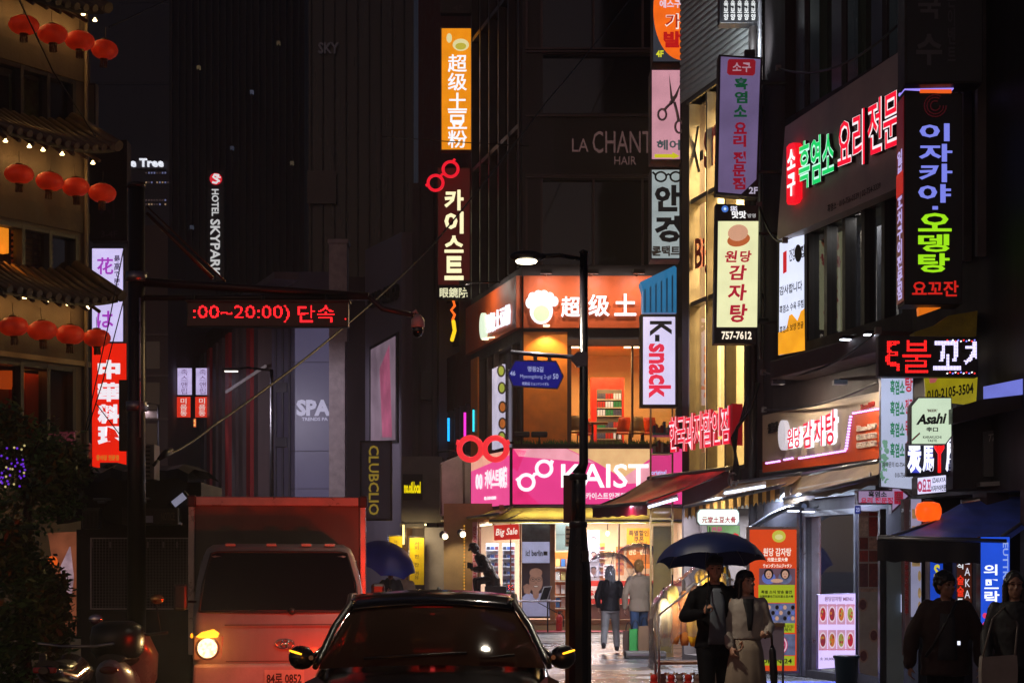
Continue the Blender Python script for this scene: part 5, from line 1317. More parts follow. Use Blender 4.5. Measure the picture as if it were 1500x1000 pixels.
mb = MB(); mb.disc(f, 1169, 371, 5, 13, .07, .075); mb.build('black_roundel', D('#18181c'), t)
mb = MB(); mb.pp(f, [(1140, 487), (1152, 482), (1156, 462), (1160, 460), (1168, 470), (1173, 456), (1178, 452), (1179, 513), (1140, 520)], .066, .07); mb.build('amber_picture', E('#f0a020', 1.1, var=.2, scale=3), t)
# pork stew fascia
Ff = F(FR.P(1117, 650, .16).x, FR.P(1117, 650, .16).y, math.atan2(-.968, .2508))
t = thing('stew_fascia', Ff.P(1205, 680, .05), 'beige and orange fascia with red white letters and purple led line', 'sign')
mb = MB(); mb.pp(Ff, [(1117, 608), (1289, 573), (1289, 671), (1117, 692)], -.1, .05); mb.build('board', D('#b8a890', .5, var=.2), t)
mb = MB(); mb.pp(Ff, [(1117, 676), (1238, 662), (1243, 655), (1247, 606), (1252, 602), (1289, 596), (1289, 671), (1117, 692)], .052, .058); mb.build('orange_field', D('#d05018', .5, var=.15), t)
mb = MB()
for a, b, k in (((1122, 678), (1140, 675), 6), ((1148, 673), (1159, 671), 4), ((1170, 671), (1236, 660), 20), ((1238, 657), (1245, 610), 12), ((1249, 605), (1288, 598), 12)):
    for i in range(k):
        s = i / (k - 1); px, py = a[0] + (b[0] - a[0]) * s, a[1] + (b[1] - a[1]) * s; mb.disc(Ff, px, py, 1.2, 1.5, .06, .085, k=6)
mb.build('led_line', E('#d0a0ff', 2.6, var=0), t)
for body, q in (('원당', [(1153, 628), (1172, 624), (1172, 654), (1153, 658)]), ('감', [(1176, 618), (1189, 614), (1189, 654), (1176, 657)]), ('자', [(1192, 612), (1206, 608), (1206, 652), (1192, 654)]), ('탕', [(1209, 604), (1223, 598), (1223, 650), (1209, 652)])):
    mb = MB(); mb.text(Ff, body, q, .06, .06, bold=.04); mb.build('outline_lettering', E('#f4f4ff', 1.25, var=0), t)
    mb = MB(); mb.text(Ff, body, q, .124, .006, bold=.01); mb.build('lettering', E('#d8203c', 1.0, var=0), t)
mb = MB(); mb.disc(Ff, 1145, 637, 5.5, 22, .06, .14); mb.build('plain_emblem', E('#d8d0d8', .8, var=.1), t)
mb = MB(); mb.text(Ff, '원당', [(1124, 620), (1138, 617), (1138, 632), (1124, 635)], .053, .03, bold=.03); mb.build('lettering', D('#1a1614'), t)
mb = MB()
for y in (623, 636, 648): mb.text(Ff, 'Since 1979' if y == 623 else '02-757-7612', [(1254, y), (1282, y - 4), (1282, y + 5), (1254, y + 9)], .06, .03, bold=.04)
mb.build('lettering', D('#d8c8b8'), t)
mb = MB(); mb.text(Ff, 'Since 1979', [(1260, 592), (1280, 587), (1280, 595), (1260, 600)], .056, .02, bold=.03); mb.build('lettering', D('#a02818'), t)
for px in (1140, 1230):  # lamps added to brighten the fascia board
    p = Ff.P(px, 560, .7); mb = MB(); mb.box(p, (.18, .18, .06)); mb.tube([p, Ff.P(px, 556, .0)], .02); mb.build('fascia_lamp', BLACKM, t); lamp('AREA', p - Vector((0, 0, .05)), 26, '#ffe8d0', t, .15, p - Vector((0, 0, 1.0)) - FR.n * .6)
lamp('SPOT', FR.P(1270, 560, 1.1), 16, '#d0e0ff', t, .05, FR.P(1275, 630, .2), 100)
# izakaya tower sign
f = FF(1325, 22.5)
t = lightbox('izakaya_tower_sign', 'tall black box sign with blue, green and red Korean letters', f, [(1325, 132), (1410, 137), (1410, 446), (1325, 446)], D('#0a0b0e', .4), [
    (ch, (x0, y, x1, y2), c, st, dict(bold=.03)) for ch, x0, x1, y, y2, c, st in (('이', 1347, 1391, 181, 207, '#8088f0', .95), ('자', 1346, 1395, 211, 237, '#8088f0', .95), ('카', 1346, 1395, 240, 267, '#8088f0', .95), ('야', 1345, 1393, 270, 297, '#8088f0', .95), ('오', 1345, 1394, 312, 339, '#a0e818', 1.0), ('뎅', 1345, 1391, 343, 369, '#a0e818', 1.0), ('탕', 1345, 1391, 371, 399, '#a0e818', 1.0))], depth=.42, rim=2)
mb = MB(); mb.text(f, '요꼬잔', (1336, 411, 1404, 434), .018, 0, bold=.02); mb.build('lettering', E('#d02018', .95, var=0), t)
mb = MB(); mb.pr(f, 1366, 302, 1374, 307, .018, .022); mb.build('dot', E('#8088f0', .95, var=0), t)
mb = MB()
for r_ in (16, 12, 7):
    q = [f.P(1370 + r_ * math.cos(a), 155 + r_ * math.sin(a), .022) for a in [k * .2618 for k in range(24)]]
    for k in range(20): mb.tube([q[k], q[k + 1]], .008, 4)
mb.build('faint_emblem', E('#4a1016', .6, var=0), t)
mb = MB(); mb.pr(f, 1325, 127, 1397, 130.5, -.35, .0); mb.build('top_light', E('#9080e8', 1.3, var=0), t)
mb = MB(); mb.pr(f, 1348, 131, 1394, 136, .0, .03); mb.build('top_plate', E('#f06020', 1.0, var=0), t)
side = F(f.P(1325, 400).x - .003, 22.92, math.atan2(-1, .0001))
mb = MB(); mb.rect(side, .01, f.uv(1325, 440)[1], .41, f.uv(1325, 140)[1], .002, .008); mb.build('side_panel', E('#5a0c10', .7), t)
mb = MB()
def sidequad(y0, y1): return [(side.o.x, y0), (side.o.x, y1)]
tv, tf = glyphs('일본식꼬치구이전문점', .04, True, False)
za, zb_ = f.uv(1325, 435)[1], f.uv(1325, 215)[1]
mb.add([side.w(.06 + .3 * x, za + (zb_ - za) * y, .012) for x, y, z in tv], tf); mb.build('side_lettering', E('#c0b0f0', .9, var=0), t)
mb = MB(); mb.rect(side, .02, f.uv(1325, 282)[1], .4, f.uv(1325, 248)[1], .0125, .015); mb.build('side_red_patch', E('#c02010', .8, var=0), t)
f2 = FF(1325, 22.3)
lightbox('noodle_unlit_sign', 'unlit black sign with ghostly Korean letters above the izakaya sign', f2, [(1325, -80), (1440, -80), (1440, 122), (1325, 124)], D('#0d0d10', .4), [('국', (1345, -8, 1378, 28), '#5a5a60', 0, dict(bold=.03)), ('수', (1342, 50, 1380, 96), '#5a5a60', 0, dict(bold=.03)), ('오픈이벤트', (1388, -40, 1400, 90), '#4a4a50', 0, dict(vert=True))], depth=.4, frame='#101012')
# led matrix sign
f = FF(1288, 22.2)
t = lightbox('led_matrix_sign', 'wide led dot board with red and white Korean letters', f, [(1287, 491), (1433, 494), (1433, 552), (1287, 551)], D('#0c0709', .3), [], depth=.18, rim=2)
mb = MB(); leds(mb, f, '불', (1322, 498, 1364, 546), .03, 23, .0072, bold=.0); leds(mb, f, 'ξ', (1297, 499, 1318, 543), .03, 20, .0078, bold=.02); mb.build('red_dots', E('#ff2020', 2.0, var=0), t)
mb = MB(); leds(mb, f, '꼬', (1367, 499, 1408, 542), .03, 20, .0078, bold=.02); leds(mb, f, '치', (1412, 500, 1450, 540), .03, 19, .0078, bold=.02, xmax=1430)
mb.build('white_led', E('#d8d0ff', 2.0, var=0), t)
mb = MB()
for k in range(22):
    px = 1388 + (k % 11) * 4; py = (498 + 1.5 * (k % 2)) if k < 11 else (545 + 1.5 * (k % 2)); mb.disc(f, px, py, 1, 1, .02, .04, k % 3, k=6)
mb.build('border_dots', [E('#ff3030', 2, var=0), E('#8080ff', 2, var=0), E('#ffffff', 2, var=0)], t)
# white vertical menu board
f = FF(1292, 24.1, 0)
t = lightbox('goat_menu_sign', 'tall pale blue board with rows of green and red Korean words', f, [(1290, 553), (1338, 553), (1338, 717), (1290, 713)], E('#b8c0dc', .88, var=.1, scale=2), [('흑염소', (1304, y, 1325, y + 22), '#108858', .6, dict(bold=.03)) for y in (556, 587, 618, 648)] + [(s, (1326, y, 1337, y + 22), '#d02040', .7, dict(bold=.03)) for s, y in (('탕', 552), ('전골', 584), ('무침', 615), ('수육', 646))] + [('예약문의 02-754-3339', (1293, 676, 1336, 684), '#4a4a58', .4), ('010-756-0339', (1311, 692, 1336, 699), '#4a4a58', .4)], depth=.12, frame='#6a6c78', rim=1)
mb = MB()
for i in range(40):
    px, py = random.uniform(1291, 1300), random.uniform(640, 712); mb.disc(f, px, py, random.uniform(1, 3.5), random.uniform(1, 4), .013, .0145 + i * 2e-5, k=7)
mb.build('leaf_print', E('#78a890', .7, var=.3), t)
# yellow banners
f = FF(1358, 22.7)
t = thing('phone_banner', f.P(1395, 590), 'yellow fabric banner with black phone number', 'banner')
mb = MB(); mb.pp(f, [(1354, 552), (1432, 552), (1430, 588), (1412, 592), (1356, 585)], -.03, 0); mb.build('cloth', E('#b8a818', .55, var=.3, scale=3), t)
mb = MB(); mb.text(f, '010-2105-3504', [(1358, 572), (1426, 560), (1426, 576), (1358, 586)], .004, 0, bold=.03); mb.build('lettering', D('#1a160a'), t)
mb = MB(); mb.pp(f, [(1361, 553), (1374, 553), (1370, 560), (1362, 561)], .003, .006); mb.build('patch', E('#d06868', .6), t)
f = FF(1400, 22.75)
t = thing('rolled_banner', f.P(1370, 490), 'crumpled yellow and orange banner tied above the led board', 'banner')
mb = MB(); mb.pp(f, [(1340, 486), (1370, 476), (1390, 462), (1432, 455), (1430, 492), (1340, 492)], -.3, 0); mb.build('cloth', D('#a89a2a', .7, var=.4, scale=4, bump=.5, bscale=8), t)
mb = MB(); mb.pp(f, [(1345, 450), (1382, 449), (1346, 462)], -.1, 0); mb.build('flap', E('#f07818', .8), t)
# octagonal beer sign
f = FF(1364, 22.1)
t = lightbox('beer_sign', 'eight sided pale lit beer sign with dark italic lettering', f, [(1345, 581), (1394, 581), (1395, 639), (1386, 651), (1334, 651), (1334, 594)], None, [], depth=.2, frame='#4a4c48', cat='sign')
mb = MB(); mb.pp(f, [(1346, 583), (1393, 583), (1393.5, 638), (1385, 649.5), (1336, 649.5), (1336, 595)], .002, .014); mb.build('face_panel', E('#c8dcc0', 1.05, var=.06), t)
mb = MB(); mb.text(f, 'Asahi', [(1343, 607), (1387, 604), (1386, 620), (1342, 622)], .018, .006, bold=.04, shear=.2); mb.text(f, '辛口', (1357, 625, 1374, 632), .018, .004, bold=.03); mb.build('lettering', D('#101828'), t)
mb = MB(); mb.text(f, 'KARAKUCHI\nTASTE', (1352, 638, 1379, 647), .018, 0, bold=.02); mb.build('lettering', D('#5a6a60'), t)
mb = MB(); mb.text(f, "'BEER'", (1358, 599, 1373, 603), .018, 0, bold=.03); mb.pp(f, [(1336, 643), (1347, 633), (1348, 635), (1336, 646)], .018, .022); mb.build('lettering', D('#c03028'), t)
# brush neon letters
f = FF(1330, 22.7)
t = thing('brush_neon_sign', f.P(1366, 694), 'white brush stroke neon characters with one red fork stroke', 'neon sign')
mb = MB(); mb.pr(f, 1329, 648, 1407, 697, -.25, -.12); mb.build('backing', D('#0e0f14'), t)
for body, q in (('炭', (1330, 645, 1350, 692)), ('馬', (1352, 650, 1368, 690)), ('屋', (1386, 640, 1404, 690))):
    mb = MB(); mb.text(f, body, q, -.05, .03, bold=.025); mb.build('lettering', E('#f0f2ff', 1.35, var=0), t)
    mb = MB(); mb.text(f, body, q, -.1, .02, bold=.05); mb.build('halo_lettering', E('#3840c0', .9, var=0), t)
mb = MB(); mb.tube([f.P(1370, 640, .0), f.P(1371, 656, .0), f.P(1376, 664, 0), f.P(1376, 692, .0)], .02); mb.tube([f.P(1381, 640, 0), f.P(1381, 656, 0), f.P(1376, 664, 0)], .02); mb.tube([f.P(1376, 642, 0), f.P(1376, 662, 0)], .018); mb.build('red_stroke', E('#f01818', 1.4, var=0), t)
f = FF(1342, 22.4)
lightbox('izakaya_small_sign', 'small white lit sign with pink stamp below the brush neon', f, [(1343, 698), (1387, 694), (1387, 721), (1343, 725)], E('#dcdcff', 1.1), [('요꼬', (1351, 701, 1364, 720), '#c02858', .8, dict(bold=.03)), ('IZAKAYA', [(1366, 700), (1385, 698), (1385, 705), (1366, 707)], '#404858', .4, dict(bold=.02)), ('이자카야전문', [(1364, 711), (1386, 709), (1386, 718), (1364, 720)], '#404858', .4, dict(bold=.03)), ('◎', (1344, 704, 1351, 720), '#c02858', .8)], depth=.3, rim=1.5)
# arrow sign
f = FF(1258, 24.2)
t = thing('arrow_sign', f.P(1295, 740), 'lilac arrow sign pointing right with green and red Korean letters', 'sign')
ar = [(1256, 717), (1306, 717), (1306, 704), (1334, 726), (1306, 752), (1306, 738), (1256, 738)]
mb = MB(); mb.pp(f, ar, -.2, 0); mb.build('cabinet', D('#5a3a48'), t)
mb = MB(); mb.pp(f, [(1258, 719), (1307.5, 719), (1307.5, 708), (1330, 726), (1307.5, 747), (1307.5, 736), (1258, 736)], .002, .01); mb.build('face_panel', E('#a890b8', .72, var=.1), t)
mb = MB(); mb.text(f, '흑염소', (1272, 719, 1299, 728), .012, 0, bold=.04); mb.build('lettering', D('#0a4a38'), t)
mb = MB(); mb.text(f, '요리 전문점', (1261, 728, 1308, 737), .012, 0, bold=.04); mb.build('lettering', E('#c01840', .7, var=0), t)
mb = MB(); mb.pr(f, 1310, 719, 1323, 738, .011, .014); mb.build('stamp', E('#b02040', .6, var=0), t)
mb = MB(); mb.text(f, '소구', (1312, 721, 1321, 736), .016, 0, bold=.03, vert=True); mb.build('lettering', D('#e0c8d8'), t)
t = lightbox('house_number', 'tiny blue house number plate under the arrow sign', FF(1253, 24.3), (1252, 740, 1261, 752), E('#20308a', .6), [('23', (1254, 743, 1259, 749), '#c0c8f0', .8)], depth=.03, rim=.5)
# orange lantern
t = thing('paper_lantern', at(1360, 22.2, py=765), 'glowing orange paper lantern above the blue awning', 'lantern')
c = at(1360, 22.2, py=748)
mb = MB(); mb.lathe(c, [(.06, -.13), (.13, -.11), (.155, -.04), (.155, .03), (.13, .09), (.06, .11)], 20); mb.build('body', E('#ff5a10', 1.1, var=.15, scale=8), t)
mb = MB(); mb.lathe(c, [(.06, .11), (.065, .13), (.03, .14)]); mb.lathe(c, [(.03, -.15), (.065, -.145), (.06, -.13)]); mb.build('cap', BLACKM, t)
# awnings on the right
awning('snack_awning', 'burgundy awning with dark front flap at snack shop', FR, [(950, 700), (1068, 686)], [(868, 742), (948, 736)], .1, 1.1, .21, CL('#b01830', .5), CL('#5a0c18', .3))
awning('stew_awning', 'brown awning with scalloped striped edge over the stew restaurant', FR, [(1072, 708), (1176, 694)], [(1003, 742), (1142, 712)], .2, 1.0, .22, CL('#a07c48', .4), CL('#c08a40', .5), scallop=.06)
awning('stew_awning', 'beige awning half rolled beside the brown scalloped awning', FR, [(1150, 700), (1288, 676)], [(1148, 730), (1286, 698)], .2, .8, .10, CL('#a89878', .3), CL('#7a6a50', .4))
Fb = FF(1285, 21.8)
t = awning('blue_awning', 'navy blue awning with black drop flap above the brown coat person', Fb, [(1408, 736), (1560, 716)], [(1285, 787), (1474, 792)], -1.0, .6, .27, CL('#5a78f0', .25), CL('#0a0a12', .1))
t = thing('tube_lamp', FR.P(975, 735, .7), 'white fluorescent tube under the burgundy awning', 'lamp')
pa, pb = FR.P(950, 742, .75), FR.P(992, 730, .35)
mb = MB(); mb.tube([pa, pb], .025); mb.build('tube', E('#dfe8ff', 3, var=0), t)
mb = MB(); mb.tube([pa + Vector((0, 0, .05)), pb + Vector((0, 0, .05))], .035); mb.build('batten', D('#c0c0c0'), t)
lamp('AREA', (pa + pb) / 2 - Vector((0, 0, .06)), 150, '#e4e8ff', t, 1.2, (pa + pb) / 2 - Vector((0, 0, 3)), sy=.08)
t = thing('tube_lamp', FR.P(1100, 735, .6), 'added white fluorescent tube under the brown scalloped awning', 'lamp')
pa, pb = FR.P(1062, 722, .55), FR.P(1120, 712, .55)  # tube added to light the plastic covered stall and the ground
mb = MB(); mb.tube([pa, pb], .022); mb.build('tube', E('#dfe8ff', 3, var=0), t)
mb = MB(); mb.tube([pa + Vector((0, 0, .05)), pb + Vector((0, 0, .05))], .03); mb.build('batten', D('#c0c0c0'), t)
lamp('AREA', (pa + pb) / 2 - Vector((0, 0, .06)), 170, '#dce6ff', t, 1.4, (pa + pb) / 2 + Vector((-.4, -.6, -3)), sy=.08)
t = thing('tube_lamp', FR.P(1200, 735, .6), 'added white fluorescent tube under the beige awning by the steel column', 'lamp')
pa, pb = FR.P(1170, 722, .5), FR.P(1250, 708, .5)  # tube added to brighten the steel column and shop window
mb = MB(); mb.tube([pa, pb], .022); mb.build('tube', E('#cfdcff', 2.2, var=0), t)
mb = MB(); mb.tube([pa + Vector((0, 0, .05)), pb + Vector((0, 0, .05))], .03); mb.build('batten', D('#c0c0c0'), t)
lamp('AREA', (pa + pb) / 2 - Vector((0, 0, .06)), 110, '#c8d4ff', t, 1.4, (pa + pb) / 2 + Vector((.1, .3, -3)), sy=.08)
# cluster of hooks and cables at the wall
t = thing('cable_bundle', FR.P(1078, 690, .2), 'black cables looping down the wall below the red letter sign', 'cable')
mb = MB()
for k in range(5):
    mb.tube([FR.P(1112 - 3 * k, 560, .12), FR.P(1100 - 4 * k, 600 + 5 * k, .2), FR.P(1080 - 2 * k, 625 + 4 * k, .25), FR.P(1075 + 2 * k, 690, .2), FR.P(1078 + 2 * k, 712, .2)], .022, 6)
mb.each('cable', BLACKM, t)
t = thing('hook', FR.P(1075, 705, .3), 'grey wrought hook with rings above the brown awning', 'hook')
mb = MB(); q = [FR.P(1074 + 7 * math.cos(a), 703 + 10 * math.sin(a), .4) for a in [k * .35 for k in range(16)]]; mb.tube(q, .016); mb.tube([FR.P(1068, 690, .4), FR.P(1072, 712, .4)], .016); mb.build('bar', STEEL, t)
# stew banner stand
f = FF(1132, 25.2)
t = thing('banner_stand', f.P(1132, 988), 'tall orange menu banner in a silver frame', 'banner')
mb = MB(); frame_bars(mb, f, 1094, 771, 1171, 986, -.08, 0, 4); mb.build('frame', D('#c0c0c8', .3, .8), t)
mb = MB(); mb.pr(f, 1098, 775, 1167, 982, -.05, -.015); mb.build('panel', E('#e04a1c', .82, var=.06), t)
mb = MB(); mb.pr(f, 1111, 856, 1164, 882, -.012, -.008); mb.pr(f, 1138, 912, 1164, 926, -.012, -.008); mb.pr(f, 1111, 960, 1164, 974, -.012, -.008); mb.pr(f, 1111, 862, 1164, 876, -.006, -.004) ; mb.each('yellow_band', E('#a8b828', .8, var=0), t)
mb = MB(); mb.disc(f, 1141, 785, 10, 9, -.012, -.004, 0); mb.disc(f, 1141, 786, 6, 4, -.003, -.001, 1); mb.build('plain_emblem', [E('#c8c048', .85, var=0), E('#e0d890', .85, var=0)], t)
mb = MB(); mb.text(f, '원당 감자탕', (1118, 802, 1159, 814), -.01, 0, bold=.02); mb.text(f, '元堂土豆大骨', (1124, 816, 1154, 822), -.01, 0, bold=.03); mb.text(f, 'ウォンダンカムジャタン', (1118, 825, 1160, 831), -.01, 0, bold=.03); mb.build('lettering', E('#fff0e0', .95, var=0), t)
mb = MB(); mb.text(f, '특별 소식 방송 출연', (1115, 864, 1160, 869), -.003, 0, bold=.03); mb.text(f, '中国明星也来过元堂土豆大骨', (1113, 871, 1162, 875), -.003, 0, bold=.03); mb.text(f, '가족모임\n단체석', (1141, 914, 1162, 924), -.003, 0, bold=.02); mb.text(f, 'OPEN 24', (1115, 964, 1160, 971), -.003, 0, bold=.02); mb.build('lettering', D('#3a4010'), t)
mb = MB()
mb.pr(f, 1112, 832, 1165, 856, -.012, -.009, 0)
for x, c in ((1126, 0), (1150, 0)):
    mb.disc(f, x, 846, 10, 9, -.008, -.006, 3 if x < 1140 else 5); mb.disc(f, x, 840, 7, 8, -.0055, -.0045, 2); mb.disc(f, x, 841, 4.6, 6, -.004, -.003, 1); mb.disc(f, x - 1.7, 840, .7, .5, -.0025, -.002, 2); mb.disc(f, x + 1.7, 840, .7, .5, -.0025, -.002, 2); mb.disc(f, x, 844, 1.6, .7, -.0025, -.002, 4)
mb.disc(f, 1138, 850, 9, 3, -.004, -.003, 1)
mb.pr(f, 1112, 883, 1165, 912, -.012, -.009, 5)
for k in range(28): x, y = 1115 + (k % 9) * 5.8, 889 + (k // 9) * 8; mb.disc(f, x, y, 2.6, 3.2, -.008 + k * 3e-5, -.006 + k * 3e-5, (2, 3, 1, 5)[k % 4])
mb.pr(f, 1112, 928, 1165, 959, -.012, -.009, 5); mb.disc(f, 1140, 944, 14, 15, -.008, -.005, 6)
for k in range(6): mb.disc(f, 1140, 944, 13 - k * 2, 14 - k * 2.2, -.0048 + k * 3e-4, -.0046 + k * 3e-4, 7 if k % 2 == 0 else 6)
mb.each('photo', [E('#7a5a6a', .6, var=.3), E('#d8a890', .7, var=0), E('#1c1418', .5, var=0), E('#6878c8', .7, var=0), E('#a03030', .7, var=0), E('#7880a8', .5, var=.4, scale=12), E('#c83060', .75, var=0), E('#e8c0d0', .8, var=0)], t)
# chinese lit sign under awning
f = FF(1052, 27.2)
t = lightbox('noodle_lit_sign', 'rounded white lit sign with red Chinese characters under brown awning', f, [(1021, 750), (1025, 745), (1080, 745), (1083, 750), (1083, 764), (1080, 769), (1025, 769), (1021, 764)], None, [('元堂土豆大骨', (1028, 756, 1078, 766), '#c04050', .7, dict(bold=.03, n=.02))], depth=.2, frame='#a8b8b0')
mb = MB(); mb.pp(f, [(1022, 751), (1026, 746), (1079, 746), (1082, 751), (1082, 763), (1079, 768), (1026, 768), (1022, 763)], .002, .014); mb.build('face_panel', E('#e8fff4', 1.25, var=.05), t)
t = lightbox('price_sign', 'pale green board with pink letters and red number below the Chinese lit sign', FF(1060, 27.4), (1036, 769, 1084, 800), E('#88b878', .6, var=.3), [('전문', (1042, 771, 1058, 780), '#d04080', .8, dict(bold=.03)), ('20', (1060, 780, 1083, 795), '#d02828', .9, dict(bold=.06))], depth=.05, rim=.5)
# menu lightbox low and menu posters
f = FF(1226, 25.0)
t = lightbox('menu_lightbox', 'bright low menu lightbox with eight dish photos', f, [(1198, 870), (1254, 868), (1254, 976), (1198, 980)], E('#d8c4f8', 1.15, var=.05), [('원당감자탕 MENU', (1208, 873, 1250, 880), '#8a4a70', .6, dict(bold=.02)), ('소 30,000', (1201, 962, 1222, 967), '#6a4a80', .5), ('대 40,000', (1226, 962, 1250, 967), '#6a4a80', .5)], depth=.15, frame='#b8a8e0', rim=1)
mb = MB()
for r in range(2):
    for k in range(4):
        x, y = 1205.5 + k * 13.4, 899 + r * 38; mb.pr(f, x - 6, y - 15, x + 6, y + 15, .0135, .016, 0); mb.disc(f, x, y, 5.2, 12, .0165, .019, 1); mb.disc(f, x, y, 4, 9.5, .0195, .022, 2 + (k + r) % 4)
        for j in range(5): mb.disc(f, x + random.uniform(-2.5, 2.5), y + random.uniform(-6, 6), 1.2, 2.2, .0222 + j * 2e-4, .0226 + j * 2e-4, 2 + (k + r + j + 1) % 4, k=7)
    mb.pr(f, 1199.5, 886 + r * 64, 1252.5, 887 + r * 64, .0135, .016, 2)
mb.each('dish_photo', [E('#d098b8', .9, var=.2), E('#e0c8d8', .95), E('#b82838', .8, var=.3), E('#903040', .8, var=.3), E('#c87030', .85, var=.3), E('#a0a050', .8, var=.3)], t)
f = FF(1272, 24.9, 0)
t = lightbox('menu_poster', 'tall column of menu posters with red food photos', f, [(1258, 748), (1287, 748), (1288, 992), (1258, 985)], D('#a8a098', .5), [], depth=.06, frame='#4a4644', rim=.5)
mb = MB()
cols = [D(c, .45, var=.5, scale=30) for c in ('#a83828', '#7a3020', '#b09080', '#c8beb0', '#6a3838')]
k = 0
for y0, y1 in ((750, 756), (757, 786), (787, 805), (806, 823), (825, 860)):
    for x0, x1 in ((1259, 1271.5), (1273, 1286)): mb.pr(f, x0, y0, x1, y1 - 1, .013, .018, [2, 0, 3, 0, 1, 2, 0, 1, 4, 1][k % 10]); k += 1
mb.pr(f, 1259, 861, 1286, 866, .013, .018, 2)
for x, y in ((1264, 885), (1280, 930), (1265, 960)): mb.disc(f, x, y, 7, 10, .013, .016, 2); mb.disc(f, x, y, 5, 7.5, .017, .019, 4)
mb.each('food_photo', cols, t)
# bin, blue mat, side board
p = at(1240, 23.6, .012); t = thing('waste_bin', p, 'dark teal open waste bin in front of the menu lightbox', 'bin')
mb = MB(); mb.lathe(p, [(.125, 0), (.155, .5), (.165, .5), (.165, .53), (.15, .53), (.12, .02)], 20); mb.build('body', D('#0e3a4a', .35), t)
mb = MB(); mb.lathe(p + Vector((0, 0, .5)), [(.166, 0), (.172, .01), (.172, .03), (.166, .035)], 20); mb.build('rim', D('#14485a', .35), t)
p = at(1165, 25.4, .01); t = thing('floor_mat', p, 'bright blue mat on the ground before the stew restaurant', 'mat')
mb = MB(); mb.box(p + Vector((.1, 0, .03)), (1.35, 1.3, .05)); mb.build('mat', D('#1c40c8', .5, var=.2, bump=.4, bscale=120), t, bevel=.015)
mb = MB(); mb.box(p + Vector((.1, -.68, .03)), (1.37, .05, .055)); mb.build('edge', D('#16309a', .5), t)
f = FF(1128, 24.2)
t = thing('side_board', f.P(1128, 1010), 'small white board on a thin metal stand beside the banner', 'board')
mb = MB(); mb.pr(f, 1108, 917, 1148, 966, -.02, 0); mb.build('board', D('#a8a4b8', .4, var=.1), t)
for px in (1109, 1147):
    mb = MB(); mb.tube([f.P(px, 915, -.03), at(px, 24.22, .01)], .015); mb.build('leg', STEEL, t)
mb = MB(); mb.pr(f, 1106, 912, 1150, 917, -.18, .12); mb.build('top', D('#8a7048', .5), t)
# blade signs below the blue awning
f = FF(1455, 21.2)
t = lightbox('courtyard_sign', 'bright blue lit sign with white Korean letters and pink list', f, [(1436, 785), (1480, 785), (1480, 948), (1436, 950)], E('#2050d8', .95, var=.1), [
    ('의', (1441, 826, 1461, 842), '#f4f8ff', 1.2, dict(bold=.025)), ('뜨', (1442, 848, 1463, 862), '#f4f8ff', 1.2, dict(bold=.025)), ('락', (1442, 865, 1464, 884), '#f4f8ff', 1.2, dict(bold=.025)), ('EUTTRAK', (1469, 794, 1477, 870), '#98b0f0', .9, dict(rot=True)), ('K-FOOD', (1448, 899, 1475, 905), '#c8d8ff', 1.0), ('CHICKEN', (1448, 912, 1475, 918), '#c8d8ff', 1.0), ('COFFEE', (1448, 924, 1475, 930), '#c8d8ff', 1.0)], depth=.2, rim=1)
mb = MB()
for y in (901, 914, 926): mb.disc(f, 1443, y, 3.5, 4, .016, .022)
mb.disc(f, 1441, 942, 4, 6, .016, .022); mb.disc(f, 1460, 946, 5, 3, .016, .021)
mb.each('pink_mark', E('#e03868', 1.0, var=0), t)
f = FF(1413, 21.6)
lightbox('bar_sign', 'brown vertical sign with white latin and red Korean letters', f, [(1401, 780), (1424, 780), (1424, 896), (1401, 896)], E('#4a2014', .7), [('IZAKAY', (1413, 798, 1421, 892), '#e0e0f0', .95, dict(vert=True, bold=.0)), ('식', (1402, 824, 1411, 833), '#e8f0f8', 1.0, dict(bold=.02)), ('술', (1402, 842, 1412, 856), '#e83018', 1.0, dict(bold=.025)), ('술', (1402, 858, 1412, 873), '#e83018', 1.0, dict(bold=.025)), ('몸', (1402, 876, 1411, 890), '#e8f0f8', 1.0, dict(bold=.02))], depth=.2, rim=.8)
f = FF(1373, 22.0)
lightbox('blue_yellow_sign', 'blue lit sign with a yellow curl behind the brown coat person', f, [(1362, 770), (1382, 770), (1382, 882), (1362, 884)], E('#1848c8', .8, var=.1), [('S', (1368, 826, 1377, 848), '#d0c030', 1.0, dict(bold=.03))], depth=.25, rim=.8)
f = FF(1343, 22.6)
t = lightbox('drinks_poster', 'narrow white poster of drink photos at the izakaya entrance', f, [(1334, 730), (1350, 730), (1350, 905), (1334, 903)], E('#9898b8', .7, var=.15), [('소주맥주막걸리안주', (1325, 818, 1331, 900), '#7a2020', .4, dict(vert=True))], depth=.1, rim=.5)
mb = MB()
for y in (843, 868, 888): mb.disc(f, 1347, y, 2.5, 8, .014, .018, k=10)
for y in (745, 770, 795, 815): mb.pr(f, 1336, y, 1348, y + 14, .014, .017)
mb.each('drink_photo', E('#a88a60', .6, var=.4, scale=20), t)
f = FF(1328, 22.9)
t = lightbox('slim_lettered_post', 'slim pinkish post with a column of small dark letters', f, [(1324, 730), (1333, 730), (1334, 960), (1326, 960)], D('#8a7480', .5), [('소주맥주막걸리안주', (1326, 790, 1331, 900), '#3a1a20', 0, dict(vert=True, bold=.02))], depth=.2, rim=.3)
f = FF(1306, 23.6)
t = thing('grey_door', f.P(1310, 1000), 'pale grey green door left of the izakaya entrance', 'door')
mb = MB(); mb.pr(f, 1298, 800, 1324, 1012, -.1, 0); mb.build('panel', D('#7a8e98', .45, var=.15), t)
mb = MB(); mb.pr(f, 1289, 745, 1298, 1012, -.12, .02); mb.pr(f, 1298, 790, 1324, 799.5, -.12, .02); mb.build('frame', D('#1a2024', .4, .5), t)
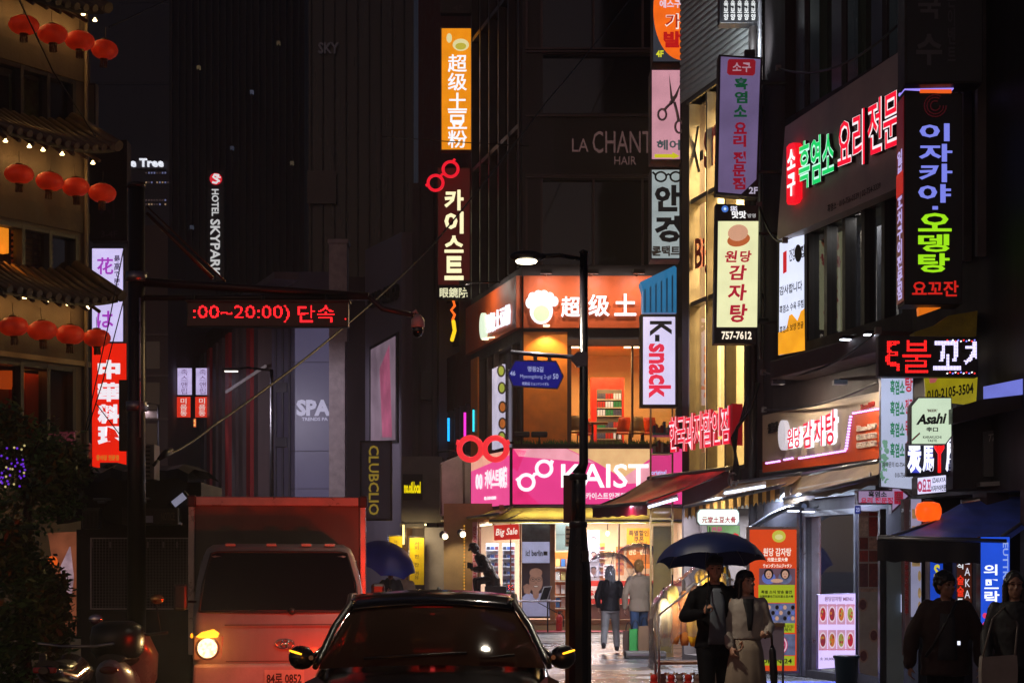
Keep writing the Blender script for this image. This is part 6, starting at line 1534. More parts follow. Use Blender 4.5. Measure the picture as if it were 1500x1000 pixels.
mb = MB(); mb.tube([f.P(1321, 870, .04), f.P(1321, 896, .04)], .012); mb.build('handle', E('#c8d0f8', .9, var=0), t)
# small white work lights
for k, (px, py, lab) in enumerate(((1162, 745, 'small white lamp under the beige awning'), (1184, 746, 'white lamp tilted beside the steel column'), (1240, 494, 'work light left on the canopy slab'), (1275, 487, 'work light right on the canopy slab'))):
    n_ = .5 if k < 2 else .75
    p = FR.P(px, py, n_); t = thing('work_light', p, lab, 'lamp')
    mb = MB(); mb.box(p, (.2, .1, .05), rz=.4); mb.build('housing', BLACKM, t, bevel=.01)
    mb = MB(); mb.box(p - Vector((0, 0, .03)), (.16, .08, .02), rz=.4); mb.build('diffuser', E('#e8f0ff', 5, var=0), t)
    mb = MB(); mb.tube([p, FR.P(px + 14, py - 4, .1)], .014); mb.build('arm', STEEL, t)
    if k < 2: lamp('SPOT', p - Vector((0, 0, .06)), 190, '#d8e4ff', t, .05, p - Vector((0, 0, 2)), 130)
for k, (a_, b_, sg) in enumerate((((1118, 545, .3), (1286, 484, .9), .25), ((1119, 600, .2), (1292, 556, .5), .12), ((1112, 300, .3), (1150, 352, .3), .2), ((1140, 100, .2), (1322, 30, .3), .3))):
    pa, pb = FR.P(*a_), FR.P(*b_); t = thing('facade_cable', pa, ('sagging cable along the canopy slab', 'black cable over the beige and orange fascia', 'short cable drooping beside the lilac blade sign', 'long cable sagging across the dark upper windows')[k] + ' of the restaurant', 'cable', 'cables on the restaurant front')
    mb = MB(); mb.tube([pa.lerp(pb, i / 14) - Vector((0, 0, sg * 4 * (i / 14) * (1 - i / 14))) for i in range(15)], .018, 6); mb.build('cable', BLACKM, t)
    mb = MB()
    for q in (pa, pb): mb.box(q, (.08, .08, .08))
    mb.each('clip', D('#6a6a6c', .5), t)
# ------------------------------------------------------------------ poles, wires, street lamp
Yp = 21.6
p = at(200, Yp, .01)
t = thing('traffic_pole', p, 'thick dark steel pole carrying a horizontal arm at left', 'pole')
mb = MB(); mb.tube([p, Vector((p.x, p.y, at(0, Yp, py=275).z))], [.115, .095], 16); mb.build('shaft', D('#2c2a2c', .4, .4, var=.3, streak=True), t)
mb = MB(); mb.lathe((p.x, p.y, at(0, Yp, py=275).z), [(.11, 0), (.11, .05), (.02, .07)], 16); mb.build('cap', D('#38363a', .4, .5), t); mb = MB(); mb.lathe(p, [(.22, 0), (.22, .03), (.13, .05)], 12); mb.build('base_plate', D('#38363a', .4, .5), t)
mb = MB(); mb.tube([at(200, Yp, py=412), at(540, Yp, py=434)], [.055, .045]); mb.tube([at(200, Yp, py=436), at(540, Yp, py=436)], .035); mb.build('arm', D('#3c3030', .4, .5), t)
mb = MB(); mb.tube([at(215, Yp, py=312), at(312, Yp, py=408)], .022); mb.tube([at(215, Yp, py=302), at(330, Yp, py=412)], .01); mb.build('brace', D('#5a3a2c', .4, .5), t)
mb = MB()
for x in (283, 385, 478): mb.tube([at(x, Yp - .06, py=432), at(x, Yp - .06, py=442)], .018)
mb.each('hanger', D('#2a2426', .5), t)
mb = MB()
for y in (406, 595): mb.lathe(at(200, Yp, py=y), [(.105, -.06), (.125, -.055), (.125, .055), (.105, .06)], 16)
mb.each('band_clamp', D('#8a8a90', .3, .8), t)
mb = MB(); mb.tube([at(540, Yp, py=434), at(560, Yp, py=452), at(606, Yp, py=462)], .032); mb.build('camera_arm', D('#4a4244', .4, .5), t)
mb = MB(); mb.tube([at(205, Yp - .13, py=436), at(205, Yp - .13, py=640)], .012); mb.build('conduit', D('#9a9aa8', .3, .6), t)
f = FF(392, Yp - .12)
t = thing('message_sign', f.P(392, 479, 0), 'red led message board hung from the traffic pole arm', 'sign')
mb = MB(); mb.pr(f, 274, 441, 510, 478, -.16, 0); mb.build('cabinet', D('#0a0506', .35), t, bevel=.006)
mb = MB(); mb.pr(f, 276, 442.5, 508, 476.5, .001, .006); mb.build('matrix_panel', E('#160203', .6, var=0), t)
mb = MB(); leds(mb, f, ':00~20:00) ', (283, 447, 424, 472), .02, 15, .0064, bold=.0); leds(mb, f, '단속', (436, 447, 490, 472), .02, 16, .0064, bold=.0)
mb.disc(f, 506, 467, 1, 1, .01, .02, k=6); mb.build('red_dots', E('#ff1c24', 2.6, var=0), t)
mb = MB(); mb.pr(f, 272, 439, 512, 441.5, -.2, .06); mb.build('hood', D('#2a2022', .5), t)
p = at(612, Yp, py=472)
t = thing('dome_camera', p, 'white security dome camera hanging from the arm tip', 'camera')
mb = MB(); mb.lathe(p, [(.03, .09), (.05, .07), (.075, .03), (.08, -.05), (.07, -.06)]); mb.build('housing', D('#b0a8a8', .4), t)
mb = MB(); mb.ball(p + Vector((0, 0, -.09)), (.068, .068, .085), 16, 10); mb.build('dome', D('#0a0a0c', .08, spec=.9), t)
mb = MB(); mb.tube([p + Vector((0, 0, .08)), p + Vector((-.02, 0, .14)), at(600, Yp, py=463)], .018); mb.build('bracket', D('#b0a8a8', .4), t)
# wires
def wire(lab, pts, r=.013, sag=.0):
    P = [Vector(q) for q in pts]; out = []
    for a, b in zip(P, P[1:]):
        for k in range(12):
            s = k / 12; out.append(a.lerp(b, s) - Vector((0, 0, sag * 4 * s * (1 - s))))
    out.append(P[-1]); mb = MB(); mb.tube(out, r, 6); o = mb.build('overhead_wire', BLACKM); o.location = out[0]
    for v in o.data.vertices: v.co -= out[0]
    return tag(o, lab, 'wire', 'overhead wires')
wire('long black wire rising from the kiosk roof to the top of the salon', [at(232, 22, py=672), at(310, 24, py=625), at(505, 28, py=478), at(640, 33, py=352), at(800, 40, py=150), at(922, 46, py=0), at(970, 48, py=-80)], .017, .04)
wire('wire hanging along the left restaurant from the top eave', [FB.P(28, 0, 1.6), FB.P(78, 105, 1.6), FB.P(140, 200, 1.6)], .014)
wire('wire crossing the purple hostess sign down to the kiosk', [at(181, 22.5, py=365), at(160, 22.5, py=470), at(125, 23, py=630)], .008)
wire('second wire just right of it over the red Chinese sign', [at(181, 22.5, py=440), at(150, 22.5, py=560), at(128, 23, py=630)], .008)
wire('wire slanting from the red sign down to the condenser', [at(140, 22.8, py=590), at(190, 22.8, py=655)], .007)
wire('thin wire over the dark tower between the amber sign and restaurant', [at(560, 40, py=200), at(650, 44, py=207), at(775, 47.5, py=214)], .012)
wire('horizontal wire high at the left across the night sky', [at(160, 30, py=40), at(330, 34, py=-40)], .012)
t = thing('cable_coupling', at(236, 22, py=670), 'black cable splice bulge at the low end of the long wire', 'cable')
mb = MB(); mb.tube([at(232, 21.98, py=673), at(242, 22.1, py=664), at(252, 22.3, py=658)], [.02, .05, .02]); mb.build('sleeve', BLACKM, t)
mb = MB(); mb.tube([at(231, 21.97, py=674), at(225, 21.9, py=681)], .02); mb.build('tail', BLACKM, t)
# street lamp
Yl = 16.5
p = at(847, Yl, .012)
t = thing('street_lamp', p, 'black street lamp post with thick base and short arm', 'street lamp')
z1, z2, zt_ = at(0, Yl, py=850).z, at(0, Yl, py=695).z, at(0, Yl, py=372).z
mt = D('#121016', .3, .3, var=.4, streak=True)
mb = MB(); mb.tube([p, (p.x, p.y, z1), (p.x, p.y, at(0, Yl, py=772).z)], [.124, .118, .074], 12, sm=False); mb.build('base', mt, t)
xo = at(855, Yl, 0).x
mb = MB(); mb.tube([(p.x, p.y, at(0, Yl, py=774).z), (p.x + .005, p.y, z2)], [.066, .062], 14); mb.tube([(p.x, p.y, z2 - .002), (xo, p.y, z2 + .1), (xo, p.y, zt_)], [.062, .042, .036], 12); mb.build('shaft', mt, t)
mb = MB()
for z in (z2 - .02, at(0, Yl, py=768).z): mb.lathe((p.x, p.y, z), [(.066, -.03), (.082, -.025), (.082, .02), (.066, .03)], 14)
mb.each('collar', D('#221e26', .35, .4), t)
mb = MB(); mb.lathe((xo, p.y, zt_), [(.04, 0), (.045, .02), (.01, .04)]); mb.tube([(xo, p.y, zt_ - .05), at(820, Yl, py=374), at(796, Yl, py=375)], .02); mb.build('arm', mt, t)
c = at(771, Yl, py=377)
mb = MB(); mb.ball(c + Vector((0, 0, .008)), (.155, .10, .055), 18, 8); mb.tube([c + Vector((.1, 0, .0)), at(798, Yl, py=375)], [.04, .025]); mb.build('head', D('#3a383c', .35, .4), t)
mb = MB(); mb.lathe(c + Vector((0, 0, -.055)), [(.01, 0), (.085, .005), (.1, .025), (.09, .03)], 18); mb.build('lens', E('#fff2c8', 9, var=0), t)
lamp('SPOT', c + Vector((0, 0, -.09)), 270, '#fff0d8', t, .06, c + Vector((1.3, .6, -4)), 140, blend=.5)
mb = MB(); mb.box((p.x - .055, p.y + .10, at(0, Yl, py=730).z), (.15, .02, .43)); mb.build('notice_plate', D('#5a2c30', .5), t)
mb = MB(); mb.box((p.x + .06, p.y - .13, z1 + .22), (.06, .04, .1)); mb.build('junction_box', BLACKM, t)
# street name sign
f = FF(786, Yl - .03)
t = thing('street_name_sign', f.P(786, 571), 'blue pointed street name plate hung from a bracket on the lamp post', 'sign')
pl = [(743, 547), (754, 527), (815, 528), (826, 551), (817, 570), (751, 566)]
mb = MB(); mb.pp(f, pl, -.012, 0); mb.build('border', D('#8a8a9a', .4), t)
mb = MB(); mb.pp(f, [(745, 547), (755.3, 529), (814, 530), (824, 551), (816, 568), (752, 564)], .001, .006); mb.build('plate', E('#18187c', .75, base=.6), t)
mb = MB(); mb.text(f, '명동2길', [(773, 536), (796, 537), (796, 545), (773, 544)], .008, 0, bold=.02); mb.text(f, 'Myeongdong 2-gil', [(762, 548), (807, 549), (807, 556), (762, 555)], .008, 0, bold=.0); mb.text(f, '明洞2街 ミョンドンイギル', [(765, 559), (804, 560), (804, 565), (765, 564)], .008, 0); mb.text(f, '46', [(747, 543), (755, 543), (755, 550), (747, 550)], .008, 0); mb.text(f, '50', [(810, 547), (818, 547), (818, 555), (810, 555)], .008, 0)
mb.build('lettering', E('#a8b0e0', .8, var=0), t)
mb = MB(); mb.tube([f.P(748, 516, .0), f.P(842, 523, .0)], .02)
for x in (764, 784, 805): mb.pr(f, x - 3, 518, x + 3, 529, -.01, .012)
mb.pp(f, [(836, 524), (846, 515), (860, 515), (860, 536), (846, 536)], -.08, .05)
mb.build('bracket', D('#6a6a78', .35, .7), t)

# ------------------------------------------------------------------ left side: signs, kiosk, greenery
f = FF(157, 37)
t = lightbox('hostess_bar_sign', 'tall white lilac lit sign with purple Japanese letters', f, (133, 362, 182, 502), E('#cfc4f2', 1.05, var=.1, scale=2), [(ch, (142, y, 166, y + 25), '#a838c0', .9, dict(bold=.02)) for ch, y in (('花', 377), ('の', 412), ('は', 455))] + [('最高で勝負', (167, 374, 176, 430), '#5a4878', .5, dict(vert=True))], depth=.4, frame='#1c1a22', rim=2)
f = FF(160, 36)
t = lightbox('chinese_food_sign', 'tall red lit sign with four white Chinese characters', f, (134, 502, 186, 699), E('#e8200c', 1.0, var=.1, scale=2), [(ch, (143, y, 176, y + 28), '#f0e8f0', 1.05, dict(bold=.06)) for ch, y in (('中', 527), ('華', 560), ('料', 592), ('理', 624))] + [('중식당 전문점', (141, 666, 174, 674), '#c89030', .8, dict(bold=.02))], depth=.4, frame='#2a1412', rim=1)
lightbox('floor_banner', 'dark navy unlit banner with ghost letters above the lilac sign', FF(157, 37.5), (131, 205, 186, 352), D('#16141e', .5), [('지', (146, 285, 168, 322), '#3a2c3c', 0), ('3-4F', (148, 338, 172, 348), '#4a4050', 0)], depth=.4, frame='#18161c')
lightbox('side_sign', 'dark unlit sign stacked on its right side of the red sign', FF(178, 35.5), (174, 556, 190, 660), D('#2c2a30', .5), [('영업', (178, 600, 186, 620), '#4a484e', 0, dict(vert=True))], depth=.2, frame='#141316')
lightbox('yellow_sign', 'thin yellow lit sign edge left of the red sign', FF(125, 35), (124, 648, 129, 694), E('#d8d020', .9), [('식', (125, 660, 128, 668), '#3a3a10', 0)], depth=.3, rim=.3)
t = thing('side_shelter', at(100, 26, py=655), 'pinkish dim fascia board behind the shrub', 'board')
f = FF(80, 28)
mb = MB(); mb.pr(f, 68, 632, 108, 652, -.1, 0); mb.build('board', E('#4a1420', .7), t)
mb = MB(); mb.pr(f, 66, 630, 110, 632, -.15, .05); mb.build('cap', D('#5a4a44'), t)
# condensers
def condenser(px0, y0, px1, y1, Y, lab, louvre):
    f = FF(px0, Y); t = thing('air_condenser', f.P((px0 + px1) / 2, y1), lab, 'air conditioner')
    mb = MB(); mb.pr(f, px0, y0, px1, y1, -.35, 0); mb.build('casing', D('#6a645e', .5, var=.3), t, bevel=.01)
    if louvre:
        mb = MB(); n = int((y1 - y0) / 6)
        for k in range(n): mb.pr(f, px0 + 2, y0 + 3 + k * 6, px1 - 6, y0 + 6 + k * 6, .002, .03)
        mb.build('louvre', D('#1a181a', .5), t)
    else:
        cx, cy = (px0 + px1) / 2, (y0 + y1) / 2
        for r_ in (3, 6, 9):
            mb = MB(); q = [f.P(cx + r_ * math.cos(a), cy + r_ * math.sin(a), .02) for a in [k * .5236 for k in range(13)]]; mb.tube(q, .008, 5); mb.build('fan_guard', D('#3a3a3a'), t)
        mb = MB()
        for k in range(5): a = k * 1.2566; mb.pp(f, [(cx, cy), (cx + 8 * math.cos(a), cy + 8 * math.sin(a)), (cx + 8 * math.cos(a + .6), cy + 8 * math.sin(a + .6))], .003, .008)
        mb.build('fan', D('#20201f'), t)
condenser(146, 677, 173, 700, 24.3, 'small grey air condenser with round fan on the kiosk roof', False)
condenser(192, 650, 226, 702, 22.6, 'dark louvred air conditioner casing beside the traffic pole', True)
# kiosk
f = FF(120, 24.0)
t = thing('kiosk', f.w(.7, .01, -.8), 'closed dark street kiosk with mesh front and black canvas roof', 'kiosk')
uk0, uk1 = f.U(112), f.U(290)
mb = MB(); mb.rect(f, uk0, .01, uk1, f.uv(0, 705)[1], -2.0, -.25); mb.build('body', D('#2c262a', .75, var=.4), t)
mb = MB()
pr_ = [(0.5, 2.78), (.42, 2.9), (0, 2.98), (-1.2, 3.0), (-2.2, 2.9)]
for k in range(12):
    a, b = uk0 - .15 + (uk1 - uk0 + .1) * k / 12, uk0 - .15 + (uk1 - uk0 + .1) * (k + 1) / 12
    for (n0, z0), (n1, z1) in zip(pr_, pr_[1:]):
        j = lambda u, z: z - .03 * math.sin(u * 9) - .02 * math.sin(u * 23)
        mb.add([f.w(a, j(a, z0), n0), f.w(b, j(b, z0), n0), f.w(b, j(b, z1), n1), f.w(a, j(a, z1), n1)], [(0, 1, 2, 3)], 0, True)
    mb.add([f.w(a, j(a, 2.78), .5), f.w(b, j(b, 2.78), .5), f.w(b, 2.25 + .03 * math.sin(b * 7), .42), f.w(a, 2.25 + .03 * math.sin(a * 7), .42)], [(0, 1, 2, 3)], 0, True)
mb.build('canvas_roof', D('#121014', .5, var=.4, bump=.4, bscale=12), t)
fr_ = F(f.o.x, f.o.y - .02, 0)
fm = F(f.o.x, f.o.y + .2, 0)
for x0, x1 in ((132, 204), (206, 277)):
    mb = MB(); frame_bars(mb, fm, x0, 787, x1, 892, -.02, .02, 1.8); m_ = mb.build('mesh_panel', D('#b0a8b0', .4, .3), t)
    mb = MB()
    for k in range(1, 16): px = x0 + (x1 - x0) * k / 16; mb.pr(fm, px, 788, px + .45, 891, -.004, .004)
    for k in range(1, 24): y = 787 + 105 * k / 24; mb.pr(fm, x0 + 2, y, x1 - 2, y + .45, -.0035, .0035)
    mb.build('wire_grid', D('#8a828a', .45, .3), m_)
mb = MB()
for x in (133, 160, 190, 215, 238, 258): mb.pr(fm, x, 793, x + 2.5, 802, .021, .035)
mb.each('hook', D('#8a8088', .4, .5), t)
mb = MB(); mb.pr(fm, 128, 895, 278, 1010, -.05, -.01); mb.build('lower_panel', D('#1a1214', .6), t)
for k, (px, py) in enumerate(((150, 731), (208, 730))):
    q = f.P(px, py, .55); t2 = thing('kiosk_lamp', q, ('left' if k == 0 else 'right') + ' unlit flat spotlight on the kiosk canopy', 'lamp', 'unlit spotlights on the kiosk canopy')
    mb = MB(); mb.box(q, (.22, .12, .03)); mb.build('housing', D('#8a8a84', .35, .6), t2, bevel=.01)
    mb = MB(); mb.lathe(q, [(.06, -.06), (.07, -.02), (.03, -.015)]); mb.build('lens', D('#7a7a78', .15), t2)
t2 = thing('fluorescent_tube', f.P(262, 733, .6), 'pale slanted tube lamp at the right end of the kiosk canopy', 'lamp')
mb = MB(); mb.tube([f.P(253, 739, .6), f.P(272, 724, .6)], .045); mb.build('tube', E('#9a98b0', .55), t2)
mb = MB(); mb.tube([f.P(251, 740.5, .6), f.P(254, 738.2, .6)], .055); mb.tube([f.P(271, 724.8, .6), f.P(274, 722.5, .6)], .055); mb.build('end_cap', BLACKM, t2)
t2 = lightbox('kiosk_box', 'cardboard coloured box with a printed label on the kiosk front', F(f.o.x, 23.4, 0), (179, 743, 261, 768), D('#3a2c28', .7), [('NOTICE', (236, 750, 256, 762), '#6a5a40', 0)], depth=.3, frame='#2c2220', rim=1)
mb = MB(); mb.pr(F(f.o.x, 23.4, 0), 193, 755, 224, 765, .014, .018); mb.build('label_sheet', D('#a8a4b4', .5), t2)
t2 = thing('plastic_crate', F(f.o.x, 23.4, 0).P(133, 775), 'dim translucent box on the kiosk shelf at left', 'box')
fk_ = F(f.o.x, 23.4, 0)
mb = MB(); mb.pr(fk_, 120, 745, 145, 774, -.2, 0); mb.build('box', D('#4a4440', .4, var=.4), t2, bevel=.02)
mb = MB(); mb.pr(fk_, 119, 743, 146, 747, -.22, .02); mb.build('lid', D('#5a544e', .4), t2)
for i in range(4):
    mb = MB(); mb.pr(fk_, 122 + i * 6, 750, 124 + i * 6, 770, .002, .012); mb.build('rib', D('#3a3430'), t2)
# lit pale stone post / doorway behind the greenery
f = FF(100, 25)
t = thing('lit_window', f.P(95, 930), 'orange and white glowing doorway glimpsed behind the hedge', 'window')
mb = MB(); mb.pp(f, [(70, 780), (117, 778), (112, 840), (108, 930), (84, 930), (82, 860)], -.4, 0); mb.build('curtain', E('#8a4a30', .55, var=.6, scale=3), t)
mb = MB(); mb.pp(f, [(88, 830), (102, 800), (107, 845), (104, 870), (92, 862)], .003, .06); mb.build('white_cloth', E('#b0909c', .6, var=.5, scale=6), t)
mb = MB(); mb.disc(f, 76, 822, 7, 8, .003, .06); mb.build('glow_lamp', E('#e05818', .9, var=.2), t)
mb = MB(); mb.pr(f, 112, 775, 128, 935, -.5, .05); mb.build('door_post', D('#141012'), t)
# greenery
def foliage(mb, c, r, n, sz, squash=1):
    for i in range(n):
        d = Vector((random.gauss(0, 1), random.gauss(0, 1), random.gauss(0, 1))).normalized() * (random.random() ** .35)
        # clumped
        q = Vector(c) + Vector((d.x * r[0], d.y * r[1], d.z * r[2])) + Vector((random.gauss(0, .05), random.gauss(0, .05), random.gauss(0, .05)))
        a = Vector((random.gauss(0, 1), random.gauss(0, 1), random.gauss(0, .6))).normalized(); b = a.orthogonal().normalized(); s = sz * random.uniform(.6, 1.4)
        mb.add([q - a * s, q - b * s * .4, q + a * s, q + b * s * .4], [(0, 1, 2, 3)], random.randrange(2))
LEAF = [D('#42682a', .5, var=.5), D('#26441a', .5, var=.5)]
def plant(name, lab, cat, base, clumps, trunks, sz, n):
    t = thing(name, base, lab, cat)
    mb = MB()
    for a, b, r0, r1 in trunks: mb.tube([a, Vector(a).lerp(Vector(b), .5) + Vector((random.uniform(-.05, .05), 0, 0)), b], [r0, (r0 + r1) / 2, r1], 8)
    mb.build('trunk', D('#2c2018', .8, bump=.4), t)
    mb = MB()
    for c, r in clumps: foliage(mb, c, r, n, sz)
    mb.build('crown', LEAF, t, recalc=False)
    return t
Yt = 22
b = at(35, Yt, .0)
plant('small_tree', 'leafy dark young tree with purple fairy lights at the left edge', 'tree', b, [(at(px, Yt + dy, py=py), (rx, .5, rz)) for px, py, rx, rz, dy in ((15, 640, .35, .3, 0), (60, 650, .35, .28, .2), (95, 668, .25, .22, 0), (30, 690, .4, .3, .3), (75, 700, .3, .25, -.1), (110, 690, .14, .18, 0), (5, 615, .2, .2, 0), (40, 745, .4, .3, 0), (88, 735, .3, .2, .2))], [(b, at(40, Yt, py=700), .07, .05), (at(40, Yt, py=720), at(75, Yt, py=670), .04, .015), (at(38, Yt, py=720), at(15, Yt, py=640), .04, .015), (at(40, Yt, py=700), at(60, Yt, py=640), .03, .01)], .05, 420)
b = at(45, 20.5, .0)
plant('evergreen_hedge', 'dark rounded evergreen shrub filling the lower left corner', 'shrub', b, [(at(px, 20.5, py=py), (rx, .55, rz)) for px, py, rx, rz in ((25, 900, .42, .42), (60, 900, .34, .4), (15, 830, .3, .3), (50, 850, .3, .3), (80, 925, .18, .3), (30, 975, .5, .4), (-5, 950, .4, .5), (72, 870, .2, .2), (20, 790, .2, .2))], [(b, at(45, 20.5, py=880), .06, .03)], .055, 520)
t = thing('fairy_lights', at(20, 21.6, py=700), 'tangle of purple and yellow fairy lights in the young tree', 'lights')
mb = MB(); q = [at(random.uniform(-5, 36), 21.5, py=random.uniform(655, 715)) for _ in range(26)]; mb.tube(q, .004, 4); mb.build('cord', BLACKM, t)
mb = MB()
for i in range(44): mb.ball(at(random.uniform(-5, 38), 21.45 + random.uniform(-.1, .2), py=random.uniform(652, 716)), .014, 6, 4, (0, 0, 0, 1)[i % 4])
mb.each('bulb', [E('#6028c0', 1.1, var=0), E('#c8b878', .9, var=0)], t)

# ------------------------------------------------------------------ black hatchback facing the camera
WHITEP = D('#b8b4b0', .3, var=.12, coat=.4)
TYRE = D('#101010', .8)
GLASSD = D('#08080a', .04, var=.1, spec=.9)
def ring(zs):
    return zs
CXc, CYc = at(630, 13.9, 0).x, 12.35
def cp(x, y, z): return Vector((CXc + x, CYc + y, z))
car = thing('hatchback', cp(0, 2, 0), 'dark grey hatchback facing us with amber lit mirrors', 'car')
PAINT = D('#0b0706', .13, .0, var=.2, spec=.5)
def sect(w_, zb, zt, crown=.04, tuck=.06):
    half = [(0, zt + crown), (.45 * w_, zt + crown * .85), (.82 * w_, zt + crown * .2), (.95 * w_, zt - .05), (w_, zt - .2), (w_ * .99, (zb + zt) / 2 - .05), (w_ - tuck, zb + .08), (w_ - .14, zb), (0, zb)]
    return half + [(-x, z) for x, z in half[-2:0:-1]]
st = [(0, .62, .30, .50), (.04, .76, .24, .60), (.18, .86, .22, .70), (.5, .90, .2, .80), (.95, .91, .2, .88), (1.25, .915, .2, .94), (1.9, .915, .2, 1.0), (2.8, .915, .2, 1.02), (3.5, .90, .22, 1.02), (3.85, .84, .26, 1.0), (3.97, .72, .34, .9)]
mb = MB(); mb.loft([[cp(x, y, z) for x, z in sect(w_, zb, zt)] for y, w_, zb, zt in st], 0, True)
mb.build('body', PAINT, car, sub=1)
# greenhouse: roof and pillars with glazing
gh = [(1.12, .80, .99, .66, .03), (1.9, .80, 1.0, .60, .0), (2.05, .80, 1.0, .60, .0), (3.3, .78, 1.0, .60, 0), (3.8, .72, .98, .58, 0)]
def roofpt(y):   # half width, height of the roof edge
    tb = [(1.95, .635, 1.345), (2.15, .65, 1.41), (2.6, .66, 1.44), (3.1, .65, 1.435), (3.5, .61, 1.39)]
    for a, b in zip(tb, tb[1:]):
        if a[0] <= y <= b[0]:
            s = (y - a[0]) / (b[0] - a[0]); return (a[1] + (b[1] - a[1]) * s, a[2] + (b[2] - a[2]) * s)
mb = MB(); rows = []
for y in (1.95, 2.05, 2.15, 2.4, 2.6, 2.85, 3.1, 3.3, 3.5):
    hw, z = roofpt(y); rows.append([cp(hw * s, y + .05 * abs(s) ** 2 * (1 if y < 2.2 else 0), z + .045 * (1 - s * s)) for s in (-1, -.9, -.7, -.35, 0, .35, .7, .9, 1)])
mb.grid(rows)
r_ = mb.build('roof', PAINT, car); r_.modifiers.new('s', 'SOLIDIFY').thickness = .03
mb = MB(); mb.lathe(cp(.05, 3.35, 1.43), [(.05, 0), (.045, .02), (.02, .05), (.005, .07)], 10); mb.build('antenna', BLACKM, r_)
def gl(name, pts, mat, par=car, bulge=None, thick=.008):
    mb = MB(); mb.add(pts, [tuple(range(len(pts)))]); o = mb.build(name, mat, par); s = o.modifiers.new('s', 'SOLIDIFY'); s.thickness = thick; return o
# windscreen (curved)
mb = MB(); rows = []
for k in range(9):
    s = k / 8; y = 1.0 + (1.98 - 1.0) * s; z = .925 + (1.345 - .925) * (s ** .92); hw = .83 + (.635 - .83) * s
    rows.append([cp(hw * x, y + .10 * x * x, z + .03 * (1 - x * x)) for x in (-1, -.8, -.55, -.28, 0, .28, .55, .8, 1)])
mb.grid(rows)
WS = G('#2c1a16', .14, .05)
n_ = WS.node_tree.nodes; l_ = WS.node_tree.links; df_ = n_.new('ShaderNodeBsdfDiffuse'); df_.inputs['Color'].default_value = (.5, .25, .15, 1)   # rain film, tinted brown to paint in a warm glow
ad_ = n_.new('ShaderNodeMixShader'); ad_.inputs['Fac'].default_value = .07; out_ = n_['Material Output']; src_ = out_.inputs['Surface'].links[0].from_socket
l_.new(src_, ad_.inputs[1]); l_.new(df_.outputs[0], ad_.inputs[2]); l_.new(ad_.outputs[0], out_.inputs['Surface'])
mb.build('windscreen', WS, car)
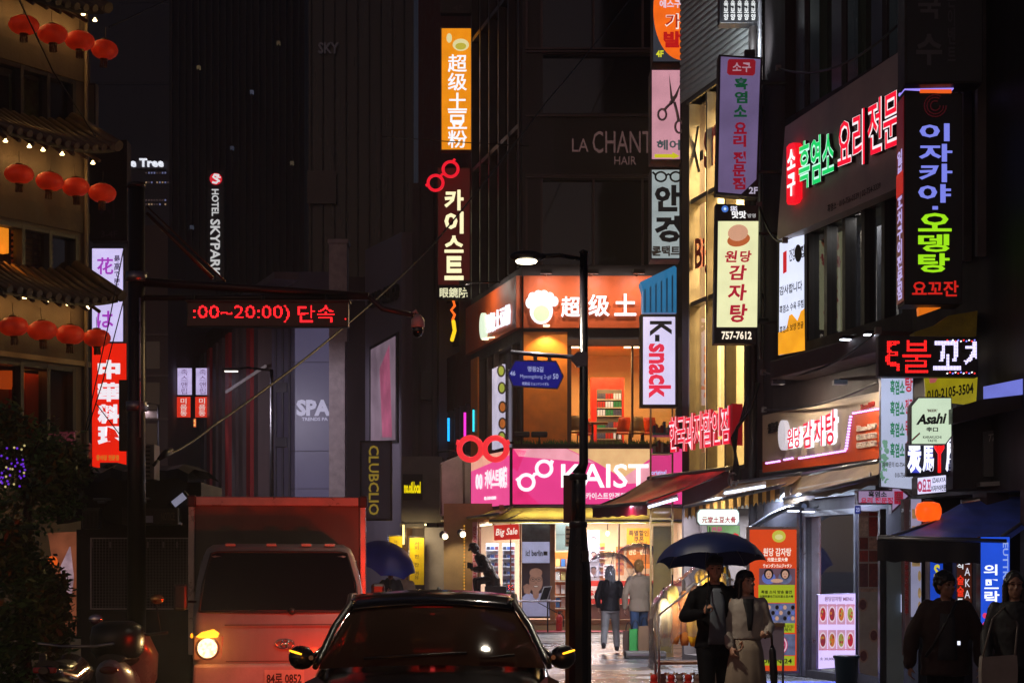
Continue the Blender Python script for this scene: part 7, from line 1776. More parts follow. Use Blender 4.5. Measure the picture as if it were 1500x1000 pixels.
for s in (-1, 1):
    mb = MB(); mb.tube([cp(.85 * s, 1.06, .94), cp(.83 * s, 1.2, .99), cp(.745 * s, 1.65, 1.21), cp(.65 * s, 2.06, 1.365), cp(.66 * s, 2.5, 1.435), cp(.65 * s, 3.1, 1.43), cp(.62 * s, 3.5, 1.385), cp(.74 * s, 3.88, .98)], [.022, .026, .026, .026, .022, .022, .03, .05], 10); mb.build('pillar', D('#0c0908', .38, spec=.4), car)
    mb = MB(); mb.tube([cp(.89 * s, 1.2, 1.0), cp(.88 * s, 2.6, 1.02), cp(.8 * s, 3.6, 1.03)], .018, 8); mb.build('chrome_strip', D('#c0b8a8', .15, 1), car)
    gl('side_window', [cp(.82 * s, 1.3, 1.0), cp(.61 * s, 2.1, 1.36), cp(.62 * s, 3.0, 1.41), cp(.60 * s, 3.4, 1.36), cp(.80 * s, 3.6, 1.02)], GLASSD)

    for y in (.78, 3.2):
        wh = MB(); wh.lathe(cp(.80 * s, y, .315), [(.20, -.1), (.30, -.1), (.315, -.06), (.315, .06), (.30, .1), (.20, .1)], 28, axis=(1, 0, 0)); wo = wh.build('wheel', TYRE, car)
        wh = MB(); wh.lathe(cp(.80 * s, y, .315), [(.02, -.03 + .1 * s), (.19, -.01 + .08 * s), (.21, .08 * s)], 20, axis=(1, 0, 0))
        wh.build('rim', D('#8a8a8e', .3, .9), wo)
        wh = MB(); wh.lathe(cp(.86 * s, y, .33), [(.33, -.06), (.37, -.06), (.37, .05), (.33, .05)], 28, axis=(1, 0, 0)); wh.build('wheel_arch', BLACKM, wo)
    # headlight
    mb = MB(); mb.loft([[cp(s * (.60 + .0 * k), .10, .66), cp(s * .80, .24, .68), cp(s * .86, .75, .82), cp(s * .78, .75, .86), cp(s * .62, .22, .76)], [cp(s * .60, .06, .665), cp(s * .80, .20, .685), cp(s * .905, .75, .85), cp(s * .82, .75, .89), cp(s * .61, .16, .775)]], 0, False)
    h = mb.build('headlight', D('#6a5240', .1, .6, coat=.6), car)
    mb = MB(); mb.ball(cp(.74 * s, .22, .74), (.05, .03, .045)); mb.build('amber_lamp', E('#ff9a28', 2.2 if s < 0 else .5, var=0), h)
    lamp('POINT', cp(.80 * s, .0, 1.02), 5, '#ff8a20', car, .05)
    # mirrors
    rings = []
    for x, sy, sz in ((.89, .035, .04), (.92, .055, .062), (.97, .07, .072), (1.02, .065, .068), (1.055, .045, .045), (1.07, .015, .018)):
        rings.append([cp(s * x, 1.42 + .03 * (x - .95) + sy * math.cos(a), .99 + .03 * (x - .93) + sz * 1.25 * math.sin(a)) for a in [j * math.pi / 8 for j in range(16)]])
    mb = MB(); mb.loft(rings, 0, True); m_ = mb.build('mirror', D('#1a181a', .3, coat=.5), car)
    mb = MB(); mb.tube([cp(s * .84, 1.46, .95), cp(s * .92, 1.44, .98)], [.03, .028]); mb.build('mirror_stalk', BLACKM, m_)
    mb = MB(); mb.tube([cp(s * .97, 1.345, 1.02), cp(s * 1.02, 1.352, 1.035), cp(s * 1.06, 1.39, 1.045)], [.007, .009, .007], 6); mb.build('mirror_indicator', E('#ffb020', 2.6, var=0), m_)
    # tail lamps, lit
    mb = MB(); mb.box(cp(.68 * s, 3.93, .86), (.24, .08, .16)); mb.build('tail_lamp', E('#ff2010', 6, var=0), car, bevel=.02)
    lamp('AREA', cp(.62 * s, 4.05, .86), 19, '#ff2a06', car, .26, cp(.2 * s - 1.1, 8, 1.25), sy=.16, spread=120)
lamp('AREA', cp(0, 3.72, 1.33), 9, '#ff2808', car, .3, cp(-1.2, 8, 1.9), sy=.05, spread=120)
mb = MB(); mb.box(cp(0, 3.62, 1.335), (.34, .04, .03)); mb.build('brake_lamp', E('#ff2010', 6, var=0), car)
mb = MB(); mb.box(cp(0, .0, .52), (.9, .06, .2)); 
mb.build('grille', D('#0a0a0b', .4, .4), car, bevel=.02)
mb = MB(); mb.box(cp(0, -.035, .42), (.52, .02, .11)); mb.build('number_plate', D('#c8c8c0', .5), car)
mb = MB(); mb.lathe(cp(0, .03, .66), [(.055, -.01), (.055, .015), (.04, .02)], 20, axis=(0, -1, .2)); mb.build('badge', D('#b0b0b4', .2, 1), car)
mb = MB(); mb.tube([cp(-.5, 1.08, 1.0), cp(-.1, 1.12, 1.02), cp(.25, 1.16, 1.035)], .01); mb.tube([cp(.35, 1.08, 1.0), cp(.6, 1.14, 1.02)], .01); mb.build('wiper', BLACKM, car)
car.rotation_euler.z = R(2.4)
mb = MB(); mb.box(cp(0, 1.88, 1.27), (.22, .03, .06)); mb.build('inner_mirror', D('#101012', .3), car, bevel=.01)
mb = MB(); mb.box(cp(0, 1.86, 1.305), (.035, .02, .012)); mb.build('dash_camera_light', E('#ff4040', 3, var=0), car)
# interior: seats, dash, so the glass has depth
for x in (-.36, .36):
    mb = MB(); mb.loft([[cp(x + .22 * a * w2, 2.35 + .12 * k, .55 + .2 * k) + Vector((0, e, 0)) for a, e in ((-1, 0), (-.5, -.05), (.5, -.05), (1, 0), (.6, .1), (-.6, .1))] for k, w2 in ((0, 1), (1, 1), (2, .95), (3, .75))], 0, True)
    mb.ball(cp(x, 2.72, 1.22), (.12, .06, .09)); mb.build('seat', D('#1a1614', .7), car)
mb = MB(); mb.box(cp(0, 1.45, .85), (1.4, .5, .08)); mb.build('dashboard', D('#121011', .6), car, bevel=.03)
mb = MB(); q = [cp(.36 + .18 * math.cos(a), 1.78 - .06 * math.sin(a), .95 + .16 * math.sin(a)) for a in [k * .4488 for k in range(15)]]; mb.tube(q, .014); mb.build('steering_wheel', BLACKM, car)

# ------------------------------------------------------------------ delivery truck
TX, TY = at(411, 18.6, 0).x, 18.55
def tp(x, y, z): return Vector((TX + x, TY + y, z))
truck = thing('delivery_truck', tp(0, 0, 0), 'white box truck with one bright headlight, washed in red light', 'truck')
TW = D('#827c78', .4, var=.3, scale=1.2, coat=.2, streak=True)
def rr(hw, y0, y1, z, r=.12, n=4):
    pts = []
    for cx_, cy_, a0 in ((hw - r, y0 + r, -90), (hw - r * .4, y1 - r * .4, 0), (-hw + r * .4, y1 - r * .4, 90), (-hw + r, y0 + r, 180)):
        q = r if cy_ < (y0 + y1) / 2 else r * .4
        for k in range(n + 1):
            a = R(a0 + 90 * k / n); pts.append(tp(cx_ + q * math.cos(a), cy_ + q * math.sin(a), z))
    return pts
lv = [(.40, .80, .05, 1.5), (.5, .85, .0, 1.52), (.75, .865, -.01, 1.53), (1.0, .87, .0, 1.53), (1.18, .868, .03, 1.53), (1.24, .865, .06, 1.53), (1.55, .83, .26, 1.5), (1.78, .775, .42, 1.46), (1.86, .74, .52, 1.42), (1.905, .68, .68, 1.36), (1.915, .5, .85, 1.2)]
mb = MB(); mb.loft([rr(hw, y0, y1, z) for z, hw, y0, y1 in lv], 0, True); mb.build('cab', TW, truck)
mb = MB()
def cf(x, z, off=.012):  # point on the sloping front of the cab
    for a, b in zip(lv, lv[1:]):
        if a[0] <= z <= b[0]:
            s = (z - a[0]) / (b[0] - a[0]); y = a[2] + (b[2] - a[2]) * s; hw = a[1] + (b[1] - a[1]) * s
            return tp(x * hw, y - off + .10 * max(0, abs(x) - .8) ** 1 * .8, z)
rows = []
for k in range(8):
    z = 1.235 + (1.815 - 1.235) * k / 7; m_ = .915 - .02 * (k / 7)
    rows.append([cf(x * m_, z) for x in (-1, -.92, -.8, -.4, 0, .4, .8, .92, 1)])
mb.grid(rows)
w_o = mb.build('windscreen', D('#0a0708', .05, var=.1, spec=.7), truck)
mb = MB(); q = [cf(x * .925, z, .016) for x, z in ((-1, 1.225), (-.9, 1.22), (0, 1.215), (.9, 1.22), (1, 1.225), (1, 1.5), (.985, 1.81), (.9, 1.825), (0, 1.83), (-.9, 1.825), (-.985, 1.81), (-1, 1.5), (-1, 1.225))]; mb.tube(q, .012, 6); mb.build('windscreen_seal', BLACKM, w_o)
for s in (-1, 1):
    mb = MB(); mb.add([tp(.868 * s + .004 * s, .28, 1.24), tp(.872 * s, 1.3, 1.24), tp(.79 * s + .01 * s, 1.25, 1.74), tp(.79 * s + .012 * s, .56, 1.74)], [(0, 1, 2, 3)]); mb.build('side_window', GLASSD, truck)
    mb = MB(); mb.tube([tp(.84 * s, .16, 1.32), tp(.97 * s, .05, 1.33), tp(.97 * s, .05, 1.45)], .014); arm = mb.build('mirror_arm', BLACKM, truck)
    mb = MB(); mb.box(tp(.99 * s, .06, 1.37), (.14, .07, .27)); mb.build('mirror', D('#141214', .4), arm, bevel=.03)

    ff_ = F(TX, TY, 0)
    mb = MB(); mb.prism(ff_, [(s * .60, 1.01), (s * .66, 1.05), (s * .78, 1.02), (s * .835, .975), (s * .80, .96), (s * .62, .965)], -.06, .035); mb.build('indicator', E('#ffa428', 2.4 if s < 0 else .3, var=.1), truck, bevel=.01)
    mb = MB(); mb.lathe(tp(s * .72, -.0, .86), [(.115, -.03), (.12, .015), (.10, .03)], 24, axis=(0, -1, 0)); h = mb.build('headlight', D('#b0a8a0', .15, .6), truck)
    mb = MB(); mb.lathe(tp(s * .72, -.02, .86), [(.098, -.01), (.098, .012), (.05, .028), (.01, .032)], 24, axis=(0, -1, 0)); mb.build('lens', E('#ffe2a8', 2.2, var=.55, scale=26) if s < 0 else D('#d0c8c0', .1), h)
    mb = MB(); mb.prism(ff_, [(s * .56, .99), (s * .855, .985), (s * .86, .74), (s * .58, .735)], -.02, .012); mb.build('lamp_surround', D('#8a827c', .3, coat=.4), truck, bevel=.015)
    mb = MB(); mb.ball(tp(s * .88, .12, .98), (.012, .03, .025)); mb.build('side_marker', E('#ff9018', 2.5 if s < 0 else .4, var=0), truck)
    for y in (.55, 3.4):
        wh = MB(); wh.lathe(tp(.72 * s, y, .33), [(.2, -.09), (.31, -.09), (.33, -.06), (.33, .06), (.31, .09), (.2, .09)], 24, axis=(1, 0, 0)); wo = wh.build('wheel', TYRE, truck)
        wh = MB(); wh.lathe(tp(.72 * s, y, .33), [(.03, .06 * s), (.19, .07 * s), (.21, .09 * s)], 18, axis=(1, 0, 0)); wh.build('rim', D('#7a7a7c', .4, .8), wo)
lamp('SPOT', tp(-.72, -.12, .86), 160, '#ffd890', truck, .08, tp(-.9, -8, .3), 100, blend=.8)
lamp('POINT', tp(-.72, -.18, .9), 3.5, '#ff9838', truck, .08)
ff_ = F(TX, TY, 0)
mb = MB(); mb.prism(ff_, [(-.86, .70), (.86, .70), (.87, .42), (-.87, .42)], -.05, .05); mb.build('bumper', D('#9a9490', .4), truck, bevel=.03)
mb = MB(); mb.prism(ff_, [(-.55, 1.095), (.55, 1.095), (.55, 1.085), (-.55, 1.085)], .0, .013); mb.prism(ff_, [(-.54, .73), (.54, .73), (.54, .722), (-.54, .722)], .0, .014); mb.build('panel_gap', D('#3a3030'), truck)
mb = MB(); mb.prism(ff_, [(-.155, .64), (.24, .64), (.24, .47), (-.155, .47)], .051, .06); np_ = mb.build('number_plate', D('#b8a898', .4), truck)
tv, tf = glyphs('84로 0852', .03, False, False); mb = MB(); mb.add([ff_.w(-.135 + .35 * x, .505 + .10 * y, .062) for x, y, z in tv], tf); mb.build('lettering', D('#14100e'), np_)
mb = MB(); q = [ff_.w(.05 + .09 * math.cos(a), .90 + .045 * math.sin(a), .02) for a in [k * .3927 for k in range(17)]]; mb.tube(q, .009, 6)
mb.tube([ff_.w(.01, .865, .02), ff_.w(.035, .935, .02)], .011, 6); mb.tube([ff_.w(.065, .865, .02), ff_.w(.09, .935, .02)], .011, 6); mb.tube([ff_.w(.02, .895, .02), ff_.w(.08, .905, .02)], .011, 6)
mb.build('emblem', D('#c8c0bc', .15, 1), truck)
mb = MB(); mb.tube([tp(.12, .05, 1.235), tp(-.1, .10, 1.255), tp(-.36, .13, 1.27)], .009); mb.ball(tp(.12, .03, 1.225), (.04, .03, .035)); mb.tube([tp(-.3, .05, 1.235), tp(.05, .10, 1.258)], .008); mb.build('wiper', BLACKM, truck)
mb = MB()
for x in (-.5, -.08, .28, .52): mb.box(tp(x, .55, 1.90), (.11, .05, .03))
mb.each('roof_lamp', D('#b8a898', .2, .3), truck, bevel=.01)
# driver glimpsed: paper behind the screen
# cargo box
bx0, bx1, by0, by1, bz0, bz1 = -.93, .93, 1.66, 4.9, .72, 2.42
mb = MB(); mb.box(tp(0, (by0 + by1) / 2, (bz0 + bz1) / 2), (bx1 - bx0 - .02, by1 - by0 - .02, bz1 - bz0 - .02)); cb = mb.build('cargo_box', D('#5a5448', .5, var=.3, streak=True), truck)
mb = MB()
for x in (bx0, bx1): mb.box(tp(x, by0, (bz0 + bz1) / 2), (.07, .07, bz1 - bz0))
mb.box(tp(0, by0, bz1 - .03), (bx1 - bx0 - .07, .06, .10)); mb.box(tp(0, by0, bz0), (bx1 - bx0 - .07, .06, .08))
for x in (bx0, bx1): mb.box(tp(x, (by0 + by1) / 2 + .04, bz1 - .03), (.06, by1 - by0, .10))
mb.build('frame_rail', D('#b0a098', .3, .5), cb, bevel=.01)
mb = MB()
for x in (bx0, bx1): mb.box(tp(x, by0 - .01, bz1 - .03), (.10, .10, .13))
mb.build('corner_cap', D('#2a2224', .5), cb, bevel=.02)
mb = MB(); mb.box(tp(0, 2.9, .55), (.9, 3.6, .2)); mb.build('chassis', BLACKM, truck)
truck.rotation_euler.z = R(8)

# ------------------------------------------------------------------ scooters at the left
SX, SY = at(168, 17.6, 0).x, 17.6
def sp(x, y, z): return Vector((SX + x, SY + y, z))
t = thing('scooter', sp(0, .6, 0), 'white and black delivery scooter seen from behind with black cover', 'scooter')
for y, r_ in ((0, .24), (1.2, .24)):
    wh = MB(); wh.lathe(sp(0, y, .25), [(.15, -.05), (.21, -.055), (.245, -.03), (.245, .03), (.21, .055), (.15, .05)], 24, axis=(1, 0, 0)); wo = wh.build('wheel', TYRE, t)
    wh = MB(); wh.lathe(sp(0, y, .25), [(.02, -.05), (.15, -.03), (.15, .03), (.02, .05)], 16, axis=(1, 0, 0)); wh.build('rim', D('#8a8a8e', .3, .8), wo)
mb = MB(); mb.loft([[sp(w2 * math.cos(a), y + .0, zc + h * math.sin(a)) for a in [j * math.pi / 8 for j in range(16)]] for y, w2, zc, h in ((-.28, .06, .72, .05), (-.2, .14, .66, .14), (0, .18, .60, .2), (.35, .18, .52, .2), (.6, .15, .42, .12), (.85, .14, .36, .08))], 0, True); mb.build('tail_fairing', D('#78787a', .3, coat=.4), t)
mb = MB(); mb.loft([[sp(w2 * math.cos(a), y, zc + .05 * math.sin(a)) for a in [j * math.pi / 6 for j in range(12)]] for y, w2, zc in ((-.2, .12, .80), (.1, .15, .80), (.5, .14, .77), (.62, .08, .74))], 0, True); mb.build('seat', D('#0e0e10', .5), t)
mb = MB(); mb.loft([[sp(w2 * math.cos(a), 1.0 + .12 * math.sin(a) - (z - .4) * .18, z) for a in [j * math.pi / 8 for j in range(16)]] for z, w2 in ((.35, .12), (.55, .22), (.8, .24), (.98, .16), (1.05, .06))], 0, True); mb.build('leg_shield', D('#6a6a6c', .3, coat=.3), t)
mb = MB(); mb.loft([[sp(w2 * math.cos(a), .12 + dpt * math.sin(a), z) for a in [j * math.pi / 10 for j in range(20)]] for z, w2, dpt in ((.80, .2, .22), (.86, .25, .26), (1.0, .26, .27), (1.1, .24, .25), (1.15, .15, .16))], 0, True); mb.build('cover', D('#0b0b0d', .35, bump=.3, bscale=10), t)
mb = MB(); mb.tube([sp(-.36, .78, 1.02), sp(-.2, .84, 1.0), sp(0, .86, .98), sp(.2, .84, 1.0), sp(.36, .78, 1.02)], .016); hb_ = mb.build('handlebar', BLACKM, t)
for s, dz, m_ in ((-1, 0, D('#c8c8cc', .05, .9)), (1, .2, D('#a88a50', .1, .8))):
    mb = MB(); mb.tube([sp(.28 * s, .82, 1.02), sp(.34 * s * (1 if s < 0 else .7), .80, 1.14 + dz)], .008); mb.build('mirror_stem', BLACKM, hb_)
    mb = MB(); mb.ball(sp(.36 * s * (1 if s < 0 else .7), .79, 1.15 + dz), (.075, .03, .05)); mb.build('mirror', m_, hb_)
mb = MB(); mb.box(sp(.02, -.29, .5), (.22, .012, .12)); mb.build('number_plate', D('#a8a494', .5), t)
tv, tf = glyphs('서울 2314', .02, False, False); mb = MB(); mb.add([sp(-.07 + .18 * x, -.298, .47 + .06 * y) for x, y, z in tv], tf); mb.build('plate_lettering', D('#2a3a2a'), t)
mb = MB(); mb.ball(sp(0, -.27, .70), (.09, .03, .04)); mb.build('tail_lamp', D('#5a0c0a', .1), t)
mb = MB(); mb.tube([sp(.16, -.2, .32), sp(.17, .3, .3)], [.055, .04]); mb.build('exhaust', D('#6a6a6a', .3, .9), t)
# second motorbike, low, red
MX, MY = at(95, 16.2, 0).x, 16.2
def mp(x, y, z): return Vector((MX + x, MY + y, z))
t = thing('motorbike', mp(0, .5, 0), 'glossy red motorbike low in the left corner', 'motorbike')
for y in (-.55, .7):
    wh = MB(); wh.lathe(mp(0, y, .29), [(.2, -.05), (.26, -.055), (.29, -.02), (.29, .02), (.26, .055), (.2, .05)], 24, axis=(1, 0, .1)); wo = wh.build('wheel', TYRE, t)
    wh = MB(); wh.lathe(mp(0, y, .29), [(.02, -.04), (.2, -.02), (.2, .02), (.02, .04)], 16, axis=(1, 0, .1)); wh.build('rim', D('#5a5a5a', .3, .8), wo)
mb = MB(); mb.loft([[mp(w2 * math.cos(a), y, zc + h * math.sin(a)) for a in [j * math.pi / 8 for j in range(16)]] for y, w2, zc, h in ((-.75, .04, .80, .03), (-.5, .12, .76, .08), (-.1, .14, .70, .1), (.2, .17, .76, .14), (.5, .14, .72, .12), (.7, .05, .66, .05))], 0, True); mb.build('fairing', D('#2c0605', .15, coat=.8), t)
mb = MB(); mb.loft([[mp(w2 * math.cos(a), y, zc + .04 * math.sin(a)) for a in [j * math.pi / 6 for j in range(12)]] for y, w2, zc in ((-.6, .1, .84), (-.3, .13, .81), (0, .11, .82))], 0, True); mb.build('seat', BLACKM, t)
mb = MB(); mb.tube([mp(-.34, .4, .98), mp(-.15, .52, .95), mp(.15, .52, .95), mp(.34, .4, .98)], .014); mb.build('handlebar', D('#8a8a8a', .2, .9), t)
mb = MB(); mb.box(mp(0, -.7, .80), (.2, .04, .05)); mb.build('tail_lamp', D('#c01810', .08, coat=1), t, bevel=.015)
mb = MB(); mb.box(mp(0, .05, .42), (.26, .4, .3)); mb.build('engine', D('#3a3a3c', .35, .8), t, bevel=.05)
p = at(63, 16.5, .01); t = thing('bollard', p, 'rusty pale steel post at the far left bottom', 'bollard')
mb = MB(); mb.tube([p, p + Vector((0, 0, .86))], .035, 10); mb.build('post', D('#6a5c54', .6, .3, var=.5, scale=8), t)
mb = MB(); mb.lathe(p + Vector((0, 0, .86)), [(.037, 0), (.03, .02), (.005, .03)], 10); mb.lathe(p, [(.08, 0), (.08, .015), (.036, .02)], 10); mb.build('cap', D('#4a443e', .5), t)
# ------------------------------------------------------------------ people
SKIN = D('#b88468', .5, var=.12, scale=14)
SKIN2 = D('#c89a80', .5, var=.1, scale=14)
HAIRB = D('#0c0a0a', .4, var=.3, scale=30)
def hand(mb, wr, d, s, n, k=1.0, curl=.5, grip=0):
    """palm, four fingers of unequal length with two bends, thumb leaving the side near the wrist"""
    d = Vector(d).normalized(); s = Vector(s); s = (s - d * s.dot(d)).normalized(); n = Vector(n); n = (n - d * n.dot(d) - s * n.dot(s)).normalized()
    wr = Vector(wr)
    for i, (off, L, r) in enumerate(((.030, .068, .0085), (.010, .078, .009), (-.010, .072, .0085), (-.029, .056, .0075))):
        a = wr + s * off * .6 * k + d * .01 * k; b = wr + (s * off + d * .085) * k
        mb.caps(a, b, .013 * k, .0125 * k)
        c1 = curl * .9 + .08 * i; c2 = curl * 1.9 + .1 * i
        p1 = b + (d * math.cos(c1) + n * math.sin(c1)) * L * .48 * k
        p2 = p1 + (d * math.cos(c2) + n * math.sin(c2)) * L * .52 * k
        mb.caps(b, p1, r * 1.1 * k, r * k); mb.caps(p1, p2, r * k, r * .8 * k)
    t0 = wr + (s * .022 + d * .028) * k; t1 = t0 + (s * .75 + d * .65 + n * .35 * (1 + curl)).normalized() * .04 * k; t2 = t1 + (s * (.35 - .5 * curl) + d * .8 + n * (.3 + .5 * curl)).normalized() * .035 * k
    mb.caps(t0, t1, .013 * k, .010 * k); mb.caps(t1, t2, .010 * k, .008 * k)

def person(label, px, Y, H, yaw=0, arms=None, legs=None, head=(0, 0, 0), lean=0, skin=None, top=None, top_len=.90, top_w=1.0, bottoms=None, skirt=None, shirt=None, hair='short', hair_mat=None, shirt_f=1.0, shoe=None, sleeve=None, strap=None, bare_legs=False, all_mat=None, z0=.012, name='person', cat='person', coat_open=0, pale_hem=None):
    base = at(px, Y, z0); k = H / 1.75; c, s_ = math.cos(R(yaw)), math.sin(R(yaw))
    def T(x, y, z):
        y = y - lean * max(0, z - .9)
        x, y, z = x * k, y * k, z * k
        return Vector((base.x + c * x - s_ * y, base.y + s_ * x + c * y, base.z + z))
    def V(x, y, z): return Vector((c * x - s_ * y, s_ * x + c * y, z))
    t = thing(name, base, label, cat)
    skin = skin or SKIN
    arms = arms or {}
    A = {}
    for sd in (-1, 1):
        sh = (.185 * sd, 0, 1.415); a = arms.get(sd, ((.235 * sd, .02, 1.14), (.25 * sd, -.04, .90)))
        A[sd] = (sh, a[0], a[1], a[2] if len(a) > 2 else (0, -.1, -1), a[3] if len(a) > 3 else .45)
    legs = legs or {}
    Lg = {sd: legs.get(sd, ((.10 * sd, -.02, .49), (.11 * sd, .03, .09))) for sd in (-1, 1)}
    hm = Matrix.Rotation(R(yaw + head[0]), 3, 'Z') @ Matrix.Rotation(R(head[1]), 3, 'X') @ Matrix.Rotation(R(head[2]), 3, 'Y')
    hc = T(0, -.015 - .0, 1.615)
    def Hd(x, y, z): return hc + hm @ (Vector((x, y, z)) * k)
    def torso(mb, g, z_lo, z_hi=1.47, wide=1.0, steps=((.80, .165, .115), (.90, .168, .115), (1.03, .145, .105), (1.18, .160, .115), (1.32, .178, .118), (1.41, .165, .095), (1.47, .075, .065))):
        rings = []
        for z, rx, ry in steps:
            if z < z_lo - .001: continue
            if z > z_hi: break
            rings.append([T((rx * wide + g) * math.cos(a), (ry * wide + g) * math.sin(a) + (.01 if z > 1.3 else 0), z) for a in [j * math.pi / 10 for j in range(20)]])
        z0_ = z_lo
        rings.insert(0, [T((.168 * wide + g * 1.3) * math.cos(a), (.118 * wide + g * 1.3) * math.sin(a), z0_) for a in [j * math.pi / 10 for j in range(20)]])
        mb.loft(rings, 0, True)
    # body
    mb = MB(); torso(mb, 0, .86)
    mb.caps(T(0, .012, 1.42), T(0, -.005, 1.56), .055 * k, .052 * k)
    mb.ball(Hd(0, .012, .03), (.077 * k, .096 * k, .10 * k), 20, 14, 0, hm)
    mb.ball(Hd(0, -.022, -.045), (.060 * k, .070 * k, .072 * k), 18, 12, 0, hm)
    mb.ball(Hd(0, -.062, -.098), (.024 * k, .022 * k, .018 * k), 12, 8, 0, hm)
    mb.caps(Hd(0, -.086, .018), Hd(0, -.108, -.022), .008 * k, .013 * k)
    mb.caps(Hd(-.02, -.086, -.062), Hd(.02, -.086, -.062), .008 * k, .008 * k); mb.caps(Hd(-.018, -.085, -.072), Hd(.018, -.085, -.072), .008 * k, .008 * k)
    mb.caps(Hd(-.05, -.072, .03), Hd(.05, -.072, .03), .016 * k, .016 * k)
    for sd in (-1, 1):
        mb.ball(Hd(.076 * sd, .012, -.005), (.012 * k, .022 * k, .032 * k), 8, 6, 0, hm)
        mb.ball(Hd(.042 * sd, -.062, -.025), (.024 * k, .022 * k, .022 * k), 8, 6, 0, hm)
    for sd in (-1, 1):
        sh, el, wr, hd, cu = A[sd]
        mb.caps(T(*sh), T(*el), .052 * k, .042 * k); mb.caps(T(*el), T(*wr), .042 * k, .028 * k)
        hand(mb, T(*wr), V(*hd), V(-.2 * sd, -1, 0), V(-sd, 0, 0), k, cu)
        hip = (.085 * sd, 0, .88); kn, an = Lg[sd]
        mb.caps(T(*hip), T(*kn), .085 * k, .055 * k); mb.caps(T(*kn), T(*an), .054 * k, .036 * k)
    if all_mat:
        pass
    mb.fuse('body', all_mat or skin, t, .0095 * max(.9, k), 3)
    ym = all_mat or D('#0a0808', .15)
    for sd in (-1, 1):
        e = MB(); e.ball(Hd(.031 * sd, -.083, .012), (.0125 * k, .007 * k, .006 * k), 10, 6, 0, hm); e.build('eye', ym, t)
        e = MB(); e.caps(Hd(.018 * sd, -.094, .034), Hd(.046 * sd, -.086, .036), .004 * k, .003 * k, 6); e.build('eyebrow', all_mat or HAIRB, t)
    # clothing
    if bottoms:
        mb = MB(); torso(mb, .014, .80, 1.04)
        for sd in (-1, 1):
            hip = (.085 * sd, 0, .88); kn, an = Lg[sd]
            mb.caps(T(*hip), T(*kn), .105 * k, .078 * k); mb.caps(T(*kn), T(an[0], an[1], an[2] + .02), .078 * k, .066 * k)
        mb.fuse('trousers', bottoms, t, .016, 5)
    if skirt:
        m_, zlo = skirt
        mb = MB(); rings = []
        for z, f in ((1.02, .16), (.9, .19), (.7, .21), (zlo + .02, .235), (zlo, .225)):
            rings.append([T((f + .010 * math.sin(j * 2.1) * (1.02 - z)) * math.cos(a), (f * .74 + .02 * math.sin(j * 2.1) * (1.02 - z)) * math.sin(a), z) for j, a in enumerate([j * math.pi / 18 for j in range(36)])])
        mb.loft(rings, 0, True); mb.build('skirt', m_, t)
    if top:
        mb = MB(); torso(mb, .022, top_len, wide=top_w)
        for sd in (-1, 1):
            sh, el, wr, hd, cu = A[sd]
            q = tuple(el[i] + (wr[i] - el[i]) * .93 for i in range(3))
            mb.caps(T(sh[0] * .94, sh[1], sh[2] - .012), T(*el), .066 * k * top_w, .058 * k * top_w); mb.caps(T(*el), T(*q), .062 * k * top_w, .050 * k * top_w)
        mb.caps(T(-.06, .02, 1.455), T(.06, .02, 1.455), .05 * k, .05 * k)
        jo = mb.fuse('jacket', top, t, .015, 4)
        # cloth folds
        tex = bpy.data.textures.new('folds', 'CLOUDS'); tex.noise_scale = .09
        dm = jo.modifiers.new('folds', 'DISPLACE'); dm.texture = tex; dm.strength = .022; dm.texture_coords = 'LOCAL'
    if shirt:
        mb = MB(); rows = []
        for z, f in [(z, f * shirt_f) for z, f in (((1.435, .035), (1.40, .055), (1.3, .07), (1.15, .075), (1.0, .085), (.90, .095)) if shirt_f == 1 else ((1.45, .06), (1.40, .055), (1.3, .04), (1.2, .03), (1.12, .02)))]:
            rx, ry = (.178 * top_w + .034, .122 * top_w + .034) if z < 1.37 else (.16, .118)
            rows.append([T(f * x, -(ry + .006) * math.sqrt(max(0, 1 - (f * x / rx) ** 2)) + (.012 if z > 1.3 else 0), z) for x in (-1, -.5, 0, .5, 1)])
        mb.grid(rows)
        o = mb.build('shirt', shirt, t); o.modifiers.new('s', 'SOLIDIFY').thickness = .012
    if strap:
        mb = MB(); mb.tube([T(-.10, -.06, 1.47), T(-.04, -.17, 1.36), T(.04, -.185, 1.2), T(.12, -.175, 1.05), T(.2, -.12, .93)] if strap[1] > 0 else [T(.10, -.06, 1.47), T(.04, -.18, 1.36), T(-.05, -.2, 1.2), T(-.13, -.18, 1.05), T(-.2, -.12, .93)], .014, 6); mb.build('strap', strap[0], t)
    # shoes
    for sd in (-1, 1):
        kn, an = Lg[sd]
        mb = MB(); a = T(an[0], an[1] + .03, max(.05, an[2] - .03)); b = T(an[0] + .01 * sd, an[1] - .15, max(.035, an[2] - .05))
        mb.caps(a, b, .048 * k, .036 * k); mb.caps(T(an[0], an[1] + .02, an[2] + .03), a, .045 * k, .045 * k); mb.fuse('shoe', all_mat or shoe or D('#141210', .4), t, .012, 2)
    # hair
    hmt = all_mat or hair_mat or HAIRB
    mb = MB()
    mb.ball(Hd(0, .026, .05), (.088 * k, .100 * k, .096 * k), 18, 12, 0, hm)
    if hair in ('short', 'fringe', 'curly'):
        mb.ball(Hd(0, .055, -.01), (.078 * k, .066 * k, .08 * k), 16, 10, 0, hm)
    if hair == 'fringe':
        for x in (-.055, -.03, 0, .03, .055): mb.caps(Hd(x, -.04, .105), Hd(x * 1.1, -.082, .055), .024 * k, .014 * k)
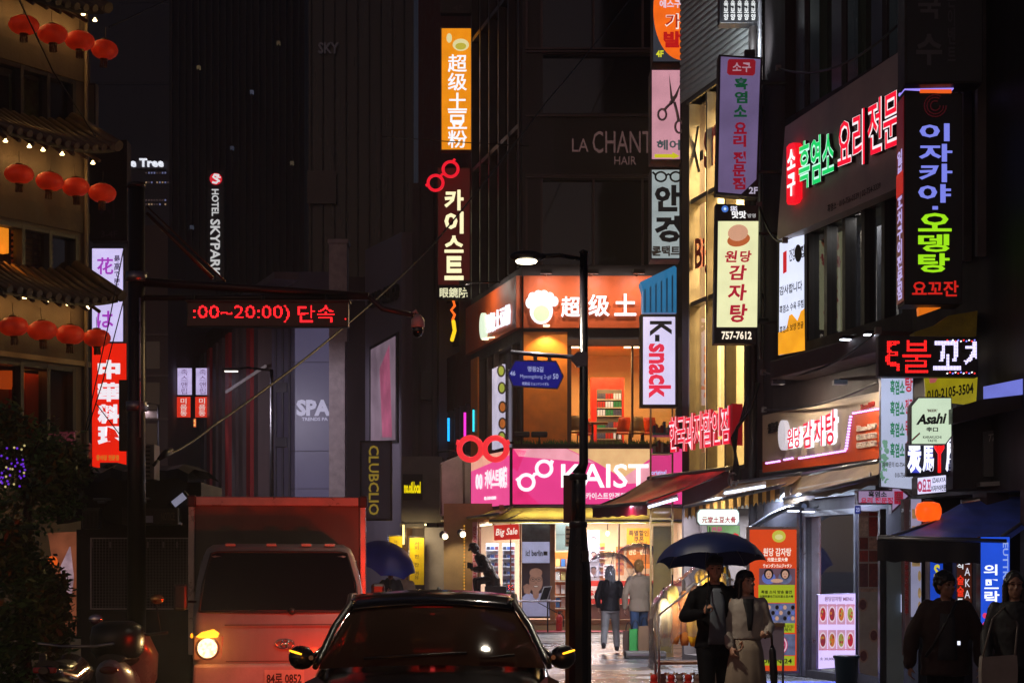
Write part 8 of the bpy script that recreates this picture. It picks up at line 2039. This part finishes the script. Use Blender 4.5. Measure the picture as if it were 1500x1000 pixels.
    if hair == 'curly':
        for i in range(46):
            a, b = random.uniform(-.4, 1.5), random.uniform(0, 6.28); p = Vector((.085 * math.cos(a) * math.cos(b), .10 * math.cos(a) * math.sin(b) + .025, .095 * math.sin(a) + .045))
            if p.y < -.05 and p.z < .05: continue
            mb.ball(Hd(*p), .026 * k, 8, 6)
    if hair in ('long', 'bob'):
        zl = -.30 if hair == 'long' else -.15
        mb.caps(Hd(0, .06, .02), Hd(0, .075, zl), .082 * k, .06 * k)
        for sd in (-1, 1):
            mb.caps(Hd(.075 * sd, .0, .05), Hd(.085 * sd, .03, zl), .03 * k, .028 * k); mb.caps(Hd(.06 * sd, .06, .0), Hd(.065 * sd, .065, zl), .045 * k, .04 * k)
            mb.caps(Hd(.02 * sd, -.05, .105), Hd(.075 * sd, -.045, .03), .022 * k, .016 * k)
        if hair == 'bob':
            for x in (-.04, -.015, .015, .04): mb.caps(Hd(x, -.05, .10), Hd(x * 1.1, -.084, .052), .018 * k, .011 * k)
    mb.fuse('hair', hmt, t, .011, 2)
    return t, T, Hd

BLK = D('#0c0c10', .9, var=.25, spec=.15); NAVY = D('#14161e', .6)
t, T1, H1 = person('man in black jacket and grey shirt holding up the navy umbrella', 1047, 18.0, 1.77, yaw=4, head=(-6, 2, 0), skin=SKIN, top=BLK, top_len=.86, top_w=1.02, bottoms=D('#0b0b0e', .9, spec=.15), shirt=D('#5c626c', .8), hair='fringe',
    arms={-1: ((-.30, -.04, 1.16), (-.15, -.24, 1.20), (.3, -.5, .75), 1.1), 1: ((.27, .03, 1.15), (.25, -.10, .95), (0, -.35, -1), .6)}, legs={-1: ((-.09, -.10, .50), (-.09, -.12, .09)), 1: ((.10, .02, .49), (.11, .14, .12))})
t, T2, H2 = person('woman in cropped cream jacket and pale skirt under the navy umbrella', 1092, 17.98, 1.63, yaw=10, head=(22, -8, 0), skin=SKIN2, top=D('#a89e94', .7, var=.2), top_len=1.02, top_w=.98, skirt=(D('#9a8a78', .7, var=.25), .48), shirt=D('#121216', .7), hair='bob', shirt_f=.99, bottoms=D('#1a181c', .7),
    arms={-1: ((-.24, 0, 1.14), (-.20, -.13, .95), (.1, -.5, -1), .7), 1: ((.27, .03, 1.15), (.17, -.22, 1.08), (-.6, -.6, -.2), 1.0)})
t, T3, H3 = person('person in wide dark brown coat with short curly hair and crossbody strap', 1385, 16.6, 1.61, yaw=-8, head=(38, 0, 0), skin=D('#8a6450', .5), top=D('#2a140c', .8, var=.3), top_len=.74, top_w=1.32, bottoms=BLK, shirt=D('#26282c', .8), hair='curly', strap=(BLACKM, -1),
    arms={-1: ((-.33, 0, 1.12), (-.35, -.06, .84)), 1: ((.33, 0, 1.12), (.33, -.08, .86))})
t, T4, H4 = person('woman with long black hair in black top cut by right edge', 1486, 15.8, 1.62, yaw=-15, head=(10, 0, 0), skin=D('#8a6450', .5), top=D('#0b0b0e', .7), top_len=.86, top_w=1.06, bottoms=BLK, hair='long',
    arms={-1: ((-.25, -.02, 1.14), (-.24, -.16, .92), (.2, -.6, -.8), .9), 1: ((.24, .02, 1.14), (.25, -.03, .9))})
t, T5, H5 = person('woman from behind in black jacket and white trousers under clear umbrella', 894, 36.2, 1.70, yaw=176, head=(-4, 6, 0), top=D('#121218', .6), top_len=.84, top_w=1.02, bottoms=D('#b4b4b0', .7), hair='long', shoe=D('#2a1816', .5),
    arms={-1: ((-.24, .02, 1.15), (-.12, -.22, 1.18), (.3, -.4, .8), 1.1), 1: ((.27, .0, 1.14), (.24, -.06, .92))}, legs={-1: ((-.11, -.14, .50), (-.13, -.18, .10)), 1: ((.11, .02, .50), (.13, .22, .16))})
t, T6, H6 = person('blond person from behind in beige jacket and jeans carrying shopping bags', 936, 35.6, 1.80, yaw=196, head=(-10, 4, 0), skin=SKIN2, top=D('#a8957c', .75, var=.15), top_len=.80, top_w=1.08, bottoms=D('#3a5478', .7, var=.3), hair='curly', hair_mat=D('#c09048', .5, var=.3, scale=30), shoe=D('#4a3424', .5),
    arms={-1: ((-.27, .0, 1.14), (-.26, -.05, .9)), 1: ((.28, .02, 1.13), (.28, -.02, .86))}, legs={-1: ((-.11, -.08, .50), (-.12, -.10, .09)), 1: ((.11, .06, .50), (.12, .34, .22))})
t, T7, H7 = person('person in dark coat and jeans half hidden by the blue umbrella', 572, 38, 1.70, yaw=20, top=D('#141418', .6), top_w=1.05, bottoms=D('#1c2638', .7), hair='short', arms={-1: ((-.26, 0, 1.14), (-.15, -.24, 1.2), (.4, -.5, .7), 1.0), 1: ((.27, 0, 1.12), (.14, -.2, 1.02), (-.8, -.5, 0), .9)})
t, T8, H8 = person('person in cream padded coat beside the blue umbrella', 591, 38.4, 1.66, yaw=160, top=D('#b09a80', .7, var=.25), top_len=.72, top_w=1.25, bottoms=D('#1a1a1e', .7), hair='short')
t, T9, H9 = person('dark bronze statue of a bent reader beside the shop', 722, 47.0, 1.86, yaw=-72, head=(0, 38, 0), lean=.62, all_mat=D('#3c342c', .3, .6, var=.5, scale=9), top=D('#3c342c', .3, .6, var=.5, scale=9), top_len=.66, top_w=1.3, bottoms=D('#3c342c', .3, .6, var=.5, scale=9), hair='short', z0=.45, name='bronze_statue', legs={-1: ((-.11, -.40, .86), (-.11, -.36, .44)), 1: ((.11, -.42, .84), (.11, -.40, .42))}, cat='statue',
    arms={-1: ((-.25, -.06, 1.12), (-.10, -.30, 1.12), (.3, -.8, .2), .9), 1: ((.25, -.06, 1.12), (.08, -.33, 1.14), (-.2, -.8, .2), .9)})
mb = MB(); c_ = T9(0, -.40, 1.22); mb.box(c_, (.03, .22, .15), rz=R(18)); mb.box(c_ + Vector((.06, 0, -.02)), (.03, .22, .15), rz=R(18)); mb.build('book', D('#3c342c', .3, .6), t)
mb = MB(); p = at(726, 47, 0); mb.box((p.x, p.y, .62), (.55, .6, 1.2)); mb.build('plinth', D('#4a4644', .6), t, bevel=.02)
mb = MB(); mb.lathe(H9(0, .01, .085), [(.11, -.02), (.105, 0), (.09, .05), (.05, .075), (.01, .08)], 16); mb.caps(H9(0, -.08, .07), H9(0, -.13, .06), .05, .03); mb.build('cap', D('#3c342c', .3, .6), t)

# ------------------------------------------------------------------ umbrellas and bags
def umbrella(label, top, rad, hgt, axis, mat, grip, inner=None, n=8, ribs=True):
    top = Vector(top); ax = Vector(axis).normalized(); x = ax.orthogonal().normalized(); y = ax.cross(x)
    t = thing('umbrella', grip, label, 'umbrella')
    mb = MB(); S = n * 4; rows = []
    for k in range(1, 8):
        s = k / 7; row = []
        for j in range(S):
            a = 2 * math.pi * j / S; f = (j % 4) / 4; sc = 1 - .09 * math.sin(math.pi * f) * s
            row.append(top + (x * math.cos(a) + y * math.sin(a)) * rad * math.sin(s * 1.35) / math.sin(1.35) * sc - ax * hgt * (1 - math.cos(s * 1.35)) / (1 - math.cos(1.35)) * (1 - .10 * math.sin(math.pi * f) * s))
        rows.append(row)
    vs = [top] + [p for r in rows for p in r]; fs = [(0, 1 + j, 1 + (j + 1) % S) for j in range(S)]
    for k in range(6):
        for j in range(S): a, b = 1 + k * S + j, 1 + k * S + (j + 1) % S; fs.append((a, a + S, b + S, b))
    mb.add(vs, fs, 0, True); o = mb.build('canopy', mat, t, recalc=False)
    for j in range(n):
        mb = MB(); mb.tube([top - ax * .01] + [r[j * 4] - ax * .012 for r in rows], .004, 5); mb.build('rib', STEEL, t)
    mb = MB(); mb.tube([top + ax * .06, top - ax * .02, Vector(grip)], [.004, .008, .008], 8); mb.build('shaft', D('#2a2a2e', .3, .7), t)
    g = Vector(grip); d = (g - top).normalized(); mb = MB(); mb.tube([g - d * .08, g + d * .08], .015, 8); mb.build('handle', BLACKM, t)
    return t
g1 = T1(-.125, -.29, 1.26)
umbrella('large navy umbrella held by the man in black over the couple', at(1040, 18.25, py=780), .545, .29, (-.03, .15, 1), CL('#1e2a5a', .3), g1)
CLEAR = bpy.data.materials.new('clear_plastic'); CLEAR.use_nodes = True
_n = CLEAR.node_tree.nodes; _l = CLEAR.node_tree.links; _n.remove(_n['Principled BSDF'])
_t = _n.new('ShaderNodeBsdfTransparent'); _t.inputs['Color'].default_value = (.86, .86, .9, 1); _g = _n.new('ShaderNodeBsdfGlossy'); _g.inputs['Roughness'].default_value = .12
_d = _n.new('ShaderNodeBsdfDiffuse'); _d.inputs['Color'].default_value = (.7, .7, .74, 1)
_w = _n.new('ShaderNodeLayerWeight'); _w.inputs['Blend'].default_value = .45; _m = _n.new('ShaderNodeMixShader'); _m2 = _n.new('ShaderNodeMixShader'); _m2.inputs['Fac'].default_value = .30
_tc = _n.new('ShaderNodeTexCoord'); _no = _n.new('ShaderNodeTexNoise'); _no.inputs['Scale'].default_value = 7; _no.inputs['Detail'].default_value = 4; _b = _n.new('ShaderNodeBump'); _b.inputs['Strength'].default_value = .6; _b.inputs['Distance'].default_value = .05
_l.new(_tc.outputs['Object'], _no.inputs['Vector']); _l.new(_no.outputs['Fac'], _b.inputs['Height']); _l.new(_b.outputs['Normal'], _g.inputs['Normal']); _l.new(_b.outputs['Normal'], _w.inputs['Normal'])
_l.new(_w.outputs['Facing'], _m.inputs['Fac']); _l.new(_t.outputs[0], _m2.inputs[1]); _l.new(_d.outputs[0], _m2.inputs[2]); _l.new(_m2.outputs[0], _m.inputs[1]); _l.new(_g.outputs[0], _m.inputs[2]); _l.new(_m.outputs[0], _n['Material Output'].inputs['Surface'])
CLEAR2 = CLEAR.copy(); CLEAR2.node_tree.nodes[_m2.name].inputs['Fac'].default_value = .16
umbrella('clear plastic umbrella tilted back over the woman in white trousers', at(898, 35.6, py=812), .50, .34, (.12, -.55, 1), CLEAR2, T5(.1, -.28, 1.22))
umbrella('pale see through umbrella over the blond person', at(946, 36.4, py=797), .52, .30, (.25, .2, 1), CLEAR2, T6(-.2, -.2, 1.2))
umbrella('bright blue umbrella tilted beyond the roof of the car', at(572, 37.3, py=799), .66, .40, (.38, -.45, 1), CL('#1c2c9a', .3), T7(-.1, -.3, 1.25))
# folded umbrella of the woman
a_, b_ = T2(.20, -.26, 1.07), T2(.26, -.22, .28)
t = thing('folded_umbrella', b_, 'folded black umbrella hanging from the arm of the woman in cream', 'umbrella')
mb = MB(); d = (b_ - a_); mb.tube([a_ + d * .12, a_ + d * .2, a_ + d * .5, a_ + d * .9, b_], [.012, .035, .04, .022, .006], 10); mb.build('canopy', D('#0e0e14', .5), t)
mb = MB(); mb.tube([a_ + d * .2, a_, a_ - d * .03 + Vector((-.03, 0, .02)), a_ + Vector((-.06, 0, 0)), a_ + d * .04 + Vector((-.065, 0, 0))], .012, 8); mb.build('handle', D('#3a2a20', .4), t)
def bag(name, label, px, Y, zlo, w_, h, dpt, mat, cat='bag', handle=True, hm=None):
    p = at(px, Y, zlo); t = thing(name, p, label, cat)
    mb = MB(); rings = []
    for z, f in ((0, .94), (.02, 1), (h * .5, 1.02), (h, .97), (h, .9), (h * .9, .9)):
        rings.append([p + Vector((w_ / 2 * f * x, dpt / 2 * f * y, z + .01 * math.sin(x * 5 + y * 3))) for x, y in ((-1, -1), (0, -1.05), (1, -1), (1.02, 0), (1, 1), (0, 1.05), (-1, 1), (-1.02, 0))])
    mb.loft(rings, 0, False); mb.build('body', mat, t)
    if handle:
        for s in (-1, 1):
            mb = MB(); mb.tube([p + Vector((w_ * .25 * math.cos(a), s * dpt * .45, h + .16 * math.sin(a))) for a in [k * math.pi / 8 for k in range(9)]], .006, 6); mb.build('handle', hm or BLACKM, t)
    return t
bag('shopping_bag', 'bright green shopping bag held low by the blond person', 931, 34.9, .1, .24, .42, .12, D('#40b050', .45))
bag('shopping_bag', 'brown paper shopping bag left of the green one', 921, 35.0, .02, .22, .46, .14, D('#5a4030', .7))
bag('shopping_bag', 'tan paper carrier bag right of the green shopping bag', 944, 34.8, .08, .24, .50, .14, D('#8a6a48', .7))
t = bag('handbag', 'pale beige handbag of the woman at the right edge', 1462, 15.45, .68, .30, .24, .10, D('#8a8078', .5), handle=False)
mb = MB(); p = t.location; mb.tube([p + Vector((-.13, 0, .23)), p + Vector((-.02, .1, .55)), T4(-.05, .02, 1.46), p + Vector((.22, .2, .5)), p + Vector((.14, 0, .23))], .009, 6); mb.build('strap', D('#6a6058'), t)
t = thing('phone', T3(.1, -.26, 1.06), 'small bright phone glint on the front of the brown coat', 'phone')
mb = MB(); mb.box(t.location, (.035, .015, .06)); mb.build('body', BLACKM, t, bevel=.004)
mb = MB(); mb.box(t.location + Vector((0, -.009, .008)), (.026, .002, .035)); mb.build('screen', E('#e8ecff', 1.4, var=0), t)
def crumple(name, label, px, Y, z, r, mat):
    p = at(px, Y, z); t = thing(name, p, label, 'bag')
    bm = bmesh.new(); bmesh.ops.create_icosphere(bm, subdivisions=4, radius=r)
    from mathutils import noise
    for v in bm.verts:
        v.co *= 1 + .45 * noise.noise(v.co * (3.2 / r) + p) + .15 * noise.noise(v.co * (9 / r)); v.co.z *= .75
    me = bpy.data.meshes.new('sack'); bm.to_mesh(me); bm.free(); me.materials.append(mat); me.polygons.foreach_set('use_smooth', [True] * len(me.polygons))
    o = bpy.data.objects.new('sack', me); COL.objects.link(o); o.parent = t; o.location = (0, 0, r * .75)
    mb = MB(); mb.tube([p + Vector((0, 0, r * 1.3)), p + Vector((.03, 0, r * 1.7)), p + Vector((.1, .02, r * 1.8))], [.03, .015, .05], 8); mb.build('knot', mat, t)
PB = D('#b8bcc8', .3, var=.2)
crumple('plastic_bag', 'crumpled white plastic bag on the ground by the menu posters', 1312, 20.6, .0, .17, PB)
crumple('plastic_bag', 'white plastic bag beside the legs of the brown coat person', 1352, 19.6, .0, .18, PB)

# ------------------------------------------------------------------ covered merchandise rack
Yr = 20.4
x0, x1 = at(955, Yr, 0).x, at(1068, Yr, 0).x
t = thing('merchandise_rack', Vector(((x0 + x1) / 2, Yr, 0)), 'street rack of yellow and orange goods under a clear plastic sheet', 'rack')
for x in (x0 + .06, x1 - .05):
    for y in (-.25, .25): MB().tube([(x, Yr + y, .01), (x, Yr + y, 1.15 if x < (x0 + x1) / 2 else 1.75)], .014, 8).build('post', STEEL, t)
mb = MB()
for y in (-.25, .25): mb.tube([(x0 + .06, Yr + y, 1.15), (x1 - .05, Yr + y, 1.75)], .012, 8)
mb.each('rail', STEEL, t); mb = MB()
for z in (.62, .30): mb.box(((x0 + x1) / 2, Yr, z), (x1 - x0 - .1, .5, .03))
mb.each('shelf', D('#7a5a3c', .6, var=.3), t)
def g_at(px, py, y): return at(px, Yr + y, py=py)
specs = [(972, 905, 20, 58, '#d8c498'), (988, 912, 14, 62, '#d88a44'), (1003, 905, 15, 80, '#d88a44'), (1018, 910, 18, 72, '#d8a818'), (1046, 905, 22, 80, '#d8a818'), (1036, 845, 30, 26, '#e8b428'), (985, 870, 14, 26, '#d8c060'), (1062, 850, 14, 40, '#d8a818')]
for i, (px, py, w_, h, c) in enumerate(specs):
    cc = g_at(px, py, .05 * (i % 3) - .05); wr, hr = w_ / FPX * Yr * .6, h / FPX * Yr * .5
    o_ = thing('hanging_goods', cc - Vector((0, 0, hr)), ('cream', 'first orange', 'second orange', 'short mustard yellow', 'big mustard yellow', 'bright yellow rounded', 'pale yellow', 'narrow yellow')[i] + ' bundle hanging under the plastic sheet', 'goods', 'bundles under the plastic sheet')
    mb = MB(); rings = []
    for kk in range(9):
        s = kk / 8; f = (math.sin(math.pi * (.08 + .86 * s))) ** .45
        rings.append([cc + Vector(((wr * f * (1 + .10 * math.cos(5 * a + i))) * math.cos(a), wr * .7 * f * (1 + .12 * math.cos(6 * a)) * math.sin(a), -hr + 2 * hr * s)) for a in [j * math.pi / 12 for j in range(24)]])
    mb.loft(rings, 0, True); mb.build('bundle', D(c, .5, var=.3, scale=8), o_)
    mb = MB(); mb.tube([cc + Vector((0, 0, hr)), cc + Vector((0, 0, hr + .12))], .01, 6); mb.build('loop', BLACKM, o_)
lp_ = at(1024, 20.35, py=868); mb = MB(); mb.ball(lp_, .035); mb.build('added_stall_bulb', E('#fff0c8', 5, var=0), t); mb = MB(); mb.tube([lp_ + Vector((0, 0, .035)), lp_ + Vector((0, 0, .2))], .01); mb.build('bulb_holder', BLACKM, t)  # bulb added to brighten the goods under the sheet
lamp('POINT', lp_ + Vector((-.02, -.12, .05)), 10, '#fff0d0', t, .05)
lamp('POINT', at(978, 20.2, py=885), 6, '#fff4e4', t, .05)
# plastic sheet draped over the top
mb = MB(); prof = [(953, 905), (958, 882), (975, 862), (1000, 846), (1016, 832), (1022, 818), (1032, 822), (1050, 835), (1072, 850)]
rows = []
N = 40
for k, yy in enumerate((-.46, -.42, -.36, -.30, -.15, 0, .15, .30)):
    row = []
    for j in range(N + 1):
        s = j / N * (len(prof) - 1); i = min(int(s), len(prof) - 2); f = s - i
        px = prof[i][0] + (prof[i + 1][0] - prof[i][0]) * f; py = prof[i][1] + (prof[i + 1][1] - prof[i][1]) * f
        p = at(px, Yr, py=py); p.y += yy
        if k < 3: p.z -= (.86, .56, .18)[k] * (1 + .08 * math.sin(j * .8)) * (.55 + .45 * j / N); p.x += .02 * math.sin(j * 1.4 + k); p.y -= .05 * math.sin(j * 1.1)
        p.z += .012 * math.sin(j * 2.3 + k * 1.7)
        row.append(p)
    rows.append(row)
mb.grid(rows)
# left end falls down too
e = [r[0] for r in rows]; lo = [p - Vector((-.03 * math.sin(i), 0, .55 if i > 2 else .1)) for i, p in enumerate(e)]
mb.add(e + lo, [(j, j + 1, len(e) + 1 + j, len(e) + j) for j in range(len(e) - 1)], 0, True)
mb.build('plastic_sheet', CLEAR, t, recalc=False)
toyc = ['#c02818', '#b8a8a0', '#c02020', '#9a7848', '#b8b0a8', '#a83020', '#d0b060']
for i in range(9):
    px = 958 + i * 12.5; p = g_at(px, 0, -.18 + .06 * (i % 2)); p.z = .315
    o_ = thing('plush_toy', p, ('red plush toy with cream ears', 'grey plush toy')[i % 2] + f', ' + ('first', 'second', 'third', 'fourth', 'fifth', 'sixth', 'seventh', 'eighth', 'ninth')[i] + ' from the left on the low rack shelf', 'toy', 'plush toys on the low rack shelf')
    m_ = D(toyc[0] if i % 2 == 0 else '#8a8078', .8, var=.2, bump=.5, bscale=90)
    mb = MB(); mb.ball(p + Vector((0, 0, .06)), (.055, .05, .062)); mb.ball(p + Vector((0, -.01, .145)), (.045, .042, .042)); 
    for s in (-1, 1): mb.caps(p + Vector((.04 * s, -.02, .08)), p + Vector((.06 * s, -.045, .05)), .018, .016); mb.caps(p + Vector((.03 * s, -.03, .02)), p + Vector((.035 * s, -.075, .018)), .02, .02)
    mb.fuse('body', m_, o_, .01, 2)
    mb = MB()
    for s in (-1, 1): mb.ball(p + Vector((.032 * s, 0, .185)), (.016, .008, .018))
    mb.each('ear', D('#c8b8a0', .8), o_)
t = thing('stone_step', at(935, 33.6, 0), 'low grey stone step at the corner of the display bay', 'step')
mb = MB(); p = at(945, 34.2, .07); mb.box(p, (.75, .5, .12)); mb.build('slab', D('#6a645c', .6, bump=.3), t, bevel=.015)
mb = MB(); mb.box(p + Vector((0, -.26, 0)), (.7, .02, .03)); mb.build('nosing', STEEL, t)
# ---- haze: rainy night air
hz = MB(); hz.box((10, 120, 59), (240, 262, 120)); h_ = hz.build('haze', bpy.data.materials.new('haze')); h_['kind'] = 'stuff'
hm_ = h_.data.materials[0]; hm_.use_nodes = True; _n = hm_.node_tree.nodes; _n.remove(_n['Principled BSDF'])
pv_ = _n.new('ShaderNodeVolumePrincipled'); pv_.inputs['Color'].default_value = (.85, .82, .9, 1); pv_.inputs['Density'].default_value = .0014; pv_.inputs['Anisotropy'].default_value = .6
hm_.node_tree.links.new(pv_.outputs[0], _n['Material Output'].inputs['Volume'])
